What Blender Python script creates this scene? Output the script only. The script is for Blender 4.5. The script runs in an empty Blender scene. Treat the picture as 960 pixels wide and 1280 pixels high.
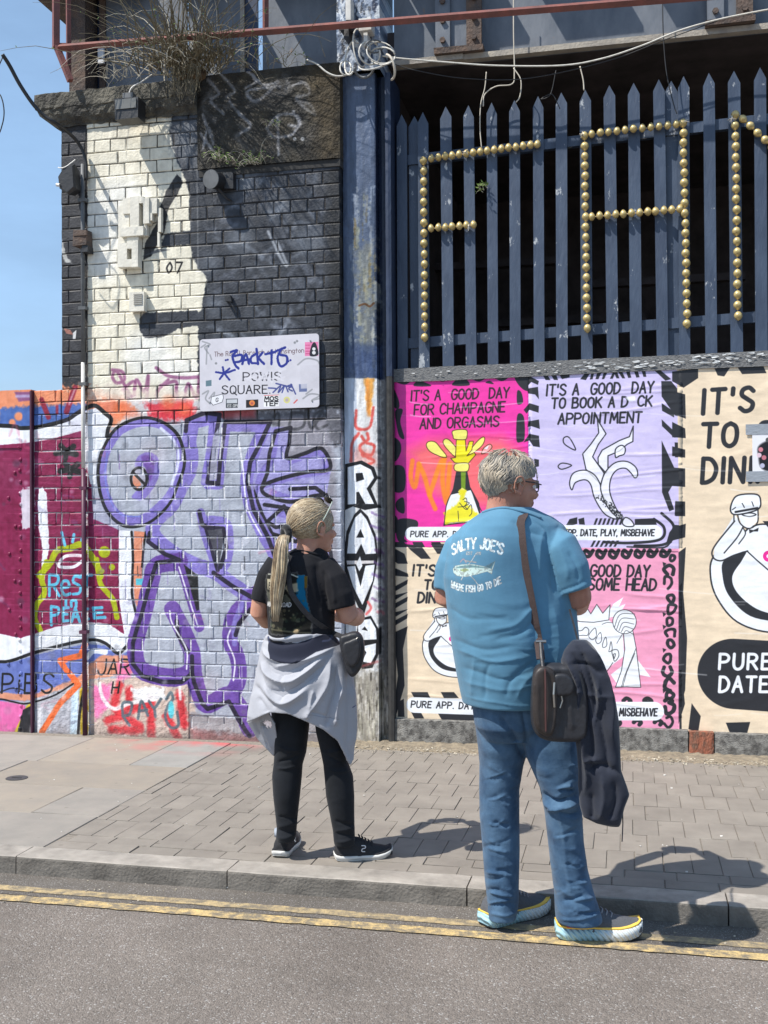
import bpy, bmesh, math, random
import numpy as np
from mathutils import Vector, Matrix
random.seed(7); RNG = np.random.default_rng(7)
R = math.radians
sc = bpy.context.scene
COL = sc.collection
# ------------------------------------------------------------------ camera
FOC = 1350.0                       # focal length in pixels of the 960x1280 picture
CAM = Vector((0.0, -6.90, 1.45))
YAW, PITCH, ROLL = R(12.8), math.atan(15 / 1350), 0.006
_f = Vector((-math.sin(YAW), math.cos(YAW), 0)); _r = Vector((math.cos(YAW), math.sin(YAW), 0)); _u = Vector((0, 0, 1))
_F = (_f * math.cos(PITCH) + _u * math.sin(PITCH)).normalized(); _U = (_u * math.cos(PITCH) - _f * math.sin(PITCH)).normalized()
CR = (_r * math.cos(ROLL) - _U * math.sin(ROLL)).normalized(); CU = (_U * math.cos(ROLL) + _r * math.sin(ROLL)).normalized(); CF = _F
cam = bpy.data.cameras.new('camera'); camo = bpy.data.objects.new('camera', cam); COL.objects.link(camo)
camo.matrix_world = Matrix(((CR.x, CU.x, -CF.x, CAM.x), (CR.y, CU.y, -CF.y, CAM.y), (CR.z, CU.z, -CF.z, CAM.z), (0, 0, 0, 1)))
cam.sensor_fit = 'VERTICAL'; cam.sensor_height = 36; cam.lens = 36 * FOC / 1280; cam.clip_end = 3000; cam.clip_start = 0.05
sc.camera = camo
# ------------------------------------------------------------------ sky, sun, exposure
SUN_EL = R(55); SUND = Vector((0.754 * math.cos(SUN_EL), 0.657 * math.cos(SUN_EL), -math.sin(SUN_EL)))   # the way the light travels
w = bpy.data.worlds.new('World'); sc.world = w; w.use_nodes = True
nt = w.node_tree; nt.nodes.clear()
sky = nt.nodes.new('ShaderNodeTexSky'); sky.sky_type = 'NISHITA'; sky.sun_disc = False
sky.sun_elevation = SUN_EL; sky.sun_rotation = math.atan2(-SUND.x, -SUND.y); sky.air_density = 1.0; sky.dust_density = 0.6; sky.ozone_density = 1.4
bg = nt.nodes.new('ShaderNodeBackground'); bg.inputs[1].default_value = 0.08
tc = nt.nodes.new('ShaderNodeTexCoord'); mp = nt.nodes.new('ShaderNodeMapping'); mp.inputs['Scale'].default_value = (.8, .8, 2.6)
cn = nt.nodes.new('ShaderNodeTexNoise'); cn.inputs['Scale'].default_value = 2.2; cn.inputs['Detail'].default_value = 7; cn.inputs['Roughness'].default_value = 0.6
cr = nt.nodes.new('ShaderNodeValToRGB'); cr.color_ramp.elements[0].position = 0.05; cr.color_ramp.elements[1].position = 0.95
mx = nt.nodes.new('ShaderNodeMixRGB'); mx.inputs[2].default_value = (6.6, 10.6, 16.0, 1)
mf = nt.nodes.new('ShaderNodeMath'); mf.operation = 'MULTIPLY'; mf.inputs[1].default_value = 0.55
out = nt.nodes.new('ShaderNodeOutputWorld')
nt.links.new(tc.outputs['Generated'], mp.inputs[0]); nt.links.new(mp.outputs[0], cn.inputs['Vector']); nt.links.new(cn.outputs['Fac'], cr.inputs[0])
nt.links.new(cr.outputs[0], mf.inputs[0]); nt.links.new(mf.outputs[0], mx.inputs[0]); nt.links.new(sky.outputs[0], mx.inputs[1])
nt.links.new(mx.outputs[0], bg.inputs[0]); nt.links.new(bg.outputs[0], out.inputs[0])
sl = bpy.data.lights.new('sun', 'SUN'); sl.energy = 4.5; sl.angle = R(0.53); sl.color = (1, 0.955, 0.88)
so = bpy.data.objects.new('sun', sl); COL.objects.link(so); so.rotation_euler = SUND.to_track_quat('-Z', 'Y').to_euler()
sc.view_settings.view_transform = 'Standard'; sc.view_settings.look = 'None'; sc.view_settings.exposure = 0.50; sc.view_settings.gamma = 1
# ------------------------------------------------------------------ pixel <-> world
def ray(px, py): return CF + CR * ((px - 480) / FOC) - CU * ((py - 640) / FOC)
def aty(px, py, y=0.0):
    d = ray(px, py); return CAM + d * ((y - CAM.y) / d.y)
def atz(px, py, z=0.0):
    d = ray(px, py); return CAM + d * ((z - CAM.z) / d.z)
def atd(px, py, dep):              # point at a distance along the view axis
    return CAM + ray(px, py) * dep
def proj(p):
    v = Vector(p) - CAM; z = v.dot(CF); return (480 + v.dot(CR) / z * FOC, 640 - v.dot(CU) / z * FOC)
# ------------------------------------------------------------------ objects
def link(o, parent=None):
    COL.objects.link(o)
    if parent is not None: o.parent = parent; o.matrix_parent_inverse = parent.matrix_world.inverted() if parent.type != 'EMPTY' or parent.parent is None else Matrix()
    return o
def tag(o, label=None, cat=None, group=None, kind=None):
    if label: o['label'] = label
    if cat: o['category'] = cat
    if group: o['group'] = group
    if kind: o['kind'] = kind
    return o
def thing(name, label, cat, loc=(0, 0, 0), group=None):
    o = bpy.data.objects.new(name, None); COL.objects.link(o); o.location = loc; o.empty_display_size = 0.1
    o.matrix_world = Matrix.Translation(Vector(loc))
    return tag(o, label, cat, group)
def mesh_obj(name, verts, faces, m, parent=None, smooth=False, mats=None, fm=None):
    me = bpy.data.meshes.new(name); me.from_pydata([tuple(v) for v in verts], [], faces); me.update()
    return from_me(name, me, m, parent, smooth)
def from_me(name, me, m, parent=None, smooth=False):
    if m is not None:
        me.materials.clear()
        for q in (m if isinstance(m, (list, tuple)) else [m]): me.materials.append(q)
    if smooth: me.polygons.foreach_set('use_smooth', [True] * len(me.polygons))
    o = bpy.data.objects.new(name, me); COL.objects.link(o)
    if parent is not None:
        o.parent = parent; o.matrix_parent_inverse = pw(parent).inverted()
    return o
def pw(p):
    if p is None: return Matrix()
    if p.parent is None: return Matrix.Translation(p.location) if p.type == 'EMPTY' else p.matrix_basis.copy()
    return pw(p.parent) @ p.matrix_parent_inverse @ p.matrix_basis
class MB:
    """collects shapes; build() links them as one mesh object"""
    def __init__(s): s.v = []; s.f = []
    def add(s, vs, fs):
        n = len(s.v); s.v += [Vector(v) for v in vs]; s.f += [tuple(i + n for i in f) for f in fs]; return s
    def box(s, x0, x1, y0, y1, z0, z1, jit=0):
        vs = [Vector((x, y, z)) for z in (z0, z1) for y in (y0, y1) for x in (x0, x1)]
        if jit: vs = [v + Vector([random.uniform(-jit, jit) for _ in range(3)]) for v in vs]
        return s.add(vs, [(0, 2, 3, 1), (4, 5, 7, 6), (0, 1, 5, 4), (2, 6, 7, 3), (0, 4, 6, 2), (1, 3, 7, 5)])
    def tube(s, pts, r, n=8, cap=True, flat=None):
        pts = [Vector(p) for p in pts]; N = len(pts); rs = r if isinstance(r, (list, tuple)) else [r] * N
        up = Vector((0, 0, 1)); rings = []; prev = None
        for i, p in enumerate(pts):
            t = (pts[min(i + 1, N - 1)] - pts[max(i - 1, 0)]).normalized()
            if prev is None:
                a = t.cross(up)
                if a.length < 0.1: a = t.cross(Vector((0, 1, 0)))
                a.normalize()
            else:
                a = prev - t * prev.dot(t); a = a.normalized() if a.length > 1e-6 else t.orthogonal().normalized()
            prev = a; b = t.cross(a).normalized()
            rings.append([p + (a * math.cos(k * 2 * math.pi / n) + b * math.sin(k * 2 * math.pi / n)) * rs[i] for k in range(n)])
        vs = [v for rg in rings for v in rg]; fs = []
        for i in range(N - 1):
            for k in range(n): fs.append((i * n + k, i * n + (k + 1) % n, (i + 1) * n + (k + 1) % n, (i + 1) * n + k))
        if cap: fs.append(tuple(range(n))[::-1]); fs.append(tuple((N - 1) * n + k for k in range(n)))
        return s.add(vs, fs)
    def loft(s, rings, cap=True, closed=True):
        n = len(rings[0]); vs = [v for rg in rings for v in rg]; fs = []
        for i in range(len(rings) - 1):
            for k in range(n if closed else n - 1): fs.append((i * n + k, i * n + (k + 1) % n, (i + 1) * n + (k + 1) % n, (i + 1) * n + k))
        if cap: fs.append(tuple(range(n))[::-1]); fs.append(tuple((len(rings) - 1) * n + k for k in range(n)))
        return s.add(vs, fs)
    def ball(s, c, rx, ry=None, rz=None, nu=12, nv=8, M=None):
        ry = ry or rx; rz = rz or rx; c = Vector(c); M = M or Matrix.Identity(3); vs = [c + M @ Vector((0, 0, -rz))]; fs = []
        for j in range(1, nv):
            t = math.pi * j / nv - math.pi / 2
            for k in range(nu):
                a = 2 * math.pi * k / nu; vs.append(c + M @ Vector((rx * math.cos(t) * math.cos(a), ry * math.cos(t) * math.sin(a), rz * math.sin(t))))
        vs.append(c + M @ Vector((0, 0, rz))); top = len(vs) - 1
        for k in range(nu):
            fs.append((0, 1 + (k + 1) % nu, 1 + k)); fs.append((top, 1 + (nv - 2) * nu + k, 1 + (nv - 2) * nu + (k + 1) % nu))
        for j in range(nv - 2):
            for k in range(nu): fs.append((1 + j * nu + k, 1 + j * nu + (k + 1) % nu, 1 + (j + 1) * nu + (k + 1) % nu, 1 + (j + 1) * nu + k))
        return s.add(vs, fs)
    def prism(s, poly, y0, y1):        # poly of (x,z), extruded along y
        n = len(poly); vs = [(x, y0, z) for x, z in poly] + [(x, y1, z) for x, z in poly]
        return s.add(vs, [tuple(range(n))[::-1], tuple(range(n, 2 * n))] + [(k, (k + 1) % n, n + (k + 1) % n, n + k) for k in range(n)])
    def build(s, name, m, parent=None, smooth=False): return mesh_obj(name, s.v, s.f, m, parent, smooth)
def fix_normals(o):
    bm = bmesh.new(); bm.from_mesh(o.data); bmesh.ops.recalc_face_normals(bm, faces=bm.faces); bm.to_mesh(o.data); bm.free(); return o
def bez(pts, n=8):                      # Catmull-Rom through points
    P = [np.array(p, float) for p in pts]; P = [2 * P[0] - P[1]] + P + [2 * P[-1] - P[-2]]; out = []
    for i in range(1, len(P) - 2):
        for k in range(n):
            t = k / n; a, b, c, d = P[i - 1], P[i], P[i + 1], P[i + 2]
            out.append(0.5 * (2 * b + (c - a) * t + (2 * a - 5 * b + 4 * c - d) * t * t + (3 * b - a - 3 * c + d) * t ** 3))
    out.append(P[-2]); return out
def bezc(pts, n=8):                     # the same, closed
    P = [np.array(p, float) for p in pts]; N = len(P); out = []
    for i in range(N):
        a, b, c, d = P[i - 1], P[i], P[(i + 1) % N], P[(i + 2) % N]
        for k in range(n):
            t = k / n; out.append(0.5 * (2 * b + (c - a) * t + (2 * a - 5 * b + 4 * c - d) * t * t + (3 * b - a - 3 * c + d) * t ** 3))
    return out
# ------------------------------------------------------------------ materials
def lin(c): return tuple((x / 12.92 if x <= 0.04045 else ((x + 0.055) / 1.055) ** 2.4) for x in c[:3])
def mat(name, col, rough=0.7, metal=0.0, var=0.15, scale=8, col2=None, bump=0.0, bscale=60, spec=0.5, stretch=(1, 1, 1), thresh=None, coord='Object', sheen=0, trans=0, bdist=0.01):
    m = bpy.data.materials.new(name); m.use_nodes = True; t = m.node_tree; N = t.nodes; L = t.links; b = N['Principled BSDF']
    b.inputs['Roughness'].default_value = rough; b.inputs['Metallic'].default_value = metal; b.inputs['Specular IOR Level'].default_value = spec
    if sheen: b.inputs['Sheen Weight'].default_value = sheen
    if trans: b.inputs['Transmission Weight'].default_value = trans
    tc = N.new('ShaderNodeTexCoord'); mp = N.new('ShaderNodeMapping'); mp.inputs['Scale'].default_value = stretch
    src = tc.outputs['Object']
    if coord == 'World': src = N.new('ShaderNodeNewGeometry').outputs['Position']
    L.new(src, mp.inputs[0])
    n = N.new('ShaderNodeTexNoise'); n.inputs['Scale'].default_value = scale; n.inputs['Detail'].default_value = 8; n.inputs['Roughness'].default_value = 0.62; L.new(mp.outputs[0], n.inputs['Vector'])
    c2 = col2 if col2 else tuple(max(0, x * (1 - var)) for x in col); c1 = col if col2 else tuple(min(1, x * (1 + var)) for x in col)
    rp = N.new('ShaderNodeValToRGB'); e = rp.color_ramp.elements
    lo, hi = thresh if thresh else (0.3, 0.7)
    e[0].position = lo; e[1].position = hi; e[0].color = (*c2[:3], 1); e[1].color = (*c1[:3], 1)
    L.new(n.outputs['Fac'], rp.inputs[0]); L.new(rp.outputs[0], b.inputs['Base Color'])
    if bump:
        n2 = N.new('ShaderNodeTexNoise'); n2.inputs['Scale'].default_value = bscale; n2.inputs['Detail'].default_value = 6; L.new(mp.outputs[0], n2.inputs['Vector'])
        bp = N.new('ShaderNodeBump'); bp.inputs['Strength'].default_value = bump; bp.inputs['Distance'].default_value = bdist; L.new(n2.outputs['Fac'], bp.inputs['Height']); L.new(bp.outputs[0], b.inputs['Normal'])
    return m
# ------------------------------------------------------------------ a small painter: paint laid on a surface in the XZ plane
_N = {}
def vnoise(h, w, s, seed=0, octs=4):
    rng = np.random.default_rng(seed); acc = np.zeros((h, w), np.float32); amp = 1; tot = 0
    sx, sy = (s if isinstance(s, tuple) else (s, s))
    for o in range(octs):
        gx = max(2, int(w / max(1, sx)) + 2); gy = max(2, int(h / max(1, sy)) + 2); g = rng.random((gy, gx)).astype(np.float32)
        x = np.linspace(0, gx - 1.001, w); y = np.linspace(0, gy - 1.001, h); xi = x.astype(int); yi = y.astype(int)
        fx = (x - xi).astype(np.float32); fy = (y - yi).astype(np.float32); fx = fx * fx * (3 - 2 * fx); fy = (fy * fy * (3 - 2 * fy))[:, None]
        a = g[yi][:, xi]; b = g[yi][:, xi + 1]; c = g[yi + 1][:, xi]; d = g[yi + 1][:, xi + 1]
        acc += amp * ((a * (1 - fx) + b * fx) * (1 - fy) + (c * (1 - fx) + d * fx) * fy); tot += amp; amp *= 0.55; sx = sx / 2; sy = sy / 2
    return acc / tot
class Paint:
    def __init__(s, x0, x1, z0, z1, ppm, base=(0.5, 0.5, 0.5), tf=None):
        s.x0, s.x1, s.z0, s.z1, s.ppm = x0, x1, z0, z1, ppm; s.w = int((x1 - x0) * ppm); s.h = int((z1 - z0) * ppm)
        s.a = np.empty((s.h, s.w, 3), np.float32); s.a[:] = base; s.tf = tf; s.o = (0, 0, 1); s.wob = vnoise(s.h, s.w, 9, 3, 3) - 0.5
        s.mask = None
    def T(s, ox=0, oy=0, sc=1): s.o = (ox, oy, sc); return s
    def m(s, p):                       # crop coordinates -> texture pixels (row 0 = bottom)
        x, y = p[0] / s.o[2] + s.o[0], p[1] / s.o[2] + s.o[1]
        if s.tf: q = s.tf(x, y); return ((q[0] - s.x0) * s.ppm, (q[1] - s.z0) * s.ppm)
        return (x * s.ppm, s.h - y * s.ppm)
    def k(s):                          # texture pixels per crop unit
        a = s.m((0, 0)); b = s.m((10, 0)); return math.hypot(a[0] - b[0], a[1] - b[1]) / 10
    def _blend(s, x0, x1, y0, y1, cov, col, op):
        if s.mask is not None: cov = cov * s.mask[y0:y1, x0:x1]
        c = (cov * op)[..., None]; v = s.a[y0:y1, x0:x1]; v += (np.array(col, np.float32) - v) * c
    def _box(s, P, pad):
        xs = [p[0] for p in P]; ys = [p[1] for p in P]
        x0 = max(0, int(min(xs) - pad)); x1 = min(s.w, int(max(xs) + pad) + 1); y0 = max(0, int(min(ys) - pad)); y1 = min(s.h, int(max(ys) + pad) + 1)
        return x0, x1, y0, y1
    def _d(s, P, pad, bx):
        x0, x1, y0, y1 = bx; D = np.full((y1 - y0, x1 - x0), 1e6, np.float32)
        if len(P) == 1: P = P * 2
        for a, b in zip(P[:-1], P[1:]):
            u0, u1, v0, v1 = s._box([a, b], pad); u0 = max(u0, x0); v0 = max(v0, y0); u1 = min(u1, x1); v1 = min(v1, y1)
            if u1 <= u0 or v1 <= v0: continue
            X = np.arange(u0, u1, dtype=np.float32)[None] + 0.5 - a[0]; Y = np.arange(v0, v1, dtype=np.float32)[:, None] + 0.5 - a[1]
            dx, dy = b[0] - a[0], b[1] - a[1]; L = dx * dx + dy * dy + 1e-9; t = np.clip((X * dx + Y * dy) / L, 0, 1)
            d = np.hypot(X - t * dx, Y - t * dy); sl = D[v0 - y0:v1 - y0, u0 - x0:u1 - x0]; np.minimum(sl, d, out=sl)
        return D
    def stroke(s, pts, w, col, op=1, soft=0.0, curve=True, closed=False, wob=0.0, n=6):
        if len(pts) > 2 and curve: pts = bezc(pts, n) + [np.array(pts[0], float)] if closed else bez(pts, n)
        elif closed: pts = list(pts) + [pts[0]]
        P = [s.m(p) for p in pts]; k = s.k(); r = w * k / 2; e = max(0.7, soft * k); pad = r + e + 2 + wob * k
        bx = s._box(P, pad); x0, x1, y0, y1 = bx
        if x1 <= x0 or y1 <= y0: return s
        D = s._d(P, pad, bx)
        if wob: D = D + s.wob[y0:y1, x0:x1] * wob * k * 2
        s._blend(x0, x1, y0, y1, np.clip(0.5 + (r - D) / (e * 2), 0, 1), col, op); return s
    def fill(s, pts, col, op=1, soft=0.0, curve=False, wob=0.0, n=6):
        if curve: pts = bezc(pts, n)
        P = [s.m(p) for p in pts]; k = s.k(); e = max(0.7, soft * k); pad = e + 3 + wob * k
        bx = s._box(P, pad); x0, x1, y0, y1 = bx
        if x1 <= x0 or y1 <= y0: return s
        Y = np.arange(y0, y1, dtype=np.float32)[:, None] + 0.5; X = np.arange(x0, x1, dtype=np.float32)[None] + 0.5
        ins = np.zeros((y1 - y0, x1 - x0), bool)
        for (ax, ay), (bx_, by) in zip(P, P[1:] + P[:1]):
            if abs(ay - by) < 1e-9: continue
            c = (Y > min(ay, by)) & (Y <= max(ay, by)); xi = ax + (Y - ay) * (bx_ - ax) / (by - ay); ins ^= c & (X < xi)
        D = s._d(P + [P[0]], pad, bx); D = np.where(ins, -D, D)
        if wob: D = D + s.wob[y0:y1, x0:x1] * wob * k * 2
        s._blend(x0, x1, y0, y1, np.clip(0.5 - D / (e * 2), 0, 1), col, op); return s
    def dot(s, c, r, col, op=1, soft=0, ry=None):
        ry = ry or r; return s.fill([(c[0] + r * math.cos(a * math.pi / 6), c[1] + ry * math.sin(a * math.pi / 6)) for a in range(12)], col, op, soft, curve=True, n=3)
    def text(s, txt, x, y, h, col, w=None, slope=0.0, slant=0.12, gap=0.22, op=1, wid=0.6, arc=None, soft=0, jit=0.0, to=None):
        w = w or h * 0.14
        if to is not None:               # fit the width
            tot = sum(ADV.get(c, 1) * wid + gap for c in txt) - gap; kx = (to - x) / (tot * h)
        else: kx = 1
        cx = x; i = 0
        for ch in txt:
            adv = ADV.get(ch, 1) * wid
            for g in GL.get(ch, []):
                cur = g[0] == 'c'; pts = []
                for gx, gy in g[1]:
                    X = cx + (gx * adv + gy * slant) * h * kx; Y = y + (X - x) * slope - gy * h
                    if arc: t = (X - arc[0]); Y += arc[1] * t * t
                    pts.append((X, Y))
                s.stroke(pts, w, col, op, soft, curve=cur, n=4)
            cx += (adv + gap) * h * kx
            if jit: y += random.uniform(-jit, jit) * h
        return s
    def speck(s, amt=0.06, seed=1, sz=3): n = vnoise(s.h, s.w, sz, seed, 2) - 0.5; s.a *= (1 + n[..., None] * 2 * amt); return s
    def image(s, name):
        im = bpy.data.images.new(name, s.w, s.h, alpha=False); b = np.ones((s.h, s.w, 4), np.float32); b[..., :3] = np.clip(s.a, 0, 1)
        im.pixels.foreach_set(b.ravel()); im.update(); im.pack(); return im
ADV = {'I': 0.15, "'": 0.15, '.': 0.12, ',': 0.15, ' ': 0.55, 'M': 1.25, 'W': 1.35, 'J': 0.8, 'E': 0.85, 'L': 0.8, 'F': 0.85, 'i': 0.15, '1': 0.4, '-': 0.6}
GL = {
 'A': [('l', [(0, 0), (0.5, 1), (1, 0)]), ('l', [(0.2, 0.36), (0.8, 0.36)])],
 'B': [('l', [(0, 0), (0, 1)]), ('c', [(0, 1), (0.7, 0.96), (0.8, 0.75), (0.6, 0.55), (0, 0.53)]), ('c', [(0, 0.53), (0.75, 0.5), (1, 0.27), (0.75, 0.03), (0, 0)])],
 'C': [('c', [(1, 0.82), (0.7, 1), (0.25, 0.93), (0, 0.55), (0.15, 0.12), (0.6, 0), (1, 0.15)])],
 'D': [('l', [(0, 0), (0, 1)]), ('c', [(0, 1), (0.6, 0.95), (1, 0.6), (0.85, 0.2), (0.4, 0.02), (0, 0)])],
 'E': [('l', [(1, 1), (0, 1), (0, 0), (1, 0)]), ('l', [(0, 0.52), (0.8, 0.52)])],
 'F': [('l', [(1, 1), (0, 1), (0, 0)]), ('l', [(0, 0.52), (0.8, 0.52)])],
 'G': [('c', [(1, 0.85), (0.65, 1), (0.2, 0.92), (0, 0.5), (0.2, 0.08), (0.65, 0), (1, 0.2)]), ('l', [(1, 0.2), (1, 0.48), (0.6, 0.48)])],
 'H': [('l', [(0, 0), (0, 1)]), ('l', [(1, 0), (1, 1)]), ('l', [(0, 0.5), (1, 0.5)])],
 'I': [('l', [(0.5, 0), (0.5, 1)])], 'i': [('l', [(0.5, 0), (0.5, 0.65)]), ('l', [(0.5, 0.9), (0.5, 0.92)])],
 'J': [('c', [(1, 1), (1, 0.3), (0.7, 0), (0.25, 0.02), (0, 0.25)])],
 'K': [('l', [(0, 0), (0, 1)]), ('l', [(0.95, 1), (0, 0.42)]), ('l', [(0.3, 0.6), (1, 0)])],
 'L': [('l', [(0, 1), (0, 0), (1, 0)])],
 'M': [('l', [(0, 0), (0.12, 1), (0.5, 0.3), (0.88, 1), (1, 0)])],
 'N': [('l', [(0, 0), (0, 1), (1, 0), (1, 1)])],
 'O': [('c', [(0.5, 1), (0.12, 0.85), (0, 0.5), (0.12, 0.15), (0.5, 0), (0.88, 0.15), (1, 0.5), (0.88, 0.85), (0.5, 1)])],
 'P': [('l', [(0, 0), (0, 1)]), ('c', [(0, 1), (0.7, 0.97), (1, 0.75), (0.75, 0.5), (0, 0.45)])],
 'Q': [('c', [(0.5, 1), (0.12, 0.85), (0, 0.5), (0.12, 0.15), (0.5, 0), (0.88, 0.15), (1, 0.5), (0.88, 0.85), (0.5, 1)]), ('l', [(0.6, 0.2), (1.1, -0.15)])],
 'R': [('l', [(0, 0), (0, 1)]), ('c', [(0, 1), (0.7, 0.97), (0.95, 0.76), (0.7, 0.53), (0, 0.48)]), ('l', [(0.4, 0.5), (1, 0)])],
 'S': [('c', [(0.95, 0.85), (0.6, 1), (0.15, 0.92), (0.08, 0.7), (0.5, 0.52), (0.95, 0.33), (0.85, 0.08), (0.4, 0), (0, 0.15)])],
 'T': [('l', [(0, 1), (1, 1)]), ('l', [(0.5, 0), (0.5, 1)])],
 'U': [('c', [(0, 1), (0, 0.3), (0.25, 0.02), (0.7, 0.02), (1, 0.3), (1, 1)])],
 'V': [('l', [(0, 1), (0.5, 0), (1, 1)])], 'W': [('l', [(0, 1), (0.25, 0), (0.5, 0.75), (0.75, 0), (1, 1)])],
 'X': [('l', [(0, 0), (1, 1)]), ('l', [(0, 1), (1, 0)])], 'Y': [('l', [(0, 1), (0.5, 0.5), (1, 1)]), ('l', [(0.5, 0.5), (0.5, 0)])],
 'Z': [('l', [(0, 1), (1, 1), (0, 0), (1, 0)])], "'": [('l', [(0.5, 1), (0.4, 0.75)])], '.': [('l', [(0.5, 0.0), (0.5, 0.02)])], ',': [('l', [(0.5, 0.05), (0.2, -0.15)])],
 '0': [('c', [(0.5, 1), (0.05, 0.5), (0.5, 0), (0.95, 0.5), (0.5, 1)])], '1': [('l', [(0, 0.8), (1, 1), (1, 0)])], '-': [('l', [(0, 0.5), (1, 0.5)])],
 '7': [('l', [(0, 1), (1, 1), (0.4, 0)])],
}
def img_mat(name, im, P, rough=0.6, bump=0.25, bscale=90, dirt=0.12, planar='world', spec=0.4, lift=0.0, low_white=None, bdist=0.004, dscale=6, high_dark=None):
    """paint image laid on a surface by its x,z position"""
    m = bpy.data.materials.new(name); m.use_nodes = True; t = m.node_tree; N = t.nodes; L = t.links; b = N['Principled BSDF']
    b.inputs['Roughness'].default_value = rough; b.inputs['Specular IOR Level'].default_value = spec
    if planar == 'world': src = N.new('ShaderNodeNewGeometry').outputs['Position']
    else: src = N.new('ShaderNodeTexCoord').outputs['UV']
    if planar == 'world':
        sp = N.new('ShaderNodeSeparateXYZ'); L.new(src, sp.inputs[0]); cb = N.new('ShaderNodeCombineXYZ')
        for i, (o_, a0, a1) in enumerate(((0, P.x0, P.x1), (2, P.z0, P.z1))):
            mr = N.new('ShaderNodeMapRange'); mr.clamp = False; mr.inputs[1].default_value = a0; mr.inputs[2].default_value = a1; L.new(sp.outputs[o_], mr.inputs[0]); L.new(mr.outputs[0], cb.inputs[i])
        vec = cb.outputs[0]
    else: vec = src
    it = N.new('ShaderNodeTexImage'); it.image = im; it.extension = 'EXTEND'; it.interpolation = 'Cubic'; L.new(vec, it.inputs[0])
    g = N.new('ShaderNodeNewGeometry').outputs['Position']
    n = N.new('ShaderNodeTexNoise'); n.inputs['Scale'].default_value = dscale; n.inputs['Detail'].default_value = 9; n.inputs['Roughness'].default_value = 0.7; L.new(g, n.inputs['Vector'])
    mr = N.new('ShaderNodeMapRange'); mr.inputs[1].default_value = 0.3; mr.inputs[2].default_value = 0.7; mr.inputs[3].default_value = 1 - dirt; mr.inputs[4].default_value = 1 + dirt * 0.4; L.new(n.outputs['Fac'], mr.inputs[0])
    mu = N.new('ShaderNodeMixRGB'); mu.blend_type = 'MULTIPLY'; mu.inputs[0].default_value = 1; L.new(it.outputs[0], mu.inputs[1]); L.new(mr.outputs[0], mu.inputs[2])
    last = mu.outputs[0]
    if low_white:                        # joints in the painted zone took flakes of white
        n3 = N.new('ShaderNodeTexNoise'); n3.inputs['Scale'].default_value = 14; n3.inputs['Detail'].default_value = 4; L.new(g, n3.inputs['Vector'])
        r3 = N.new('ShaderNodeValToRGB'); r3.color_ramp.elements[0].position = 0.36; r3.color_ramp.elements[1].position = 0.5; L.new(n3.outputs['Fac'], r3.inputs[0])
        sp3 = N.new('ShaderNodeSeparateXYZ'); L.new(g, sp3.inputs[0]); m3 = N.new('ShaderNodeMapRange'); m3.inputs[1].default_value = low_white[0]; m3.inputs[2].default_value = low_white[1]; m3.inputs[3].default_value = 0.85; m3.inputs[4].default_value = 0; L.new(sp3.outputs[2], m3.inputs[0])
        mm = N.new('ShaderNodeMath'); mm.operation = 'MULTIPLY'; L.new(r3.outputs[0], mm.inputs[0]); L.new(m3.outputs[0], mm.inputs[1])
        mw = N.new('ShaderNodeMixRGB'); mw.inputs[2].default_value = (0.72, 0.72, 0.75, 1); L.new(mm.outputs[0], mw.inputs[0]); L.new(last, mw.inputs[1]); last = mw.outputs[0]
    if high_dark:                        # joints above the painted zone stay dark
        n4 = N.new('ShaderNodeTexNoise'); n4.inputs['Scale'].default_value = 9; n4.inputs['Detail'].default_value = 4; L.new(g, n4.inputs['Vector'])
        r4 = N.new('ShaderNodeValToRGB'); r4.color_ramp.elements[0].position = .34; r4.color_ramp.elements[1].position = .5; L.new(n4.outputs['Fac'], r4.inputs[0])
        s4 = N.new('ShaderNodeSeparateXYZ'); L.new(g, s4.inputs[0]); m4 = N.new('ShaderNodeMapRange'); m4.inputs[1].default_value = high_dark[0]; m4.inputs[2].default_value = high_dark[1]; m4.inputs[3].default_value = .08; m4.inputs[4].default_value = .93; L.new(s4.outputs[2], m4.inputs[0])
        mm4 = N.new('ShaderNodeMath'); mm4.operation = 'MULTIPLY'; L.new(r4.outputs[0], mm4.inputs[0]); L.new(m4.outputs[0], mm4.inputs[1])
        mw4 = N.new('ShaderNodeMixRGB'); mw4.inputs[2].default_value = (.045, .04, .036, 1); L.new(mm4.outputs[0], mw4.inputs[0]); L.new(last, mw4.inputs[1]); last = mw4.outputs[0]
    L.new(last, b.inputs['Base Color'])
    n2 = N.new('ShaderNodeTexNoise'); n2.inputs['Scale'].default_value = bscale; n2.inputs['Detail'].default_value = 7; L.new(g, n2.inputs['Vector'])
    bp = N.new('ShaderNodeBump'); bp.inputs['Strength'].default_value = bump; bp.inputs['Distance'].default_value = bdist; L.new(n2.outputs['Fac'], bp.inputs['Height']); L.new(bp.outputs[0], b.inputs['Normal'])
    return m
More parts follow.
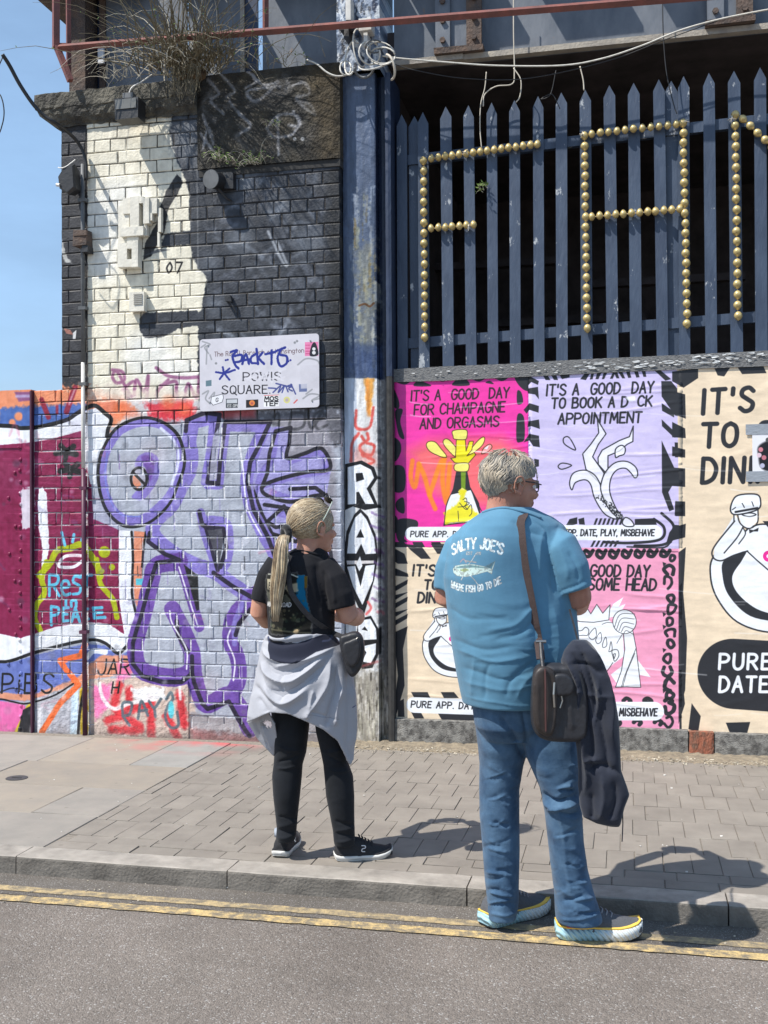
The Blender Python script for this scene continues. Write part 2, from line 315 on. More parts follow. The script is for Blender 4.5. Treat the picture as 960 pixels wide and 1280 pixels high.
# =================================================================== the painted wall
YC, YH = 0.07, 0.16                    # faces of the iron column and of the hoarding
def tfy(y):
    def f(px, py): p = aty(px, py, y); return (p.x, p.z)
    return f
XL, XR = aty(-170, 655, 0).x, aty(427, 655, 0).x
W = Paint(XL - 1.5, XR + 0.06, -0.15, aty(430, 60, 0).z, 430, lin((0.86, 0.83, 0.75)) and (0.88, 0.855, 0.78), tf=tfy(0))
K = (0.09, 0.09, 0.10); WH = (0.90, 0.91, 0.93); PU = (0.50, 0.45, 0.74); PD = (0.40, 0.27, 0.60); SI = (0.66, 0.68, 0.73); MA = (0.50, 0.10, 0.27)
def paint_wall():
    W.T()
    # cream upper zone with cooler patches
    for c, r in (((150, 270), 45), ((185, 445), 30), ((230, 470), 26), ((130, 330), 20)): W.dot(c, r, (0.91, 0.92, 0.93), 0.5, 10)
    # dark painted area right of the cream
    dk = (0.205, 0.22, 0.25)
    W.fill([(216, 60), (214, 153), (211, 167), (216, 187), (223, 206), (230, 222), (236, 240), (237, 288), (205, 293), (200, 309), (237, 306), (240, 322), (247, 335), (257, 345), (259, 352), (255, 364), (252, 388), (247, 392), (247, 425), (247, 530), (440, 530), (440, 60)], dk, 1, 0.7, wob=2)
    W.fill([(175, 398), (180, 391), (200, 391), (247, 388), (250, 407), (222, 411), (204, 421), (180, 423), (174, 414)], dk, 1, 0.6, wob=1.5)
    W.fill([(214, 150), (246, 148), (246, 206), (226, 206), (212, 178)], (0.42, 0.44, 0.47), 0.6, 8, wob=8)
    W.fill([(70, 60), (108, 60), (109.5, 487), (70, 487)], (0.20, 0.20, 0.215), 1, 0.6, wob=1)
    # brushed highlights on the dark mural
    rg = random.Random(5)
    for i in range(150):
        x = rg.uniform(258, 425); y = rg.uniform(205, 420); a = rg.choice([-0.9, -0.5, -0.2, 0.6, 1.1]) + rg.uniform(-.2, .2); l = rg.uniform(8, 34)
        W.stroke([(x, y), (x + l * 0.5 * math.cos(a) + 2, y - l * .5 * math.sin(a)), (x + l * math.cos(a), y - l * math.sin(a))], rg.uniform(1, 5), rg.choice([(0.58, 0.61, 0.66), (0.10, 0.11, 0.14), (0.45, 0.47, 0.52)]), rg.uniform(.2, .55), 2.0, wob=2)
    for (x, y, r) in ((262, 330, 12), (270, 380, 10), (300, 300, 16), (385, 300, 18), (350, 260, 14), (300, 225, 20)): W.dot((x, y), r, (0.55, 0.58, 0.62), 0.40, 7)
    W.stroke([(335, 290), (352, 326), (358, 330), (345, 300)], 3, (.7, .72, .75), .7, 1)
    W.stroke([(300, 335), (340, 332), (390, 328)], 2, (.7, .72, .75), .5, 1)
    W.fill([(408, 190), (432, 190), (432, 530), (410, 530)], (0.07, 0.075, 0.085), 0.75, 6)
    W.stroke([(246, 206), (247, 335)], 1.2, (.6, .6, .6), .5, .6)
    # black stencilled prints in the cream
    W.T(60, 130, 4.36)
    W.fill([(590, 650), (610, 560), (640, 480), (700, 380), (735, 420), (700, 500), (655, 570), (630, 700), (560, 830), (520, 850), (530, 760)], (.16, .16, .17), .95, 2, wob=4)
    W.fill([(505, 835), (600, 790), (665, 795), (560, 820)], (.33, .34, .36), .8, 2)
    W.T(60, 250, 4).text('07', 588, 365, 52, K, w=8, gap=.35, wid=.55)
    # damaged white / red flecks on the dark strip
    W.T(60, 250, 4).fill([(75, 640), (110, 650), (125, 675), (90, 668)], (.6, .4, .35)).fill([(122, 665), (140, 650), (136, 695), (122, 697)], (.8, .8, .8))
    W.fill([(70, 200), (80, 245), (100, 290), (120, 320), (80, 310), (62, 250)], (.8, .8, .78), .8, 3, wob=7)
    # purple tag in the cream
    tg = (0.50, 0.22, 0.42)
    for p in ([(320, 850), (370, 860), (380, 900), (340, 915), (320, 880), (345, 860), (400, 960), (440, 1000)], [(370, 950), (430, 910), (420, 1010), (380, 960)], [(430, 1020), (440, 900), (480, 960), (500, 880), (490, 1030)],
              [(560, 930), (640, 910), (620, 1000), (560, 1030), (545, 960), (600, 900)], [(540, 840), (600, 880), (680, 890), (760, 885)], [(640, 930), (650, 1020)], [(680, 1010), (700, 920), (740, 990), (755, 900)]):
        W.stroke(p, 15, tg, .72, 3)
    # ---------------- lower zone base
    W.T()
    W.fill([(-170, 487), (75, 487), (108, 497), (250, 502), (250, 512), (432, 512), (440, 960), (-170, 960)], SI, 1, 1)
    og = (0.88, 0.55, 0.40)
    W.fill([(108, 497), (250, 500), (250, 524), (108, 540)], (.80, .78, .78), 1, 3, wob=6); W.fill([(-170, 484), (108, 484), (150, 497), (168, 512), (150, 524), (108, 560), (-170, 560)], og, 1, 3, wob=8)
    W.fill([(120, 500), (155, 498), (175, 520), (130, 522)], (0.85, .45, .35), .7, 4).fill([(180, 505), (240, 500), (246, 523), (190, 526)], (0.85, .16, .22), .9, 3, wob=6)
    W.fill([(108, 488), (135, 482), (250, 490), (250, 500), (108, 500)], (.88, .82, .76), .8, 4, wob=6)
    for (x, y) in ((210, 505), (230, 512), (150, 512)): W.dot((x, y), 9, (.9, .45, .25), .6, 4)
    W.fill([(250, 512), (330, 512), (430, 512), (430, 560), (330, 530), (250, 524)], (.36, .36, .39), 1, 4, wob=8)
    W.fill([(268, 510), (320, 508), (318, 522), (270, 524)], (.78, .3, .32), .7, 3)
    W.T(0, 470, 3.69)
    W.fill([(0, 150), (130, 140), (330, 130), (400, 125), (400, 260), (0, 260)], (.28, .40, .66), 1, 6, wob=10)
    W.fill([(70, 75), (155, 75), (155, 115), (90, 120)], (.5, .3, .5), .9, 3); W.stroke([(80, 95), (145, 95)], 12, (.75, .7, .85), .8, 4)
    for c, r in (((90, 188), 20), ((60, 215), 15)): W.dot(c, r, og, 1, 4)
    for a, b_, q in (((345, 55), (305, 165), 24), ((190, 110), (222, 190), 22), ((262, 140), (262, 172), 12)): W.stroke([a, b_], q, (.55, .1, .2), .95, 3)
    W.stroke([(345, 60), (318, 130)], 8, (.9, .8, .85), .6, 3)
    # maroon panel
    W.fill([(-620, 300), (0, 318), (130, 308), (260, 283), (385, 248), (400, 400), (420, 480), (430, 660), (548, 712), (548, 940), (575, 1190), (420, 1140), (250, 1170), (100, 1220), (-620, 1200)], MA, 1, 1.5, wob=2)
    for yy in range(340, 1180, 14):
        xx = random.Random(yy).uniform(0, 300); W.stroke([(xx, yy), (xx + random.Random(yy + 1).uniform(60, 200), yy + 3)], 3, (.66, .25, .42) if yy % 4 else (.38, .06, .2), .5, 2)
    W.fill([(-620, 235), (0, 235), (180, 240), (300, 210), (400, 158), (440, 148), (505, 200), (490, 280), (500, 300), (455, 340), (440, 420), (440, 500), (415, 500), (392, 400), (385, 250), (260, 285), (130, 310), (0, 320), (-620, 300)], WH, 1, 1.5, wob=2)
    W.stroke([(-620, 225), (0, 230), (100, 242), (180, 235), (300, 205), (350, 175), (400, 145), (440, 138), (480, 170), (512, 200), (498, 245), (492, 280)], 17, K, 1, 1)
    W.fill([(178, 520), (195, 512), (215, 545), (222, 700), (226, 790), (210, 900), (200, 1000), (190, 900), (196, 800), (178, 700), (174, 600)], WH, 1, 1.5, wob=3)
    W.fill([(98, 520), (160, 515), (160, 700), (105, 710)], (.82, .80, .84), .95, 3, wob=10)
    for cx, cy in ((305, 350), (325, 432)):
        for i in range(5): a = i * 1.257 + .4; W.stroke([(cx, cy), (cx + 50 * math.cos(a), cy + 32 * math.sin(a))], 24, K, 1, 2)
    W.fill([(548, 712), (605, 715), (615, 900), (610, 1060), (640, 1100), (600, 1230), (575, 1200), (550, 1050), (545, 900)], WH, 1, 1, wob=2)
    W.fill([(618, 715), (668, 720), (655, 830), (650, 1000), (640, 1090), (620, 1040), (612, 880)], (.86, .55, .43), 1, 2)
    W.fill([(625, 935), (668, 935), (668, 965), (625, 965)], (.35, .75, .82), 1, 2)
    W.stroke([(606, 720), (612, 850), (608, 1000), (625, 1100)], 11, K, 1, 1); W.stroke([(672, 720), (660, 800), (655, 880)], 10, K)
    LG = (.66, .70, .05)
    W.stroke([(180, 920), (232, 862), (262, 806), (320, 795), (370, 776), (402, 800), (448, 880), (462, 925)], 27, LG, 1, 1.5, wob=2)
    for c, r in (((480, 812), 27), ((515, 882), 15), ((468, 900), 12)): W.dot(c, r, LG, 1, 1.5)
    for p in ([(284, 722), (298, 780)], [(341, 732), (334, 765)], [(391, 712), (376, 758)]): W.stroke(p, 13, (.42, .76, .88), 1, 1.5)
    W.stroke([(270, 870), (300, 832), (375, 830), (382, 848), (340, 880), (285, 882)], 13, (.93, .93, .95), 1, 1, closed=True)
    W.T(0, 700, 3.69)
    W.stroke([(215, 10), (192, 80), (203, 150), (168, 210), (160, 270), (185, 325)], 25, LG, 1, 1.5, wob=2)
    W.stroke([(445, 0), (462, 110), (518, 180), (538, 265)], 23, LG, 1, 1.5, wob=2)
    for p in ([(226, 165), (228, 68)], [(228, 68), (268, 76), (262, 108), (230, 118)], [(244, 118), (272, 165)], [(285, 128), (318, 122), (312, 98), (288, 102), (284, 140), (300, 162), (322, 156)], [(372, 80), (345, 76), (338, 100), (368, 122), (364, 152), (336, 158)], [(376, 70), (420, 70)], [(398, 72), (396, 166)],
              [(302, 186), (302, 212)], [(328, 214), (328, 190), (348, 190), (350, 214)], [(236, 300), (236, 214)], [(236, 214), (268, 222), (264, 250), (238, 256)], [(290, 222), (290, 282)], [(290, 222), (314, 220)], [(290, 250), (310, 250)], [(290, 282), (316, 280)], [(330, 284), (346, 220), (366, 284)], [(336, 262), (360, 262)], [(404, 226), (384, 232), (384, 268), (408, 272)], [(470, 220), (428, 222)], [(430, 222), (434, 268)], [(434, 268), (484, 264)], [(432, 244), (470, 242)]):
        W.stroke(p, 12.5, (.36, .72, .84), 1, 1.0, curve=len(p) > 3, wob=1)
    W.fill([(-620, 330), (0, 338), (100, 360), (250, 310), (400, 285), (500, 295), (590, 355), (600, 400), (560, 430), (480, 385), (400, 375), (200, 420), (50, 470), (-620, 460)], WH, 1, 1.5, wob=2)
    W.fill([(-620, 470), (60, 470), (200, 430), (400, 385), (480, 395), (560, 440), (600, 410), (600, 480), (400, 545), (250, 620), (120, 650), (-620, 640)], (.40, .46, .72), 1, 2, wob=4)
    W.fill([(410, 480), (470, 440), (600, 440), (620, 520), (420, 550), (250, 620), (120, 650), (0, 640), (0, 610), (150, 620), (350, 550)], (.86, .58, .45), .95, 3, wob=5)
    W.stroke([(400, 450), (430, 420), (485, 425)], 22, (.88, .9, .93), 1, 2)
    W.stroke([(-100, 460), (0, 468), (60, 462), (200, 415), (400, 370), (480, 382), (540, 430), (575, 405), (592, 385)], 13, K, 1, 1)
    W.fill([(-620, 640), (0, 650), (120, 665), (130, 690), (60, 820), (-620, 820)], (.88, .42, .66), 1, 3, wob=4)
    W.fill([(130, 670), (170, 640), (110, 830), (50, 830)], (.85, .75, .2), 1, 2); W.fill([(110, 690), (160, 665), (150, 830), (75, 830)], (.15, .15, .17), 1, 2)
    W.fill([(160, 640), (350, 570), (375, 560), (390, 840), (140, 840)], (.70, .70, .73), 1, 3, wob=4); W.fill([(335, 590), (365, 580), (360, 840), (325, 840)], (.8, .88, .93), 1, 3)
    W.fill([(370, 600), (408, 550), (408, 840), (375, 840)], (.85, .72, .2), 1, 2); W.stroke([(362, 830), (372, 700), (395, 570)], 12, K)
    W.stroke([(190, 700), (175, 830)], 22, (.88, .88, .9), .7, 8)
    W.stroke([(390, 390), (372, 440), (275, 465), (300, 500), (345, 555), (365, 575), (280, 660), (195, 795)], 25, (.93, .43, .22), 1, 1.5, curve=False, wob=2)
    W.stroke([(-170, 635), (0, 640), (60, 652), (130, 660), (250, 625), (340, 570)], 7, K)
    W.text('PiBS.', 12, 612, 88, K, w=9, gap=.3, wid=.55, slant=.05); W.stroke([(0, 615), (-40, 600), (-170, 540)], 9, K)
    W.stroke([(0, 610), (60, 590), (120, 600)], 6, K, .8)
    # right of the downpipe
    W.fill([(415, 555), (620, 540), (900, 570), (900, 870), (415, 840)], (.80, .72, .67), 1, 3, wob=6)
    W.fill([(430, 580), (520, 570), (500, 680), (440, 740)], (.93, .45, .68), .9, 8, wob=10); W.fill([(540, 470), (620, 480), (600, 540), (540, 560)], (.93, .45, .68), .8, 8)
    RD = (.84, .16, .20)
    for p in ([(555, 580), (530, 680), (590, 690), (600, 600)], [(500, 740), (570, 720), (650, 780), (520, 780)], [(700, 640), (700, 830)], [(770, 720), (820, 810)], [(830, 620), (850, 760)], [(610, 690), (700, 660)]): W.stroke(p, 34, RD, .85, 7, wob=8)
    W.stroke([(460, 570), (480, 640), (530, 685), (600, 660), (720, 640)], 16, (.95, .93, .93), .9, 3); W.fill([(610, 590), (760, 585), (770, 640), (620, 650)], (.92, .92, .92), .95, 4, wob=14); W.stroke([(830, 570), (835, 640)], 12, (.95, .93, .93), .9, 3)
    for p in ([(570, 720), (570, 660), (610, 660), (600, 710), (575, 720), (600, 760)], [(640, 730), (655, 650), (685, 715)], [(645, 695), (680, 690)], [(690, 650), (715, 680), (745, 640)], [(715, 680), (720, 720)], [(770, 640), (790, 610), (800, 640), (780, 665), (765, 720), (790, 770), (825, 760), (820, 700)]):
        W.stroke(p, 12, (.33, .40, .44), .9, 2)
    W.dot((792, 690), 14, (.35, .75, .80), 1, 3, ry=40)
    W.text('JAR', 448, 528, 70, K, w=7, gap=.2, wid=.6); W.text('H', 518, 612, 50, K, w=7)
    W.fill([(880, 700), (960, 720), (1100, 730), (1600, 750), (1600, 900), (880, 900)], (.62, .60, .61), 1, 5, wob=8); W.fill([(880, 780), (1050, 800), (1250, 820), (1250, 870), (880, 870)], (.72, .38, .38), .7, 12, wob=10)
    # ---------------- the big letters
    W.T(100, 500, 2.824)
    W.fill([(700, 60), (860, 60), (900, 200), (905, 600), (690, 600)], (.55, .54, .58), 1, 8, wob=6)
    for p in ([(680, 60), (700, 50), (700, 90)], [(745, 45), (790, 50), (785, 95), (740, 100), (745, 50)], [(795, 45), (800, 25), (815, 100), (860, 30)], [(825, 75), (862, 60), (850, 40), (825, 60), (835, 100), (870, 90)]): W.stroke(p, 9, (.25, .25, .27), .85, 2)
    body = [(375, 75), (485, 52), (512, 75), (530, 75), (670, 80), (640, 150), (605, 220), (590, 290), (600, 380), (640, 450), (690, 560), (720, 700), (700, 900), (640, 1120), (590, 1130), (530, 1050), (440, 1085), (395, 960), (395, 905), (380, 965), (330, 990), (240, 970), (195, 940), (185, 870), (215, 760), (250, 650), (270, 575), (350, 562), (300, 530), (245, 490), (250, 430), (310, 380), (350, 320), (378, 230), (380, 150)]
    W.fill(body, SI, 1, 1)
    LV = (.60, .58, .78)
    W.fill([(672, 95), (735, 95), (735, 205), (850, 172), (885, 240), (870, 335), (830, 350), (880, 420), (890, 560), (690, 560), (640, 450), (600, 370), (585, 290), (610, 200)], LV, 1, 1.5, wob=2)
    for p in ([(690, 110), (680, 200), (640, 260), (620, 320)], [(745, 215), (845, 185), (870, 235)], [(650, 300), (760, 270), (870, 250)], [(680, 330), (760, 350), (860, 340)], [(700, 400), (760, 420), (830, 480)]): W.stroke(p, 20, PU, .95, 2, wob=2)
    for p in ([(742, 98), (738, 150), (730, 205), (790, 190), (852, 172), (882, 242), (800, 255), (700, 280), (645, 305), (655, 335), (740, 360), (820, 340), (868, 335)], [(742, 98), (690, 110), (668, 190), (660, 260), (640, 310)], [(740, 315), (830, 310), (870, 340)], [(650, 370), (720, 380), (790, 400), (860, 440)], [(660, 430), (720, 375), (745, 440), (690, 450), (660, 430)], [(670, 470), (760, 500), (800, 480), (880, 500), (890, 600)], [(600, 290), (640, 400), (690, 500)]):
        W.stroke(p, 12, (.11, .10, .14), 1, 1, curve=len(p) > 6)
    def both(p, wd, c=PU, closed=False, curve=True): W.stroke(p, wd, c, 1, 1.2, curve=curve, closed=closed, wob=1.5)
    # H
    both([(392, 95), (385, 150), (392, 200), (385, 250), (350, 320), (320, 375), (262, 432), (262, 480), (320, 535), (400, 580), (470, 605), (520, 640), (605, 700)], 48)
    both([(385, 88), (480, 66)], 32); both([(470, 75), (460, 180), (440, 290), (450, 300), (490, 300), (500, 200), (515, 95), (650, 98)], 29, curve=False)
    both([(650, 98), (610, 190), (588, 280), (600, 370), (640, 460), (690, 550)], 42)
    both([(425, 400), (440, 470), (470, 560), (480, 600), (515, 575), (525, 500), (512, 435), (440, 425)], 30, PU)
    # N
    both([(350, 570), (270, 585), (248, 650), (222, 760), (195, 860), (203, 935), (240, 965), (330, 980), (385, 960), (396, 905), (370, 830), (325, 740)], 56, PD)
    both([(396, 905), (408, 1000), (445, 1075), (530, 1045), (600, 1160)], 54, PD); both([(355, 575), (385, 680), (420, 800)], 34, PD)
    both([(660, 660), (600, 700), (540, 770), (528, 850), (552, 900), (560, 980), (530, 1050)], 50, PD); both([(580, 700), (545, 790), (545, 860)], 18, PU)
    W.fill([(330, 745), (370, 800), (385, 880), (345, 830)], PD, 1, 1)
    for p in ([(375, 72), (440, 45), (492, 52), (480, 120), (465, 200), (448, 292), (488, 295), (495, 200), (512, 78), (670, 78), (632, 160), (600, 220), (590, 290), (612, 390), (660, 480), (690, 560)],
              [(375, 72), (372, 110)], [(245, 470), (240, 500), (300, 545), (350, 565), (270, 575), (245, 650), (215, 760), (185, 860), (185, 930), (220, 975), (290, 995), (360, 995), (395, 965), (402, 1000), (430, 1070), (450, 1090), (525, 1065), (560, 1130), (600, 1185)],
              [(470, 610), (540, 660), (610, 700)], [(420, 395), (430, 440), (445, 450), (505, 455), (515, 520), (495, 590)], [(445, 455), (460, 510), (485, 600)], [(340, 780), (345, 830), (380, 890)], [(600, 740), (560, 790), (548, 830)], [(395, 905), (395, 965)]):
        W.stroke(p, 14, (.13, .11, .19), 1, 1, curve=False)
    W.fill([(365, 580), (415, 620), (420, 740), (410, 745), (385, 650)], K, 1, 1.5); W.fill([(448, 460), (500, 455), (505, 500), (488, 590), (470, 530)], (.28, .28, .32), 1, 1); W.fill([(468, 130), (488, 100), (482, 280), (455, 285)], (.62, .62, .70), 1, 1)
    for p in ([(348, 590), (370, 660), (415, 800)], [(315, 745), (325, 790), (375, 880), (375, 950)], [(530, 810), (520, 850), (545, 920), (540, 990)], [(500, 100), (492, 210)], [(560, 150), (575, 250), (590, 380), (640, 480)], [(520, 390), (515, 560)]): W.stroke(p, 5, (.93, .93, .95), .9, 1)
    # O, in front of the others
    O = [(215, 58), (290, 72), (345, 115), (368, 170), (372, 230), (350, 300), (315, 375), (240, 440), (160, 452), (100, 410), (68, 340), (58, 250), (78, 165), (130, 92)]
    W.fill(O, K, 1, 1, curve=True); W.fill([(215 + (x - 215) * .93, 255 + (y - 255) * .945) for x, y in O], PU, 1, 1, curve=True)
    W.fill([(215, 95), (285, 105), (330, 150), (340, 215), (318, 300), (280, 355), (215, 405), (150, 400), (112, 350), (95, 275), (102, 200), (145, 125)], SI, 1, 1, curve=True, wob=2)
    W.stroke([(285, 100), (335, 150), (345, 220), (322, 305)], 9, (.86, .88, .95), .9, 2)
    W.stroke([(96, 190), (88, 270), (105, 350), (145, 405), (215, 412)], 4, (.45, .5, .8), .9, 1)
    W.fill([(200, 205), (235, 185), (270, 200), (280, 250), (265, 300), (225, 350), (180, 345), (200, 320), (240, 290), (235, 240), (195, 240)], PU, 1, 1.5, curve=True, wob=2); W.fill([(215, 200), (250, 200), (262, 240), (245, 290), (230, 240)], PD, .9, 3, curve=True)
    W.dot((207, 278), 33, K, 1, 1, ry=44); W.dot((207, 278), 23, (.66, .66, .72), 1, 1, ry=34); W.fill([(186, 270), (200, 262), (215, 300), (200, 312), (186, 295)], (.86, .55, .43), 1, 1); W.stroke([(188, 258), (230, 300)], 9, K)
    # soot, drips and weather
    W.T()
    for i in range(46):
        x = rg.uniform(112, 330); y = rg.uniform(540, 860); l = rg.uniform(8, 30); W.stroke([(x, y), (x + .4, y + l)], rg.uniform(.7, 1.4), rg.choice([PU, PD, K, (.8, .8, .85)]), rg.uniform(.3, .7), .5)
    for i in range(30):
        x = rg.uniform(0, 420); y = rg.uniform(500, 920); W.dot((x, y), rg.uniform(8, 26), rg.choice([(.75, .75, .8), PU, (.5, .5, .54), (.85, .6, .6)]), rg.uniform(.04, .14), 10)
    for i in range(70):
        x = rg.uniform(-20, 415); y = rg.uniform(500, 915); l = rg.uniform(8, 26); W.stroke([(x, y), (x + l * rg.uniform(-.6, 1), y - l * rg.uniform(-.4, .8)), (x + l * rg.uniform(-.2, 1.4), y + l * rg.uniform(-.6, .6))], rg.uniform(1, 3), rg.choice([(.85, .85, .9), (.3, .28, .4), (.45, .42, .6), (.8, .4, .5)]), rg.uniform(.12, .4), 1.2, wob=1.5)
    for i in range(240):
        x = rg.uniform(-20, 425); y = rg.uniform(520, 930); W.dot((x, y), rg.uniform(1, 5), rg.choice([(.9, .9, .93), (.3, .3, .33), (.55, .55, .6)]), rg.uniform(.1, .4), 1.5)
    W.fill([(-170, 912), (440, 918), (440, 960), (-170, 950)], (.42, .38, .36), .55, 6, wob=8)
    n = vnoise(W.h, W.w, 14, 11, 4); W.a += (n[..., None] - 0.5) * 0.13
    n = vnoise(W.h, W.w, (10, 160), 21, 4); W.a *= (0.93 + 0.14 * n[..., None])
paint_wall()
wall_im = W.image('wall_paint')
M_brick = img_mat('painted_brick', wall_im, W, rough=0.55, bump=0.55, bscale=70, dirt=0.16, bdist=0.006)
M_mortar = img_mat('painted_mortar', wall_im, W, rough=0.8, bump=0.9, bscale=110, dirt=0.3, low_white=(1.98, 2.1), high_dark=(2.05, 2.2), bdist=0.01)
M_plate = img_mat('painted_steel', wall_im, W, rough=0.38, bump=0.3, bscale=18, dirt=0.10, bdist=0.004)
M_dark = mat('near_black', (0.035, 0.034, 0.033), 0.9, var=.3, scale=30)

# --------------------------------------------------- brick bond, laid by the photograph's courses
GH = 0.0868                            # course height
zref = aty(150, 359.5, 0).z            # bottom of a stretcher course... (row 360-375)
XA, XB, XC = aty(77, 655, 0).x, aty(109, 655, 0).x, XR       # pier edge, downpipe joint, pier end at the column
XS = aty(42, 655, 0).x                 # steel plate edge
XW = XL - 0.3
ZTOP = aty(230, 150, 0).z + .05
def brick_mesh(L, H, D=0.09, seed=0):
    r = random.Random(seed); e = 0.005; j = lambda a=0.0022: r.uniform(-a, a)
    vs = [(j(), D, j()), (L + j(), D, j()), (L + j(), D, H + j()), (j(), D, H + j())]
    vs += [(j(), .0035, j()), (L + j(), .0035, j()), (L + j(), .0035, H + j()), (j(), .0035, H + j())]
    vs += [(e + j(), j(.0015), e + j(.002)), (L - e + j(), j(.0015), e + j(.002)), (L - e + j(), j(.0015), H - e + j(.003)), (e + j(), j(.0015), H - e + j(.003))]
    fs = [(4, 5, 9, 8), (5, 6, 10, 9), (6, 7, 11, 10), (7, 4, 8, 11), (8, 9, 10, 11), (0, 1, 5, 4), (1, 2, 6, 5), (2, 3, 7, 6), (3, 0, 4, 7)]
    me = bpy.data.meshes.new('brick'); me.from_pydata(vs, [], fs); me.update(); me.materials.append(M_brick); return me
def bond(x0, x1, z0, z1, first_h=None):
    rows = []; n0 = math.floor((z0 - zref) / GH); n1 = math.ceil((z1 - zref) / GH)
    for n in range(n0, n1):
        z = zref + n * GH; st = (n % 2 == 0); step = 0.236 if st else 0.119; x = x0 - (0 if st else 0.06) if first_h is None else x0
        k = 0
        while x < x1 - 0.015:
            a = max(x, x0); jit = 0 if k == 0 else 0; b_ = min(x + step, x1)
            if b_ - a > 0.03: rows.append((a, b_, z, st))
            x += step * random.Random(n * 31 + k).choice([1, 1, 1, .97, 1.04]); k += 1
    return [q for q in rows if q[2] + GH > z0 + 0.02]
mesh_cache = {}
def brick_at(a, b_, z, H=GH - 0.0065):
    L = b_ - a - 0.0065; key = (round(L * 200), random.randrange(5)); L = key[0] / 200
    if key not in mesh_cache: mesh_cache[key] = brick_mesh(L, H, seed=hash(key) % 9999)
    return mesh_cache[key]
def wall_of_bricks(parent, list_, keep):
    """the `keep` bricks largest in the photograph become parts, the rest one joined part"""
    L = sorted(list_, key=lambda q: -((q[1] - q[0]) / (Vector(((q[0] + q[1]) / 2, 0, q[2])) - CAM).length)); joined = MB()
    for i, (a, b_, z, st) in enumerate(L):
        me = brick_at(a, b_, z); loc = Vector((a + .004, random.uniform(-.0025, .0035), z + .004)); rot = Matrix.Rotation(random.uniform(-.006, .006), 4, 'Y')
        if i < keep:
            o = bpy.data.objects.new('brick', me); COL.objects.link(o); o.parent = parent; o.matrix_parent_inverse = pw(parent).inverted(); o.matrix_basis = Matrix.Translation(loc) @ rot
        else: joined.add([loc + rot @ v.co for v in me.vertices], [tuple(p.vertices) for p in me.polygons])
    if joined.v: tag(joined.build('brick_courses', M_brick, parent), kind='stuff')
pier = thing('brick_pier', 'tall painted brick pier with cream and black upper half and silver purple graffiti below', 'brick pier', ((XA + XC) / 2, .3, 0))
bl = bond(XA, XB, -.05, aty(90, 165, 0).z) + bond(XB, XC, -.05, ZTOP)
wall_of_bricks(pier, bl, 300)
MB().box(XA + .004, XC - .003, .0065, .75, -.3, ZTOP).build('mortar_core', M_mortar, pier)
# projecting dark joint between strip and pier bricks
lowz = aty(60, 488, 0).z
lw = thing('low_brick_wall', 'low painted brick wall with orange and blue top and maroon panel left of the downpipe', 'low wall', ((XS + XA) / 2, .2, 0))
wall_of_bricks(lw, bond(XS, XA - .002, -.05, lowz - .03), 160)
MB().box(XS, XA - .002, .0055, .42, -.3, lowz - .02).build('mortar_core', M_mortar, lw)
# rendered plinth over the lowest brick courses: smooth slabs seen at the foot, split by dark upright joints
zpl = aty(150, 849, -.012).z
def plinth(px0, px1, ptop, name='plinth_slab', parent=pier):
    x0, x1 = aty(px0, 655, 0).x, aty(px1, 655, 0).x; m = MB(); nx, nz = 12, 6; zt = aty((px0 + px1) / 2, ptop, 0).z; rr = random.Random(int(px0))
    for i in range(nx + 1):
        for k in range(nz + 1): m.v.append(Vector((x0 + .006 + (x1 - x0 - .012) * i / nx, -.014 + rr.uniform(-.0015, .0015) + (.006 if i in (0, nx) or k == nz else 0), -.12 + (zt + .12) * k / nz)))
    for i in range(nx):
        for k in range(nz): a = i * (nz + 1) + k; m.f.append((a, a + nz + 1, a + nz + 2, a + 1))
    n = len(m.v); m.v += [Vector((x0 + .006, .02, zt)), Vector((x1 - .006, .02, zt)), Vector((x0 + .006, .02, -.12)), Vector((x1 - .006, .02, -.12))]
    m.f += [(nz, (nx + 1) * (nz + 1) - 1, n + 1, n), (0, nz, n, n + 2), (nx * (nz + 1), (nx + 1) * (nz + 1) - 1, n + 1, n + 3)]
    o = m.build(name, M_mortar2, parent); return o
M_mortar2 = img_mat('painted_render', wall_im, W, rough=0.75, bump=0.8, bscale=40, dirt=0.2, bdist=0.012)
plinth(46, 107, 850, parent=lw); plinth(117, 236, 850); plinth(240, 330, 905)
# ------------------------------------------------ riveted steel plate at far left
sp = thing('riveted_steel_panel', 'riveted steel panel painted maroon, white and blue at the left edge', 'steel panel', (XW, 0, 0))
zt = aty(10, 488, -.01).z
MB().box(XW - 1.2, XS - .012, -.012, .06, -.3, zt).build('plate', M_plate, sp)
MB().box(XS - .075, XS - .016, -.022, -.0125, -.3, zt - .02).build('cover_strip', M_plate, sp)
MB().box(XW - 1.2, XS - .08, -.020, -.0125, aty(20, 560, 0).z, aty(20, 548, 0).z).build('cover_strip', M_plate, sp)
me = MB().ball((0, 0, 0), .014, .010, .014, 8, 6).build('rivet', M_plate, sp); me.location = (0, 0, 0)
pts = []
for k in range(26): pts.append((XS - .10 if k % 1 == 0 else 0, -.013, aty(28, 560 + k * 14, 0).z)); 
for k in range(9):
    for q in (0, 1): pts.append((aty(-8 + q * 28 - (k % 2) * 8, 655, 0).x, -.013, aty(10, 590 + k * 34, 0).z))
for i, p in enumerate(pts):
    o = me if i == 0 else me.copy()
    if i: COL.objects.link(o)
    o.matrix_parent_inverse = pw(sp).inverted(); o.matrix_basis = Matrix.Translation(Vector(p) + Vector((random.uniform(-.006, .006), 0, random.uniform(-.01, .01))))
MB().box(XS - .011, XS + .002, -.03, .02, -.2, zt - .01).build('joint_strip', mat('joint_purple', (.06, .012, .035), .6), sp)
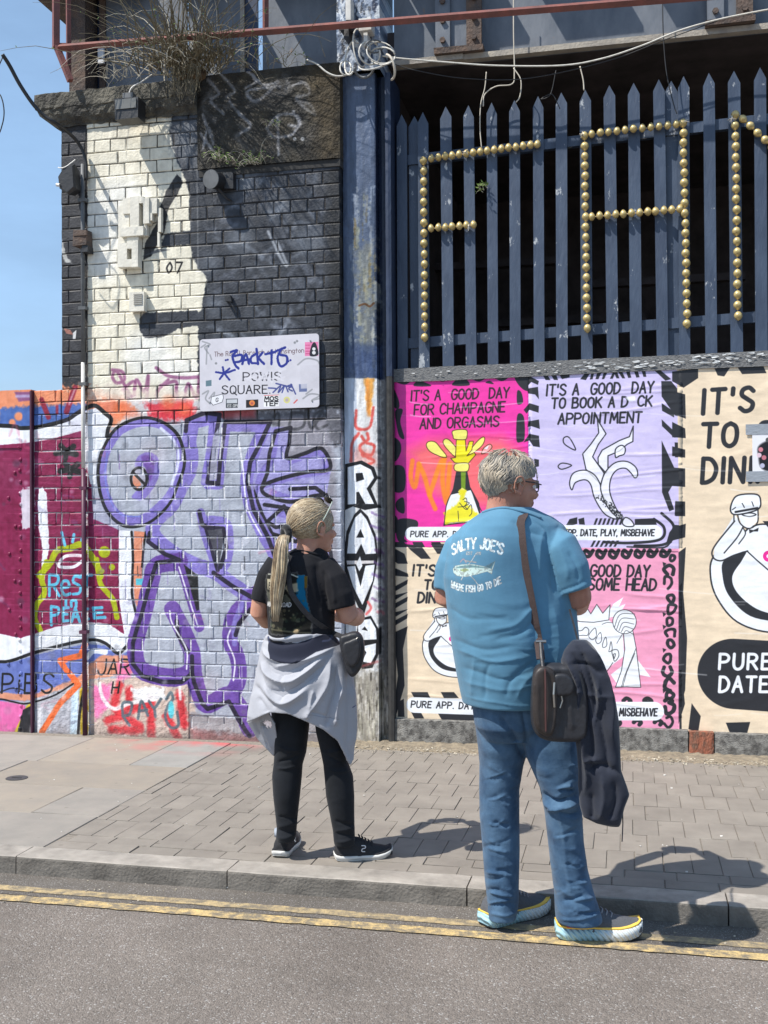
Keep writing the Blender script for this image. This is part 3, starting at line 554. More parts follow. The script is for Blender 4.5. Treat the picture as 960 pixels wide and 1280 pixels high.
# =================================================================== ground
KY = -2.62                               # kerb front
KH = 0.08
ZG = -KH
def asphalt(name, base, sc1=230, contrast=.5, col_hi=(.32, .30, .28), patch=.24):
    m = bpy.data.materials.new(name); m.use_nodes = True; t = m.node_tree; N = t.nodes; L = t.links; b = N['Principled BSDF']; b.inputs['Roughness'].default_value = .85; b.inputs['Specular IOR Level'].default_value = .25
    g = N.new('ShaderNodeNewGeometry').outputs['Position']
    v = N.new('ShaderNodeTexVoronoi'); v.inputs['Scale'].default_value = sc1; L.new(g, v.inputs['Vector'])
    r = N.new('ShaderNodeValToRGB'); e = r.color_ramp.elements; e[0].position = 0; e[1].position = 1; e[0].color = (*[x * (1 - contrast) for x in base], 1); e[1].color = (*[x * (1 + contrast) for x in base], 1)
    sp = N.new('ShaderNodeSeparateXYZ'); L.new(v.outputs['Color'], sp.inputs[0]); L.new(sp.outputs[0], r.inputs[0])
    # scattered pale chippings
    r2 = N.new('ShaderNodeValToRGB'); r2.color_ramp.elements[0].position = .93; r2.color_ramp.elements[1].position = .96; L.new(sp.outputs[1], r2.inputs[0])
    m1 = N.new('ShaderNodeMixRGB'); m1.inputs[2].default_value = (*col_hi, 1); L.new(r2.outputs[0], m1.inputs[0]); L.new(r.outputs[0], m1.inputs[1])
    n = N.new('ShaderNodeTexNoise'); n.inputs['Scale'].default_value = 1.3; n.inputs['Detail'].default_value = 9; n.inputs['Roughness'].default_value = .65; L.new(g, n.inputs['Vector'])
    mr = N.new('ShaderNodeMapRange'); mr.inputs[1].default_value = .3; mr.inputs[2].default_value = .7; mr.inputs[3].default_value = 1 - patch; mr.inputs[4].default_value = 1 + patch; L.new(n.outputs['Fac'], mr.inputs[0])
    mu = N.new('ShaderNodeMixRGB'); mu.blend_type = 'MULTIPLY'; mu.inputs[0].default_value = 1; L.new(m1.outputs[0], mu.inputs[1]); L.new(mr.outputs[0], mu.inputs[2]); L.new(mu.outputs[0], b.inputs['Base Color'])
    bp = N.new('ShaderNodeBump'); bp.inputs['Strength'].default_value = .8; bp.inputs['Distance'].default_value = .004; L.new(v.outputs['Distance'], bp.inputs['Height']); bp.invert = True
    n3 = N.new('ShaderNodeTexNoise'); n3.inputs['Scale'].default_value = 45; n3.inputs['Detail'].default_value = 5; L.new(g, n3.inputs['Vector'])
    b2 = N.new('ShaderNodeBump'); b2.inputs['Strength'].default_value = .5; b2.inputs['Distance'].default_value = .01; L.new(n3.outputs['Fac'], b2.inputs['Height']); L.new(bp.outputs[0], b2.inputs['Normal']); L.new(b2.outputs[0], b.inputs['Normal'])
    return m
M_road = asphalt('asphalt', (.175, .150, .130), 190, .24); M_gut = asphalt('gutter_asphalt', (.145, .128, .112), 280, .25, patch=.25)
def sheet(name, x0, x1, y0, y1, z, m, nx=1, ny=1, wob=0):
    vs = []; fs = []; 
    for j in range(ny + 1):
        for i in range(nx + 1):
            y = y0 + (y1 - y0) * j / ny
            if wob and j in (0, ny): y += random.uniform(-wob, wob)
            vs.append((x0 + (x1 - x0) * i / nx, y, z))
    for j in range(ny):
        for i in range(nx): a = j * (nx + 1) + i; fs.append((a, a + 1, a + nx + 2, a + nx + 1))
    return mesh_obj(name, vs, fs, m)
tag(sheet('road', -600, 600, -600, KY + .02, ZG, M_road), kind='structure')
tag(sheet('far_ground', -600, 600, KY + .02, 900, ZG - .05, mat('far_ground', (.2, .19, .17), .9)), kind='structure')
tag(sheet('gutter', -14, 14, KY - .24, KY + .01, ZG + .0025, M_gut, 300, 1, .008), kind='structure')
def paint_line(col):
    m = bpy.data.materials.new('road_line'); m.use_nodes = True; t = m.node_tree; N = t.nodes; L = t.links; b = N['Principled BSDF']; b.inputs['Roughness'].default_value = .7
    g = N.new('ShaderNodeNewGeometry').outputs['Position']
    n = N.new('ShaderNodeTexNoise'); n.inputs['Scale'].default_value = 22; n.inputs['Detail'].default_value = 10; n.inputs['Roughness'].default_value = .75; L.new(g, n.inputs['Vector'])
    r = N.new('ShaderNodeValToRGB'); r.color_ramp.elements[0].position = .43; r.color_ramp.elements[1].position = .60; r.color_ramp.elements[0].color = (.20, .165, .115, 1); r.color_ramp.elements[1].color = (*col, 1); L.new(n.outputs['Fac'], r.inputs[0]); L.new(r.outputs[0], b.inputs['Base Color'])
    n2 = N.new('ShaderNodeTexVoronoi'); n2.inputs['Scale'].default_value = 160; L.new(g, n2.inputs['Vector']); bp = N.new('ShaderNodeBump'); bp.inputs['Strength'].default_value = .6; bp.inputs['Distance'].default_value = .004; bp.invert = True; L.new(n2.outputs['Distance'], bp.inputs['Height']); L.new(bp.outputs[0], b.inputs['Normal']); return m
M_line = paint_line((.60, .43, .185)); M_line2 = paint_line((.46, .345, .18))
def ln(y0, m, wd=.055): tag(sheet('road_line', -14, 14, y0, y0 + wd, ZG + .005, m, 700, 1, .004), kind='structure')
YL1 = atz(480, 1147, ZG).y; YL2 = atz(480, 1161, ZG).y
ln(YL1 - .03, M_line2, .058); ln(YL2 - .028, M_line, .066)
# kerb
kerb = tag(thing('kerb', None, None, (0, KY, 0)), kind='structure')
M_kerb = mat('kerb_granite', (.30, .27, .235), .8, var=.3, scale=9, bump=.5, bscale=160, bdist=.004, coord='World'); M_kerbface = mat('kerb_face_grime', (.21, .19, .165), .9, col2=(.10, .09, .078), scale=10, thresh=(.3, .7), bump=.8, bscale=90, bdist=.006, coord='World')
def stone(x0, x1, dark=0):
    m = MB(); e = .008; nx = 14; prof = [(.15, -.14), (.15, 0), (e, 0), (.002, -.003), (0, -e), (0, -.14)]; rows = []
    rr = random.Random(int(x0 * 100))
    for i in range(nx + 1):
        x = x0 + .003 + (x1 - x0 - .006) * i / nx; q = rr.uniform(-.003, .003) if 0 < i < nx else .004
        rows.append([Vector((x, KY + y + (max(q, -.002) if y < .02 else 0), z + (rr.uniform(-.0015, .0015) if z == 0 else 0) - (abs(q) if z == -e else 0))) for y, z in prof])
    m.loft(rows, closed=True); o = m.build('kerb_stone', [M_kerb, M_kerbface], kerb)
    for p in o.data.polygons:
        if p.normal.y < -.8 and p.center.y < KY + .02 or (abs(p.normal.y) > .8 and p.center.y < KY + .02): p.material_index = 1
    return o
xj = [atz(57, 1050, 0).x, atz(305, 1070, 0).x, atz(592, 1090, 0).x, atz(905, 1110, 0).x]
print('kerb joints', xj)
d = .93; X = [xj[0] - d * k for k in (9, 8, 7, 6, 5, 4, 3, 2, 1)] + xj + [xj[-1] + d * k for k in (1, 2, 3, 4, 5)]
for a, b_ in zip(X[:-1], X[1:]): stone(a, b_)
# pavement bed, pavers, slabs
pav = tag(thing('pavement', None, None, (0, -1.2, 0)), kind='structure')
M_sand = mat('joint_sand', (.215, .187, .155), .95, var=.3, scale=60, bump=.5, coord='World')
b0 = MB(); b0.box(-12, 9, KY + .15, .30, -.3, -.005); b0.build('bedding', M_sand, pav)
def paver_mat(name, c, c2):
    m = mat(name, c, .85, col2=c2, scale=5, bump=.5, bscale=220, bdist=.003, coord='World', thresh=(.35, .68)); N = m.node_tree.nodes; L = m.node_tree.links; b = N['Principled BSDF']
    oi = N.new('ShaderNodeObjectInfo'); mr = N.new('ShaderNodeMapRange'); mr.inputs[3].default_value = .92; mr.inputs[4].default_value = 1.06; L.new(oi.outputs['Random'], mr.inputs[0])
    src = b.inputs['Base Color'].links[0].from_socket; mu = N.new('ShaderNodeMixRGB'); mu.blend_type = 'MULTIPLY'; mu.inputs[0].default_value = 1; L.new(src, mu.inputs[1]); L.new(mr.outputs[0], mu.inputs[2])
    v = N.new('ShaderNodeTexVoronoi'); v.inputs['Scale'].default_value = 7; v.feature = 'F1'; g = N.new('ShaderNodeNewGeometry'); L.new(g.outputs['Position'], v.inputs['Vector'])   # old gum spots
    r = N.new('ShaderNodeValToRGB'); r.color_ramp.elements[0].position = .07; r.color_ramp.elements[1].position = .1; r.color_ramp.elements[0].color = (.8, .79, .78, 1); r.color_ramp.elements[1].color = (1, 1, 1, 1); L.new(v.outputs['Distance'], r.inputs[0])
    m2 = N.new('ShaderNodeMixRGB'); m2.blend_type = 'MULTIPLY'; m2.inputs[0].default_value = 1; L.new(mu.outputs[0], m2.inputs[1]); L.new(r.outputs[0], m2.inputs[2]); s5 = N.new('ShaderNodeSeparateXYZ'); L.new(g.outputs['Position'], s5.inputs[0]); ya = N.new('ShaderNodeMapRange'); ya.inputs[1].default_value = -.55; ya.inputs[2].default_value = -.08; L.new(s5.outputs[1], ya.inputs[0])      # red overspray dusted on the flags by the wall
    xa_ = N.new('ShaderNodeMapRange'); xa_.inputs[1].default_value = aty(140, 655, 0).x; xa_.inputs[2].default_value = aty(200, 655, 0).x; L.new(s5.outputs[0], xa_.inputs[0]); xb_ = N.new('ShaderNodeMapRange'); xb_.inputs[1].default_value = aty(350, 655, 0).x; xb_.inputs[2].default_value = aty(290, 655, 0).x; L.new(s5.outputs[0], xb_.inputs[0])
    n6 = N.new('ShaderNodeTexNoise'); n6.inputs['Scale'].default_value = 4.5; n6.inputs['Detail'].default_value = 5; L.new(g.outputs['Position'], n6.inputs['Vector']); r6 = N.new('ShaderNodeValToRGB'); r6.color_ramp.elements[0].position = .42; r6.color_ramp.elements[1].position = .62; L.new(n6.outputs['Fac'], r6.inputs[0]); last = r6.outputs[0]
    for q in (ya, xa_, xb_): mu6 = N.new('ShaderNodeMath'); mu6.operation = 'MULTIPLY'; L.new(last, mu6.inputs[0]); L.new(q.outputs[0], mu6.inputs[1]); last = mu6.outputs[0]
    m7 = N.new('ShaderNodeMixRGB'); m7.inputs[2].default_value = (.50, .10, .10, 1); L.new(last, m7.inputs[0]); L.new(m2.outputs[0], m7.inputs[1]); L.new(m7.outputs[0], b.inputs['Base Color']); return m
M_pav = paver_mat('paver', (.255, .226, .192), (.198, .174, .148)); M_slab = paver_mat('york_slab', (.30, .27, .235), (.24, .22, .195)); M_slab2 = paver_mat('york_slab_warm', (.305, .262, .21), (.255, .225, .19)); M_slab3 = paver_mat('york_slab_grey', (.31, .295, .27), (.25, .24, .22))
def slab_mesh(lx, ly, e=.0018, h=.05, jit=.0015, m=M_pav, seed=0):
    r = random.Random(seed); j = lambda: r.uniform(-jit, jit)
    vs = [(x, y, -h) for x, y in ((0, 0), (lx, 0), (lx, ly), (0, ly))] + [(x + j(), y + j(), -.0035) for x, y in ((0, 0), (lx, 0), (lx, ly), (0, ly))] + [(x + j(), y + j(), j() * .6) for x, y in ((e, e), (lx - e, e), (lx - e, ly - e), (e, ly - e))]
    me = bpy.data.meshes.new('paver'); me.from_pydata(vs, [], [(0, 1, 5, 4), (1, 2, 6, 5), (2, 3, 7, 6), (3, 0, 4, 7), (4, 5, 9, 8), (5, 6, 10, 9), (6, 7, 11, 10), (7, 4, 8, 11), (8, 9, 10, 11)]); me.update(); me.materials.append(m); return me
XP = (atz(73, 1049, 0).x + atz(255, 948, 0).x) / 2; print('XP', atz(73, 1049, 0).x, atz(255, 948, 0).x)
Y0, Y1 = KY + .15, -.13; PWD, PLN = .118, .262
cells = []
for k in range(2):
    x = XP + .05 * k
    while x < 3.2: cells.append((x, Y0 + .105 * k, .205, .102)); x += .209
y = Y0 + .21; i = 0
while y < Y1 - .03:
    b_ = min(y + PLN, Y1); x = XP - (0 if i % 2 else 0) + random.uniform(-.004, .004); first = i % 2
    while x < 3.2:
        wd_ = PWD * (.5 if first else 1); first = 0; cells.append((x, y, wd_ - .0022, b_ - y - .0022)); x += wd_
    y += PLN; i += 1
cells.sort(key=lambda c: (Vector((c[0], c[1], 0)) - CAM).length + (6 if proj((c[0], c[1], 0))[0] > 985 or proj((c[0], c[1], 0))[0] < -30 else 0))
cache = {}; joined = MB()
for i, (x, y, lx, ly) in enumerate(cells):
    key = (round(lx, 3), round(ly, 3), random.randrange(4))
    if key not in cache: cache[key] = slab_mesh(lx, ly, seed=i)
    me = cache[key]; loc = Vector((x + .002, y + .002, random.uniform(-.0015, .0015)))
    if i < 292:
        o = bpy.data.objects.new('paver', me); COL.objects.link(o); o.parent = pav; o.matrix_parent_inverse = pw(pav).inverted(); o.matrix_basis = Matrix.Translation(loc) @ Matrix.Rotation(random.uniform(-.006, .006), 4, 'Z')
    else: joined.add([loc + v.co for v in me.vertices], [tuple(p.vertices) for p in me.polygons])
tag(joined.build('paver_field', M_pav, pav), kind='stuff')
# flagstones to the left, laid in rows parallel to the kerb
ys = [Y0, Y0 + .52, Y0 + 1.06, Y0 + 1.62, Y1 + .02]; rr = random.Random(3)
for r_, (ya, yb) in enumerate(zip(ys[:-1], ys[1:])):
    x = XP; first = True
    while x > -8.5:
        L_ = rr.choice([.62, .75, .9, 1.05]) * (.6 if first and r_ % 2 else 1); first = False; m = rr.choice([M_slab, M_slab, M_slab2, M_slab3])
        me = slab_mesh(L_ - .005, yb - ya - .006, e=.003, seed=r_, m=m); me.name = 'flagstone'; o = bpy.data.objects.new('flagstone', me); COL.objects.link(o); o.parent = pav; o.matrix_parent_inverse = pw(pav).inverted(); o.matrix_basis = Matrix.Translation((x - L_, ya + .003, rr.uniform(-.0015, .002))); x -= L_
# stopcock cover
c = atz(21, 972, .004); m = MB(); m.tube([(c.x, c.y, -.02), (c.x, c.y, .0035)], .062, 20); cv = m.build('stopcock_cover', mat('cast_iron', (.05, .05, .052), .6, bump=.3), None); tag(cv, 'small round cast iron cover set in the flagstones at the far left', 'utility cover')
m = MB(); m.box(c.x - .03, c.x + .03, c.y - .006, c.y + .006, .0036, .0046); m.build('lifting_slot', mat('slot_black', (.01, .01, .01)), cv)
# dirt, grit and crumbs along the foot of the wall
dirt = MB(); nx = 260
for j in range(5):
    for i in range(nx + 1):
        x = XP + .3 + (3.2 - XP) * i / nx; y = -.16 + j * .09; h = [-.004, .004, .012, .016, .016][j] * random.uniform(.5, 1.3)
        dirt.v.append(Vector((x, y + (random.uniform(-.03, .03) if j == 0 else 0), h)))
for j in range(4):
    for i in range(nx): a = j * (nx + 1) + i; dirt.f.append((a, a + 1, a + nx + 2, a + nx + 1))
tag(dirt.build('dirt', mat('dirt', (.33, .27, .19), .95, col2=(.14, .115, .085), scale=25, bump=.8, bscale=120, coord='World'), None, True), kind='stuff')
def crumbs(name, n, xr, yr, zf, size, m, seed):
    r = random.Random(seed); mb = MB()
    for i in range(n):
        x = r.uniform(*xr); y = r.uniform(*yr) if yr[0] != 'g' else r.gauss(yr[1], yr[2]); s = size * r.uniform(.3, 1) ** 1.5 * (2 if r.random() < .05 else 1); z = zf
        mb.box(x - s, x + s, y - s * r.uniform(.4, 1), y + s * r.uniform(.4, 1), z, z + s * r.uniform(.4, 1), jit=s * .5)
    return tag(mb.build(name, m, None), kind='stuff')
M_crumb = mat('crumbs', (.52, .46, .36), .9, col2=(.2, .17, .13), scale=9, thresh=(.4, .6), coord='World')
crumbs('grit', 1700, (XP + .8, 2.6), ('g', -.10, .06), .004, .0055, M_crumb, 2)
crumbs('loose_chippings', 240, (-3.6, 2.2), ('g', KY - .12, .09), ZG + .004, .004, M_crumb, 4)
crumbs('scattered_litter_specks', 70, (-3.4, 2.4), (Y0, -.3), .001, .005, mat('pale_specks', (.6, .57, .52), .9), 6)
# painted overspray on the flags beside the wall
# --- small litter things
def flat_thing(name, px, py, z, poly, m, label, cat, th=.002, rot=0):
    c = atz(px, py, z); mb = MB(); n = len(poly); ca, sa = math.cos(rot), math.sin(rot); P = [(c.x + a * ca - b * sa, c.y + a * sa + b * ca) for a, b in poly]
    mb.add([(x, y, z) for x, y in P] + [(x, y, z + th + random.uniform(0, .004)) for x, y in P], [tuple(range(n))[::-1], tuple(range(n, 2 * n))] + [(k, (k + 1) % n, n + (k + 1) % n, n + k) for k in range(n)])
    return tag(mb.build(name, m), label, cat)
M_pap = mat('litter_paper', (.75, .74, .7), .8, var=.1)
flat_thing('paper_strip', 272, 1109, ZG + .006, [(-.05, -.006), (.05, -.004), (.052, .01), (-.048, .008)], M_pap, 'narrow white paper strip lying on the gutter beside the kerb', 'litter')
flat_thing('dry_leaf', 430, 1116, ZG + .006, [(-.022, 0), (-.008, -.012), (.02, -.004), (.026, .006), (.004, .014), (-.012, .01)], mat('leaf_brown', (.42, .27, .13), .8), 'curled brown leaf in the gutter in front of the standing woman', 'leaf', .004)
# little weed at the kerb foot
wd = MB(); c = atz(400, 1107, ZG + .004)
for i in range(16):
    a = random.uniform(0, 6.28); l = random.uniform(.012, .03); p = Vector((c.x + random.uniform(-.015, .015), c.y, c.z)); q = p + Vector((math.cos(a) * l, math.sin(a) * l * .5, l)); s = Vector((.003, 0, 0)); wd.add([p - s, p + s, q], [(0, 1, 2)])
tag(wd.build('kerb_weed', mat('weed_green', (.10, .16, .04), .7)), 'tiny green weed sprouting at the foot of the kerb', 'weed')
# =================================================================== iron column
ppx = lambda px, y: aty(px, 655, y).x
zc = lambda px, py, y: aty(px, py, y).z
CX0, CX1 = XC + .004, ppx(472, YC); CTOP = zc(455, 92, YC)
Cp = Paint(CX0 - .02, ppx(495, YC), -.1, CTOP + .1, 430, (.22, .28, .40), tf=tfy(YC))
def paint_col():
    nv = (.11, .15, .24); rg = random.Random(9)
    Cp.T().fill([(420, 80), (500, 80), (500, 475), (420, 475)], (.32, .37, .46), 1)
    Cp.fill([(468, 80), (500, 80), (500, 475), (468, 475)], nv, 1, 1)  # right side in dark navy: shade of the turned-away face painted in
    for i in range(90):
        y = rg.uniform(230, 470); x = rg.uniform(438, 470); Cp.stroke([(x, y), (x + rg.uniform(-1, 1), y + rg.uniform(5, 40))], rg.uniform(.8, 3.5), rg.choice([(.62, .66, .72), (.55, .56, .5), (.2, .25, .36), (.70, .72, .74), (.42, .36, .22)]), rg.uniform(.3, .8), .7, wob=2)
    Cp.fill([(444, 310), (468, 300), (470, 440), (450, 440)], (.60, .58, .48), .45, 5, wob=10); Cp.fill([(436, 430), (475, 430), (475, 473), (436, 473)], (.2, .27, .42), .7, 3, wob=4)
    Cp.stroke([(449, 382), (456, 380), (462, 383), (467, 379)], 2, (.35, .22, .1), 1, .5)
    Cp.fill([(420, 473), (478, 473), (478, 960), (420, 960)], (.86, .86, .86), 1, .8); Cp.fill([(428, 473), (445, 473), (447, 570), (428, 590)], (.74, .78, .84), 1, 1)  # bluish strip paints in the pier's shade on the white
    Cp.fill([(478, 460), (500, 460), (500, 960), (478, 960)], (.10, .10, .11), 1, 1); Cp.fill([(473, 473), (484, 473), (484, 960), (473, 960)], (.42, .41, .41), .9, 3, wob=4)  # black and grey strips paint in the shaded recess
    Cp.T(410, 450, 2.612)
    Cp.fill([(118, 60), (150, 60), (148, 110), (138, 190), (128, 170)], (.90, .62, .25), .9, 4, wob=5); Cp.stroke([(128, 70), (132, 180)], 10, (.85, .5, .2), .6, 4)
    for p in ([(92, 165), (92, 220), (135, 220), (148, 155)], [(75, 330), (80, 270), (100, 240)], [(110, 250), (125, 270), (150, 280), (140, 310), (110, 300), (105, 280), (130, 260), (128, 240)], [(110, 310), (150, 330), (120, 345)]): Cp.stroke(p, 9, (.82, .22, .18), .8, 2.5, wob=2)
    Cp.fill([(80, 300), (100, 280), (155, 300), (160, 345), (80, 340)], (.85, .45, .4), .4, 8)
    # the word down the column
    def shape(ps, c=K, **k): Cp.fill(ps, c, 1, .8, curve=False, **k)
    shape([(55, 340), (110, 328), (150, 350), (162, 385), (140, 420), (165, 482), (120, 490), (80, 478), (100, 470), (55, 490)])
    shape([(64, 350), (105, 340), (140, 358), (150, 385), (126, 420), (150, 470), (122, 470), (100, 430), (92, 432), (92, 470), (64, 472)], WH); shape([(90, 370), (112, 368), (118, 390), (92, 398)])
    shape([(105, 485), (130, 510), (155, 570), (163, 640), (150, 720), (118, 830), (100, 810), (60, 720), (50, 640), (60, 560), (85, 505)])
    shape([(107, 498), (125, 520), (150, 580), (156, 632), (122, 634), (108, 600), (92, 632), (62, 632), (68, 570), (88, 515)], WH); shape([(92, 580), (106, 552), (118, 580)])
    shape([(60, 655), (150, 655), (150, 664), (62, 668)], (.8, .78, .78)); shape([(62, 675), (88, 672), (106, 740), (122, 672), (152, 668), (146, 720), (112, 800), (82, 740)], WH); shape([(104, 640), (112, 672), (102, 690), (92, 668)], WH)
    shape([(100, 845), (140, 835), (165, 880), (165, 960), (145, 1005), (110, 1010), (95, 960), (95, 880)])
    shape([(108, 850), (138, 845), (156, 878), (158, 912), (100, 915), (98, 870)], WH); shape([(110, 880), (120, 870), (130, 885)]); shape([(112, 935), (156, 925), (155, 960), (140, 990), (112, 985), (125, 955)], WH)
    Cp.stroke([(125, 830), (140, 810), (130, 790)], 8, (.85, .35, .35), .8, 2); Cp.stroke([(110, 1000), (160, 985)], 8, (.8, .35, .35), .5, 3)
    for i in range(9): y = 500 + i * 40; Cp.stroke([(150 + rg.uniform(-20, 15), y), (172, y + 12)], 8, rg.choice([(.42, .3, .55), (.8, .45, .5), (.35, .2, .4)]), .6, 2.5, wob=4)
    Cp.T()
    Cp.fill([(425, 840), (478, 838), (482, 960), (425, 960)], (.55, .52, .47), .85, 8, wob=10)
    for i in range(160): y = rg.uniform(840, 930); x = rg.uniform(445, 484); Cp.stroke([(x, y), (x + rg.uniform(-1, 1), y + rg.uniform(5, 22))], rg.uniform(.5, 2), rg.choice([(.75, .73, .66), (.25, .23, .2), (.85, .83, .8)]), .5, .5)
    n = vnoise(Cp.h, Cp.w, (8, 50), 2, 4); Cp.a *= (.82 + .36 * n[..., None])
paint_col(); M_colp = img_mat('column_paint', Cp.image('column_paint_map'), Cp, rough=.42, bump=.6, bscale=45, dirt=.12, bdist=.006)
M_navy = mat('navy_paint_shaded', (.018, .030, .065), .45, var=.3, scale=10, bump=.25, bscale=50, stretch=(1, 1, .25), coord='World')  # navy darkened so the colour carries the shade on the column's side
col = thing('iron_column', 'tall iron column beside the brick pier, blue above and lettered RAVE in white below', 'column', ((CX0 + CX1) / 2, YC, 0))
def grid_box(m, x0, x1, y, yb, z0, z1, nx, nz, amp, seed, e=.004):
    rr = random.Random(seed); n0 = len(m.v)
    for i in range(nx + 1):
        for k in range(nz + 1):
            ed = i in (0, nx); m.v.append(Vector((x0 + (x1 - x0) * i / nx + (rr.uniform(-amp, amp) * .6 if ed else 0), y + rr.uniform(-amp, amp) * .5 + (e if ed else 0), z0 + (z1 - z0) * k / nz)))
    for i in range(nx):
        for k in range(nz): a = n0 + i * (nz + 1) + k; m.f.append((a, a + nz + 1, a + nz + 2, a + 1))
    n = len(m.v); m.v += [Vector((x0, yb, z0)), Vector((x0, yb, z1)), Vector((x1, yb, z0)), Vector((x1, yb, z1))]
    L = n0; Rr = n0 + nx * (nz + 1)
    m.f.append(tuple([L + k for k in range(nz + 1)] + [n + 1, n])); m.f.append(tuple([Rr + k for k in range(nz, -1, -1)] + [n + 2, n + 3])); m.f.append(tuple([L + i * (nz + 1) + nz for i in range(nx + 1)] + [n + 3, n + 1]))
m = MB(); grid_box(m, CX0, CX1, YC, .40, -.2, CTOP, 8, 90, .0025, 1); m.build('shaft', M_colp, col)
m = MB(); grid_box(m, CX1 + .002, ppx(484, .15), .15, .40, -.2, CTOP, 2, 60, .002, 2); m.build('web', M_colp, col)
m = MB(); grid_box(m, ppx(484, .085), ppx(491, .085), .085, .40, zc(488, 470, .085), CTOP, 2, 40, .002, 3); m.build('flange', M_navy, col)  # dark navy gives the flange its unlit look by colour
m = MB(); grid_box(m, ppx(484, .085), ppx(491, .085), .085, .40, -.2, zc(488, 470, .085) - .001, 2, 40, .002, 3); m.build('flange_foot', M_dark, col)  # black colour stands in for shade on the lower flange
# column head with peeling paint
HX0, HX1 = ppx(424, .03), ppx(478, .03); Hp = Paint(HX0 - .05, HX1 + .1, CTOP - .1, CTOP + .9, 430, (.52, .57, .64), tf=tfy(.03))
rg = random.Random(12)
for i in range(420):
    x = rg.uniform(420, 485); y = rg.uniform(-60, 96); Hp.stroke([(x, y), (x + rg.uniform(-1.5, 1.5), y + rg.uniform(3, 14))], rg.uniform(1, 4), rg.choice([(.08, .1, .14), (.75, .78, .82), (.35, .42, .52), (.85, .86, .86), (.12, .16, .25)]), .75, .6, wob=3)
M_head = img_mat('column_head_paint', Hp.image('column_head_map'), Hp, rough=.5, bump=.8, bscale=50, bdist=.008)
m = MB(); grid_box(m, HX0, HX1, .03, .45, CTOP + .004, CTOP + .85, 6, 20, .003, 4); m.build('head', M_head, col)
# =================================================================== hoarding, sill, posters
HX = ppx(491, YH); HXE = ppx(1010, YH) ; HZ0 = zc(700, 908, YH); HZ1 = zc(700, 452, YH)
Pp = Paint(HX - .02, HXE + .3, -.05, zc(960, 430, YH) + .1, 560, (.16, .17, .19), tf=tfy(YH - .004))
PB = (.165, .17, .19); PK = (.93, .22, .64); PL = (.80, .76, .91); PE = (.91, .83, .72); PR = (.93, .62, .74); PW = (.93, .94, .96)
def blobs(seed, box, n, col_, s0, s1, ring=False):
    rg = random.Random(seed)
    for i in range(n):
        cx = rg.uniform(box[0], box[2]); cy = rg.uniform(box[1], box[3]); r = rg.uniform(s0, s1); a0 = rg.uniform(0, 6.28)
        P = [(cx + r * rg.uniform(.6, 1.2) * math.cos(a0 + k * 1.047), cy + r * rg.uniform(.6, 1.3) * math.sin(a0 + k * 1.047)) for k in range(6)]
        if ring: Pp.stroke(P, r * .62, PB, 1, .3, closed=rg.random() < .6, wob=.3)
        else: Pp.fill(P, PB, 1, .3, curve=True)
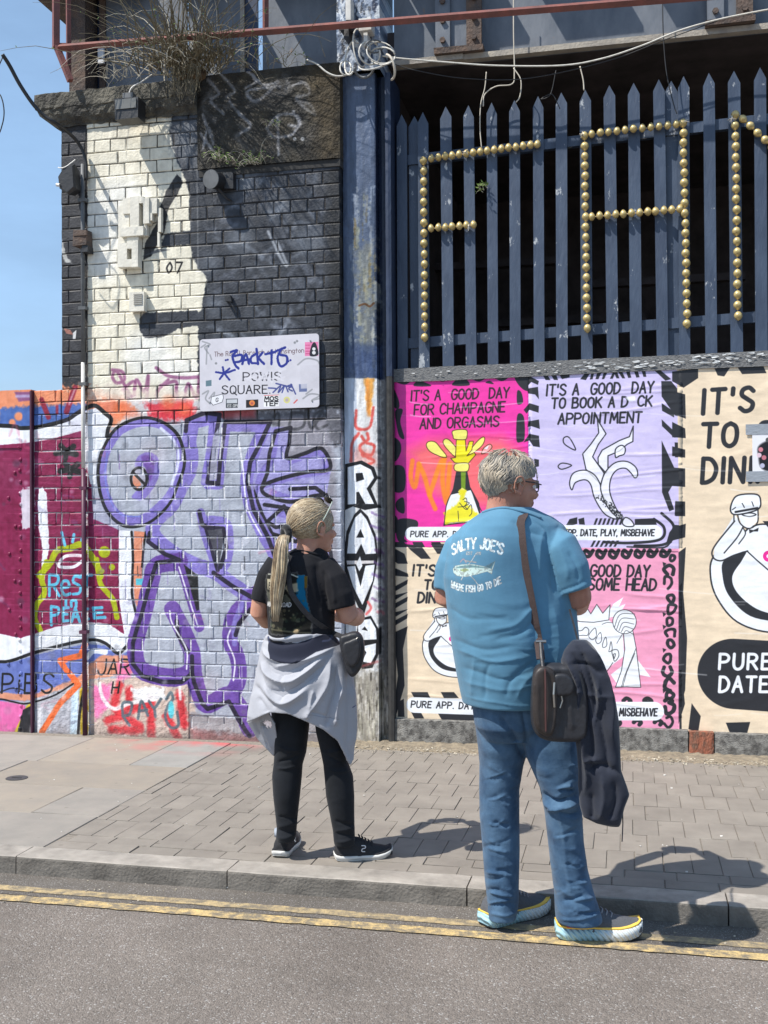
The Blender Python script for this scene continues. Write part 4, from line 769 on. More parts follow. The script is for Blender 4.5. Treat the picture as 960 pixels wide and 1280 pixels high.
def paint_posters():
    # ---- magenta
    Pp.T().fill([(486, 473), (664, 470), (664, 688), (486, 688)], PK)
    A = lambda: Pp.T(485, 450, 4.923)
    A().fill([(200, 760), (130, 560), (250, 500), (700, 480), (800, 560), (760, 720), (640, 900), (520, 900)], (.95, .48, .38), .75, 50)
    A().fill([(300, 820), (480, 500), (640, 520), (600, 880)], (.95, .42, .45), .6, 40)
    for p in ([(150, 620), (140, 720), (165, 780), (190, 640)], [(190, 640), (225, 720), (255, 830), (290, 915)], [(255, 830), (320, 640), (345, 610)], [(345, 610), (335, 740), (360, 880), (370, 760), (380, 640)]): A().stroke(p, 28, (.96, .55, .12), .85, 5)
    for p in ([(240, 190), (35, 320), (60, 480), (130, 470)],): pass
    for P in ([(30, 175), (60, 230), (70, 285), (50, 300), (20, 260)], [(45, 310), (90, 305), (75, 380), (100, 480), (70, 470), (50, 390)], [(20, 480), (70, 500), (80, 560), (50, 620), (20, 610)], [(30, 660), (100, 665), (100, 800), (30, 800)], [(60, 860), (95, 850), (100, 940), (60, 930), (45, 890)], [(30, 960), (60, 980), (50, 1060), (20, 1060)],
              [(60, 985), (170, 985), (180, 1030), (120, 1060), (100, 1100), (140, 1130), (60, 1110)], [(160, 160), (180, 130), (220, 135), (265, 160)], [(395, 155), (430, 115), (475, 115), (500, 155)], [(600, 140), (625, 128), (650, 148)], [(795, 190), (820, 200), (830, 260), (795, 270)], [(795, 340), (835, 350), (840, 480), (815, 505), (790, 490)],
              [(40, 110), (140, 118), (110, 150), (60, 140)], [(300, 110), (370, 108), (350, 130), (320, 130)], [(500, 100), (610, 95), (570, 130), (530, 125)], [(640, 95), (745, 95), (700, 130)], [(780, 95), (850, 90), (940, 120), (900, 170), (850, 190), (800, 150)]): A().fill(P, PB, 1, .8, curve=True)
    A().text("IT'S A  GOOD  DAY", 140, 252, 62, (.22, .12, .18), w=10, gap=.2, slant=.08, slope=-.035, to=742)
    A().text("FOR CHAMPAGNE", 160, 338, 62, (.22, .12, .18), w=10, gap=.2, slant=.08, slope=-.035, to=716)
    A().text("AND ORGASMS", 196, 424, 62, (.22, .12, .18), w=10, gap=.2, slant=.08, slope=-.035, to=680)
    YE = (.93, .90, .45); YF = (.92, .87, .1); OL = (.35, .22, .12)
    def sh(P, c, curve=True, w=5, o=OL): A().fill(P, c, 1, .6, curve=curve); A().stroke(P, w, o, 1, .5, closed=True, curve=curve)
    sh([(345, 600), (300, 585), (255, 560), (235, 525), (250, 502), (290, 505), (325, 545), (360, 590)], YE); sh([(420, 600), (360, 545), (338, 505), (355, 485), (385, 500), (430, 560)], YE); sh([(480, 590), (540, 510), (580, 475), (595, 485), (575, 530), (500, 590)], YE)
    sh([(575, 575), (590, 540), (625, 518), (640, 535), (620, 560), (590, 575)], (.93, .6, .6)); A().fill([(590, 545), (620, 525), (610, 550)], PW)
    sh([(385, 605), (415, 600), (420, 490), (475, 490), (480, 560), (500, 500), (525, 500), (515, 555), (485, 590), (530, 570), (540, 582), (490, 640), (410, 632)], YF, False); sh([(400, 470), (400, 435), (480, 430), (485, 475), (470, 490), (410, 487)], YE)
    sh([(412, 680), (415, 640), (490, 635), (495, 675), (470, 688)], YE); A().fill([(418, 688), (488, 686), (505, 780), (560, 880), (575, 990), (340, 1020), (360, 890), (400, 790)], PB, 1, 1); A().fill([(448, 690), (478, 690), (475, 800), (450, 800)], (.45, .58, .12), 1, 2)
    A().fill([(385, 830), (510, 800), (575, 990), (345, 1010), (360, 900)], PW, 1, 1); A().fill([(430, 810), (455, 785), (485, 805), (460, 830)], YE); A().fill([(440, 800), (480, 800), (470, 860), (520, 920), (570, 960), (500, 990), (350, 1010), (345, 940), (400, 900), (440, 870)], YF, .9, 6, wob=10)
    A().stroke([(345, 1020), (360, 890), (400, 800)], 5, PB); A().stroke([(510, 800), (575, 930)], 5, PB)
    for p in ([(430, 905), (470, 900), (500, 880), (470, 870)], [(460, 860), (480, 850), (485, 880), (470, 900)], [(440, 880), (480, 920), (510, 890), (515, 940), (500, 960)], [(430, 930), (435, 990)], [(490, 920), (470, 900)]): A().stroke(p, 4, PB)
    def pill(x0, x1, y0, y1, slope=0.0, c=PW):
        h = (y1 - y0) / 2; Pp.stroke([(x0 + h, (y0 + y1) / 2), (x1 - h, (y0 + y1) / 2 + slope * (x1 - x0))], y1 - y0, c, 1, .5, curve=False)
    A(); pill(105, 900, 1028, 1112); Pp.text('PURE APP. DATE, PLAY, MISBEHAVE', 138, 1088, 34, PB, w=6.5, gap=.28, slant=.12)
    A().fill([(0, 1120), (900, 1120), (900, 1175), (0, 1175)], PB); 
    for k in range(7): A().fill([(100 + k * 110, 1120), (150 + k * 115, 1120), (170 + k * 110, 1175), (130 + k * 110, 1175)], PK if k < 2 else PE)
    # ---- lavender
    B = lambda: Pp.T(640, 450, 4.174)
    B().fill([(85, 55), (870, 50), (870, 985), (85, 985)], PL)
    for P in ([(20, 85), (75, 75), (140, 110), (135, 130), (100, 115), (78, 140), (60, 150), (30, 120)], [(75, 150), (135, 140), (140, 205), (120, 180), (85, 175)], [(60, 260), (90, 225), (140, 240), (138, 275), (90, 260), (75, 280)], [(85, 320), (140, 310), (145, 360), (100, 345), (80, 350)], [(60, 430), (90, 385), (140, 395), (145, 455), (110, 450), (90, 420)], [(115, 515), (140, 520), (140, 555), (118, 560)], [(115, 625), (140, 630), (140, 670), (112, 672)],
              [(150, 60), (175, 60), (200, 105), (175, 105)], [(195, 62), (225, 62), (240, 105), (218, 104)], [(240, 66), (300, 62), (300, 90), (260, 100)], [(355, 100), (385, 62), (410, 62), (385, 105)], [(415, 62), (430, 60), (420, 100), (405, 102)], [(445, 60), (470, 58), (450, 100), (435, 100)], [(480, 58), (500, 58), (480, 100), (468, 100)], [(510, 98), (530, 56), (545, 56), (560, 96), (545, 96), (535, 75), (525, 98)], [(550, 56), (572, 56), (590, 96), (575, 96)], [(592, 56), (612, 56), (622, 92), (606, 94)], [(635, 56), (655, 54), (665, 90), (648, 92)], [(675, 54), (695, 54), (700, 88), (685, 88)], [(740, 52), (770, 50), (830, 100), (800, 108)],
              [(778, 110), (830, 110), (890, 185), (898, 300), (850, 290), (780, 190)], [(780, 225), (845, 270), (845, 300), (782, 265)], [(780, 310), (843, 370), (905, 380), (905, 400), (845, 405), (782, 345)], [(845, 345), (905, 370), (905, 395), (845, 380)], [(780, 420), (845, 560), (845, 640), (815, 690), (845, 780), (820, 790), (782, 690)], [(848, 430), (905, 432), (903, 508), (850, 508)], [(850, 568), (900, 572), (900, 655), (848, 655)], [(850, 738), (900, 738), (898, 815), (848, 812)], [(850, 860), (905, 865), (905, 920), (840, 940), (800, 970), (820, 900)], [(170, 820), (200, 860), (280, 865), (300, 830), (340, 820), (340, 855), (290, 870)], [(345, 830), (375, 822), (380, 860), (350, 858)], [(640, 830), (745, 825), (755, 860), (640, 862)]): B().fill(P, PB, 1, .8)
    for k in range(7): B().fill([(425 + k * 22, 860), (437 + k * 22, 826), (449 + k * 22, 826), (436 + k * 22, 860)], PB, 1, .6)
    B(); pill(190, 780, 862, 940)
    for p, q in (([(740, 830), (790, 870), (790, 920), (740, 945), (600, 955), (480, 950)], 14), ([(780, 800), (840, 860), (838, 930), (780, 965), (640, 970)], 14), ([(830, 950), (780, 980), (600, 975)], 8)): B().stroke(p, q, PB)
    for k in range(6): B().fill([(408 + k * 24, 975), (425 + k * 24, 942), (438 + k * 24, 942), (420 + k * 24, 975)], PB, 1, .6)
    B().text('PURE', 190, 917, 32, PB, w=6); B().fill([(190, 880), (240, 860), (285, 880), (275, 930), (210, 920)], (.95, .88, .2), 1, 4, wob=6); B().text('APP. DATE, PLAY, MISBEHAVE', 272, 917, 32, PB, w=6.5, slant=.12, to=740)
    B().text("IT'S A  GOOD  DAY", 178, 186, 56, PB, w=10, slant=.1, slope=-.03, to=735); B().text("TO BOOK A D", 205, 252, 52, PB, w=10, slant=.1, slope=-.02, to=600); B().text("CK", 655, 240, 52, PB, w=10, slant=.1, to=727); B().text("APPOINTMENT", 240, 334, 54, PB, w=10, slant=.1, slope=-.02, to=672); B().fill([(590, 195), (640, 188), (645, 212), (610, 218)], PW, .8, 3)
    def sb(P, c=PW, w=6, closed=True, curve=True):
        if c: B().fill(P, c, .75, .6, curve=curve)
        B().stroke(P, w, PB, 1, .5, closed=closed, curve=curve)
    sb([(330, 470), (275, 440), (268, 410), (290, 400), (312, 425)], None); sb([(310, 550), (260, 570), (240, 555), (262, 538)], None); 
    sb([(445, 310), (452, 380), (410, 440), (368, 490), (385, 570), (465, 650), (480, 590), (420, 505), (450, 440), (490, 385)], curve=False); sb([(632, 345), (612, 400), (560, 420), (470, 470), (448, 510), (450, 545), (490, 590), (500, 570), (500, 500), (560, 475), (600, 440), (630, 425)], curve=False)
    sb([(540, 508), (540, 465), (570, 445), (590, 460), (585, 490), (560, 500)]); sb([(460, 650), (430, 600), (380, 575), (320, 590), (300, 640), (312, 678), (330, 640), (380, 625), (410, 650), (430, 720), (480, 800), (540, 830), (570, 815), (510, 760), (470, 700)], curve=True)
    sb([(465, 690), (465, 640), (490, 580), (540, 535), (600, 530), (645, 560), (655, 600), (640, 615), (620, 590), (590, 565), (545, 575), (515, 620), (510, 690), (540, 770), (572, 815), (555, 825), (500, 770)], curve=True); sb([(575, 850), (590, 822), (620, 835), (635, 865), (595, 868)])
    rg = random.Random(4)
    for i in range(90):
        t = rg.random() ** .6; x = 435 + 120 * t + rg.uniform(-8, 28); y = 700 + 120 * t + rg.uniform(-10, 8); B().dot((x, y), rg.uniform(2, 5), PB)
    Pp.T().fill([(664, 640), (674, 650), (684, 672), (666, 674)], (.62, .70, .2), 1, 2)
    # ---- beige, right
    C = lambda: Pp.T(840, 440, 2.46)
    Pp.T().fill([(846, 458), (1060, 446), (1060, 924), (852, 916)], PE)
    for P in ([(0, 60), (80, 50), (80, 80), (35, 110), (0, 90)], [(130, 50), (180, 45), (160, 75), (140, 72)], [(200, 45), (280, 42), (290, 65), (215, 68)], [(0, 120), (40, 130), (42, 205), (0, 190)], [(0, 215), (40, 235), (42, 265), (0, 262)], [(0, 290), (40, 300), (40, 325), (0, 320)], [(0, 355), (40, 358), (40, 415), (0, 412)], [(10, 458), (40, 460), (40, 505), (10, 505)], [(0, 540), (42, 528), (40, 570), (0, 580)], [(14, 620), (42, 600), (34, 740), (46, 880), (40, 1040), (14, 1130)], [(50, 1160), (60, 1080), (88, 1120), (80, 1170)], [(165, 1140), (240, 1138), (230, 1175), (180, 1178)], [(0, 1166), (300, 1178), (300, 1190), (0, 1185)], [(18, 880), (36, 900), (30, 1060), (18, 1120)]): C().fill(P, PB, 1, .7)
    C().text("IT'S A GOOD", 92, 190, 72, PB, w=14, gap=.3, slant=.06, slope=-.06, wid=.55); C().text("TO GO OUT", 92, 292, 70, PB, w=14, gap=.3, slant=.06, slope=-.03, wid=.6); C().text("DINING", 92, 402, 74, PB, w=14, gap=.26, slant=.06, wid=.55, slope=-.02)
    C(); Pp.stroke([(190, 990), (420, 1005)], 220, PB, 1, .5, curve=False); Pp.text('PURE APP.', 145, 975, 46, PW, w=9, slant=.06, gap=.35); Pp.text('DATE, PLAY', 145, 1045, 46, PW, w=9, slant=.06, gap=.3)
    def drw(F):          # figure in the sink, drawn once for each beige poster
        f = lambda P, c, cv=False: Pp.T(*F).fill(P, c, 1, .5, curve=cv); g = lambda P, w=4.2, cl=False, cv=True: Pp.T(*F).stroke(P, w, PB, 1, .4, closed=cl, curve=cv)
        bowl = [(130, 625), (118, 690), (140, 760), (200, 830), (300, 862), (420, 850), (470, 760), (470, 640), (380, 560), (290, 530), (240, 540), (215, 560)]
        f(bowl, PW, True); g(bowl, 5, True); f([(160, 640), (225, 612), (215, 640), (185, 690), (200, 740), (260, 790), (340, 815), (340, 830), (240, 812), (175, 750), (155, 690)], PB, True); 
        g([(230, 612), (260, 640), (330, 700)], 4, cv=False)
        f([(192, 500), (130, 600), (128, 630), (150, 640), (220, 612), (230, 560), (215, 530)], PW); g([(192, 520), (130, 598), (125, 630), (150, 642), (190, 625), (232, 612)], 4.5); g([(222, 530), (200, 570), (160, 618)], 4); g([(190, 470), (190, 520)], 4)
        f([(200, 490), (262, 485), (262, 520), (240, 542), (215, 535)], PW); g([(200, 490), (208, 525), (235, 543), (262, 525), (264, 482)], 4)
        f([(180, 490), (185, 460), (205, 440), (260, 438), (272, 460), (262, 485), (200, 500)], PW, True); g([(180, 490), (185, 460), (205, 440), (260, 438), (272, 460), (262, 485), (200, 500)], 4.5, True); g([(195, 492), (262, 480)], 7, cv=False)
        g([(215, 500), (240, 495), (258, 500), (238, 506)], 3.5, True); g([(185, 485), (195, 478)], 3); g([(215, 465), (222, 478)], 3); g([(245, 460), (250, 474)], 3); f([(236, 545), (250, 548), (266, 540), (264, 552), (250, 552), (238, 558)], PB); g([(218, 540), (225, 560), (205, 590)], 3.5)
        Pp.T(*F).dot((296, 628), 17, (.87, .15, .55), 1, .5); Pp.T(*F).dot((296, 628), 6, PW); f([(278, 520), (300, 520), (300, 545)], PB)
    drw((840, 440, 2.46))
    # ---- beige, lower left
    D = lambda: Pp.T(485, 680, 2.43)
    Pp.T().fill([(488, 684), (680, 684), (680, 902), (488, 900)], PE)
    for k in range(5): D().fill([(18, 130 + k * 26), (60, 112 + k * 26 + (8 if k % 2 else -4)), (58, 122 + k * 26), (18, 146 + k * 26)], PB, 1, .5)
    for P in ([(14, 10), (50, 30), (60, 60), (30, 60), (14, 50)], [(50, 0), (100, 5), (130, 45), (100, 45), (70, 20)], [(130, 0), (200, 0), (180, 30), (150, 30)], [(14, 70), (60, 90), (62, 100), (14, 96)], [(16, 270), (60, 250), (45, 320), (50, 430), (22, 530), (14, 520), (30, 400)], [(70, 450), (120, 450), (130, 470), (80, 468)], [(160, 450), (200, 450), (215, 468), (170, 468)], [(225, 455), (280, 460), (280, 470), (235, 470)], [(70, 510), (100, 512), (110, 530), (80, 530)], [(150, 512), (260, 514), (265, 540), (165, 538)], [(30, 480), (48, 470), (50, 525), (30, 525)]): D().fill(P, PB, 1, .6)
    D().text("IT'S A GOOD", 74, 96, 32, PB, w=6.5, gap=.25, slope=.01); D().text("TO GO", 110, 138, 28, PB, w=6.5, gap=.25); D().text("DINING", 90, 178, 30, PB, w=6.5, gap=.22)
    drw((485 + 110 / 2.43 - 128 / 4.9, 680 + 195 / 2.43 - 440 / 4.9, 4.9))
    D(); pill(56, 420, 466, 512, .03); Pp.text('PURE APP. DATE, PLAY, MISBEHAVE', 70, 496, 19, PB, w=3.6, gap=.28, slope=.03)
    # ---- pale pink, lower right
    Pp.T().fill([(676, 684), (849, 686), (849, 912), (676, 906)], PR)
    rgb = random.Random(8)
    for i in range(14):
        y = 699 + i * 15.5 + rgb.uniform(-3, 3); x = 837 + rgb.uniform(-3, 3); r_ = rgb.uniform(3.5, 7); a0 = rgb.uniform(0, 6)
        P0 = [(x + r_ * rgb.uniform(.5, 1.1) * math.cos(a0 + k * 1.2), y + r_ * rgb.uniform(.7, 1.4) * math.sin(a0 + k * 1.2)) for k in range(5)]
        Pp.T().stroke(P0, rgb.uniform(2.6, 4.2), PB, 1, .2, closed=rgb.random() < .6, wob=.3)
        if rgb.random() < .4: Pp.T().fill([(828, y + 5), (833, y + 7), (829, y + 11)], PB)
    for i in range(8):
        x = 716 + i * 16; Pp.T().stroke([(x, 688), (x + 6, 692), (x + 9, 688), (x + 4, 696 + rgb.uniform(-2, 2)), (x - 2, 694)], 3.6, PB, 1, .2, closed=True)
    for i in range(12):
        x = 692 + i * 13; y = 876 if i % 2 else 903; Pp.T().stroke([(x - 4, y), (x, y - 3), (x + 5, y), (x + 3, y + 3)], 3.8, PB, 1, .2, closed=i % 3 == 0)
    Pp.T().fill([(848, 690), (855, 690), (852, 730), (858, 790), (853, 850), (856, 880), (848, 905)], PB)
    D().text("IT'S A", 470, 100, 36, PB, w=6, gap=.22); D().text("GOOD DAY", 614, 98, 34, PB, w=6, gap=.22, slope=.01, to=792); D().text("FOR SOME HEAD", 520, 138, 34, PB, w=6, gap=.2, slope=.01, to=812)
    E = lambda: Pp.T(700, 740, 6)
    def se(P, c=PW, w=5, cv=False, cl=True):
        if c: E().fill(P, c, 1, .5, curve=cv)
        E().stroke(P, w, PB, 1, .5, closed=cl, curve=cv)
    E().fill([(330, 200), (400, 90), (475, 38), (440, 110), (490, 90), (440, 180)], PW, 1, 1); E().fill([(380, 620), (560, 480), (680, 640), (540, 610), (420, 680)], PW, 1, 1)
    E().fill([(60, 230), (360, 205), (470, 300), (480, 480), (400, 540), (330, 600), (200, 600), (60, 430)], PW, 1, 1)
    se([(112, 210), (105, 150), (160, 165), (190, 100), (230, 165), (275, 92), (320, 160), (375, 95), (365, 210), (250, 228), (150, 222)])
    for k in range(4): se([(215 + k * 52, 325 + k * 32), (262 + k * 40, 270 + k * 34), (270 + k * 40, 330 + k * 34), (240 + k * 42, 358 + k * 30)], None, 4.5, True)
    se([(120, 290), (160, 290), (190, 265), (215, 285), (205, 325), (170, 325), (130, 330)], None, 5, True, False); se([(390, 440), (430, 435), (440, 480), (410, 520), (395, 480)], None, 5, True); se([(400, 470), (415, 465), (405, 500)], None, 5, True)
    se([(395, 530), (350, 595), (320, 600)], None, 5, True, False); se([(470, 310), (425, 385)], None, 4, False, False); se([(315, 243), (350, 230), (390, 232)], None, 4, True, False)
    se([(475, 310), (485, 430), (460, 590), (415, 715), (500, 712), (560, 716), (605, 716), (570, 420), (545, 290)]); se([(570, 420), (480, 640), (460, 712)], None, 4, False, False); se([(560, 460), (500, 600), (470, 712)], None, 4, False, False)
    se([(395 + 88 * (1 + math.cos(a * .5236)), 223 + 90 * math.sin(a * .5236)) for a in range(12)], PW, 5, True)
    for k in range(5): se([(405 + k * 18, 270 + k * 10), (450 + k * 12, 170 + k * 30), (560 - k * 3, 165 + k * 38)], None, 4, True, False)
    D(); pill(420, 835, 482, 534, .0); Pp.T(485, 680, 2.43).text('PURE APP. DATE, PLAY, MISBEHAVE', 440, 522, 22, PB, w=4.2, gap=.28, to=816)
    for k, c in (((846, 458, 872, 905), PE),): pass
    # print wear, paste stains and paper seams
    n = vnoise(Pp.h, Pp.w, (60, 14), 5, 4); Pp.a *= (.93 + .13 * n[..., None]); n = vnoise(Pp.h, Pp.w, 3, 6, 2); Pp.a *= (.985 + .03 * n[..., None])
    rg = random.Random(31)
    for i in range(70):
        x = rg.uniform(495, 960); y = rg.uniform(470, 905); l = rg.uniform(15, 90); s_ = rg.uniform(-.08, .12); Pp.T().stroke([(x, y), (x + l * .5, y + l * .5 * s_ + 1), (x + l, y + l * s_)], rg.uniform(.5, 1.2), (.97, .97, .97), rg.uniform(.15, .5), .5)
paint_posters(); poster_im = Pp.image('poster_prints')
M_post = img_mat('poster_paper', poster_im, Pp, rough=.5, bump=.3, bscale=30, dirt=.10, bdist=.004)
M_board = mat('hoarding_board', (.055, .058, .066), .75, col2=(.20, .20, .20), scale=30, thresh=(.42, .6), stretch=(1, 1, 2.5), bump=.6, bscale=80, coord='World')
hb = thing('hoarding', 'dark boarded hoarding under the palings that carries the pasted posters', 'hoarding', ((HX + HXE) / 2, YH + .02, 0))
xj = [HX - .003, HX + .62, HX + 1.23, HX + 1.84, HXE + .4]
for a, b_ in zip(xj[:-1], xj[1:]): m = MB(); m.box(a + .0015, b_ - .0015, YH + .004, YH + .03, .08, zc(700, 470, YH)); m.build('board', M_board, hb)
m = MB()                                    # uneven torn top strip with flaking paper
lr = [(491, 478, 462), (560, 476, 458), (640, 472, 455), (700, 469, 451), (760, 466, 448), (850, 462, 444), (1010, 456, 436)]
ts = []
for (px, pb, pt) in lr: ts.append([Vector((ppx(px, YH), YH - .012, zc(px, pb, YH))), Vector((ppx(px, YH), YH - .012, zc(px, pt, YH))), Vector((ppx(px, YH), YH + .14, zc(px, pt, YH) + .004)), Vector((ppx(px, YH), YH + .14, zc(px, pb, YH)))])
m.loft(ts); m.build('capping', mat('capping_timber', (.075, .08, .09), .8, col2=(.17, .17, .17), scale=35, thresh=(.5, .66), stretch=(1, 1, 3), bump=.8, coord='World'), hb)
rg = random.Random(17); m = MB()
for i in range(150):
    t = rg.random() ** .6; px = 492 + 478 * t; pt = 463 - 27 * t + rg.uniform(3, 14); c = aty(px, pt, YH - .0165); s_ = rg.uniform(.004, .022) * (1.4 if t > .45 else .8)
    P = [Vector((c.x + s_ * rg.uniform(.5, 1.4) * math.cos(a), c.y - rg.uniform(0, .006), c.z + s_ * .24 * rg.uniform(.4, 1.3) * math.sin(a))) for a in (0, 1.1, 2.2, 3.3, 4.4, 5.4)]
    m.add(P, [tuple(range(6))[::-1]])
tag(m.build('torn_paper', mat('torn_paper', (.52, .53, .53), .8, var=.25), hb), kind='stuff')
# sill pieces
Ms = mat('sill_concrete', (.26, .25, .23), .85, col2=(.075, .07, .065), scale=26, thresh=(.35, .6), bump=.9, bscale=140, coord='World'); Mw = mat('sill_timber_red', (.30, .10, .055), .8, col2=(.10, .075, .055), scale=14, stretch=(2, 1, 1), thresh=(.35, .6), bump=.9, coord='World')
YS = .10
for (a, b_, mm_) in ((491, 600, Ms), (600.5, 858, Ms), (859, 890, Mw), (891, 1015, Ms)):
    x0, x1 = ppx(a, YS), ppx(b_, YS); m = MB(); grid_box(m, x0 + .001, x1 - .002, YS, YH + .05, -.05, zc((a + b_) / 2, 899 + ((a + b_) / 2 - 495) * .043, YS), 10, 4, .004, a, .006); m.build('sill_block', mm_, hb)
# posters, each a pasted, creased sheet
def poster(corners, label, seed, off=.0):
    rr = random.Random(seed); nx, nz = 36, 150; q = [aty(*c, YH) for c in corners]     # bl, br, tr, tl
    cre = [(rr.uniform(0, 1), rr.uniform(-.07, .10), rr.uniform(.0012, .0042), rr.uniform(.004, .010), rr.uniform(.0, .6), rr.uniform(.5, 1.4), rr.uniform(0, 6)) for _ in range(15)]
    vs = []
    for j in range(nz + 1):
        v = j / nz
        for i in range(nx + 1):
            u = i / nx; p = q[0] * (1 - u) * (1 - v) + q[1] * u * (1 - v) + q[2] * u * v + q[3] * (1 - u) * v; d = 0
            for (c, s_, a, wd_, u0, ul, ph) in cre:
                if u0 <= u <= u0 + ul:
                    e = min(1, (u - u0) * 6, (u0 + ul - u) * 6); z = (v - c - s_ * u - .006 * math.sin(u * 7 + ph)) * (q[3].z - q[0].z); d += a * e * math.exp(-(z / wd_) ** 2)
            d += .0012 * math.sin(u * 9 + seed) * math.sin(v * 13 + seed)
            ed = rr.uniform(-.0025, .0025) if (i in (0, nx) or j in (0, nz)) else 0
            vs.append((p.x + (ed if i in (0, nx) else 0), YH - .0015 - off - d, p.z + (ed if j in (0, nz) else 0)))
    n = len(vs); W_ = nx + 1; fs = [(j * W_ + i, j * W_ + i + 1, (j + 1) * W_ + i + 1, (j + 1) * W_ + i) for j in range(nz) for i in range(nx)]
    rim = [i for i in range(W_)] + [j * W_ + nx for j in range(1, nz + 1)] + [nz * W_ + i for i in range(nx - 1, -1, -1)] + [j * W_ for j in range(nz - 1, 0, -1)]
    vs += [(vs[i][0], YH + .003, vs[i][2]) for i in rim]; k = len(rim)
    fs += [(rim[(t + 1) % k], rim[t], n + t, n + (t + 1) % k) for t in range(k)]
    return tag(mesh_obj('poster', vs, fs, M_post, None, True), label, 'poster', 'posters pasted on the hoarding')
poster([(492, 688), (663, 690), (663, 470), (492, 477)], "magenta poster with a champagne bottle bursting open, upper left on the hoarding", 1)
poster([(661, 688), (853, 690), (853, 461), (661, 470)], "lavender poster with legs diving into a banana peel, reading BOOK A D CK APPOINTMENT", 2, .0012)
poster([(848, 917), (1006, 923), (1006, 447), (848, 461)], "large beige poster with a capped figure lounging in a basin at the right edge", 3, .0004)
poster([(492, 898), (679, 904), (679, 686), (492, 684)], "beige poster with a small figure in a basin, lower left behind the man's elbow", 4, .0006)
poster([(677, 905), (852, 913), (852, 684), (677, 682)], "pale pink poster with a crowned head and topknot, lower right behind the man", 5)
# taped photo sheet over the beige poster
st = thing('taped_sheet', 'small white printed sheet held by grey tape on the large beige poster', 'notice', tuple(aty(955, 565, YH - .01)))
Sp = Paint(ppx(930, YH), ppx(1000, YH), zc(960, 610, YH), zc(960, 520, YH), 900, (.88, .88, .9), tf=tfy(YH - .012))
Sp.T().fill([(950, 556), (975, 548), (1000, 560), (1000, 590), (956, 588), (948, 570)], (.1, .1, .12), 1, 1, curve=True)
for x, y, c in ((951, 562, (.8, .5, .55)), (955, 572, (.75, .45, .5)), (949, 569, (.85, .75, .8)), (966, 576, (.75, .75, .4)), (960, 550, (.3, .3, .3)), (972, 565, (.9, .9, .9)), (953, 582, (.7, .7, .8))): Sp.dot((x, y), 3, c, 1, .3)
m = MB(); q = [aty(942, 592, YH), aty(1001, 596, YH), aty(1001, 537, YH), aty(940, 541, YH)]; m.box(q[3].x, q[2].x, YH - .011, YH - .009, q[0].z, q[3].z); m.build('sheet', img_mat('sheet_print', Sp.image('sheet_map'), Sp, rough=.4, bump=.1, dirt=.03), st)
Mt = mat('duct_tape', (.30, .33, .37), .45, var=.2, scale=20, stretch=(1, 1, 6), bump=.4)
for pa, pb in ((530, 543), (589, 602)): m = MB(); m.box(ppx(933, YH), ppx(1003, YH), YH - .0135, YH - .0115, zc(965, pb, YH), zc(965, pa, YH), .0015); m.build('tape_strip', Mt, st)
# =================================================================== paling fence
YF = .215
M_pal = mat('paling_paint', (.064, .090, .140), .5, col2=(.036, .054, .092), scale=9, stretch=(1, 1, .3), thresh=(.4, .75), bump=.35, bscale=40, coord='World'); 
def add_chips(m, colc, sc_, lo, hi, st=(1, 1, .5)):
    t = m.node_tree; N = t.nodes; L = t.links; b = N['Principled BSDF']; g = N.new('ShaderNodeNewGeometry'); mp = N.new('ShaderNodeMapping'); mp.inputs['Scale'].default_value = st; L.new(g.outputs['Position'], mp.inputs[0])
    n = N.new('ShaderNodeTexNoise'); n.inputs['Scale'].default_value = sc_; n.inputs['Detail'].default_value = 8; n.inputs['Roughness'].default_value = .7; L.new(mp.outputs[0], n.inputs['Vector'])
    r = N.new('ShaderNodeValToRGB'); r.color_ramp.elements[0].position = lo; r.color_ramp.elements[1].position = hi; L.new(n.outputs['Fac'], r.inputs[0])
    src = b.inputs['Base Color'].links[0].from_socket; mu = N.new('ShaderNodeMixRGB'); mu.inputs[2].default_value = (*colc, 1); L.new(r.outputs[0], mu.inputs[0]); L.new(src, mu.inputs[1]); L.new(mu.outputs[0], b.inputs['Base Color']); return m
add_chips(M_pal, (.42, .44, .46), 13, .62, .66); add_chips(M_pal, (.035, .05, .085), 4, .52, .72, (1, 1, .25))
fence = thing('paling_fence', 'blue wooden paling fence with pointed tops above the posters', 'fence', (0, YF, 2.6))
tips = [(502, 143), (528.5, 140), (557, 133), (585.5, 131.5), (614.5, 128), (643, 125), (672.5, 120), (701.5, 115.5), (731.5, 112), (761.5, 106.5), (792, 103.5), (823.5, 99), (854.5, 95), (886, 91), (917.5, 88.5), (950, 84), (984, 79), (1016, 75)]
def paling(px, py, y=YF, wd_=.0715):
    t = aty(px, py, y); x = t.x; zb = zc(px, 480, y); h = wd_ / 2 * random.uniform(.95, 1.06); dx = random.uniform(-.006, .006); dr = random.uniform(-.01, .01)
    m = MB(); m.prism([(x - h + dr, zb), (x + h + dr, zb), (x + h, t.z - .075 + dx), (x, t.z), (x - h, t.z - .075 - dx)], y, y + .02); return fix_normals(m.build('paling', M_pal, fence))
for px, py in tips: paling(px, py)
for px, py in ((518, 145), (839, 101)): paling(px, py, YF + .035, .085)
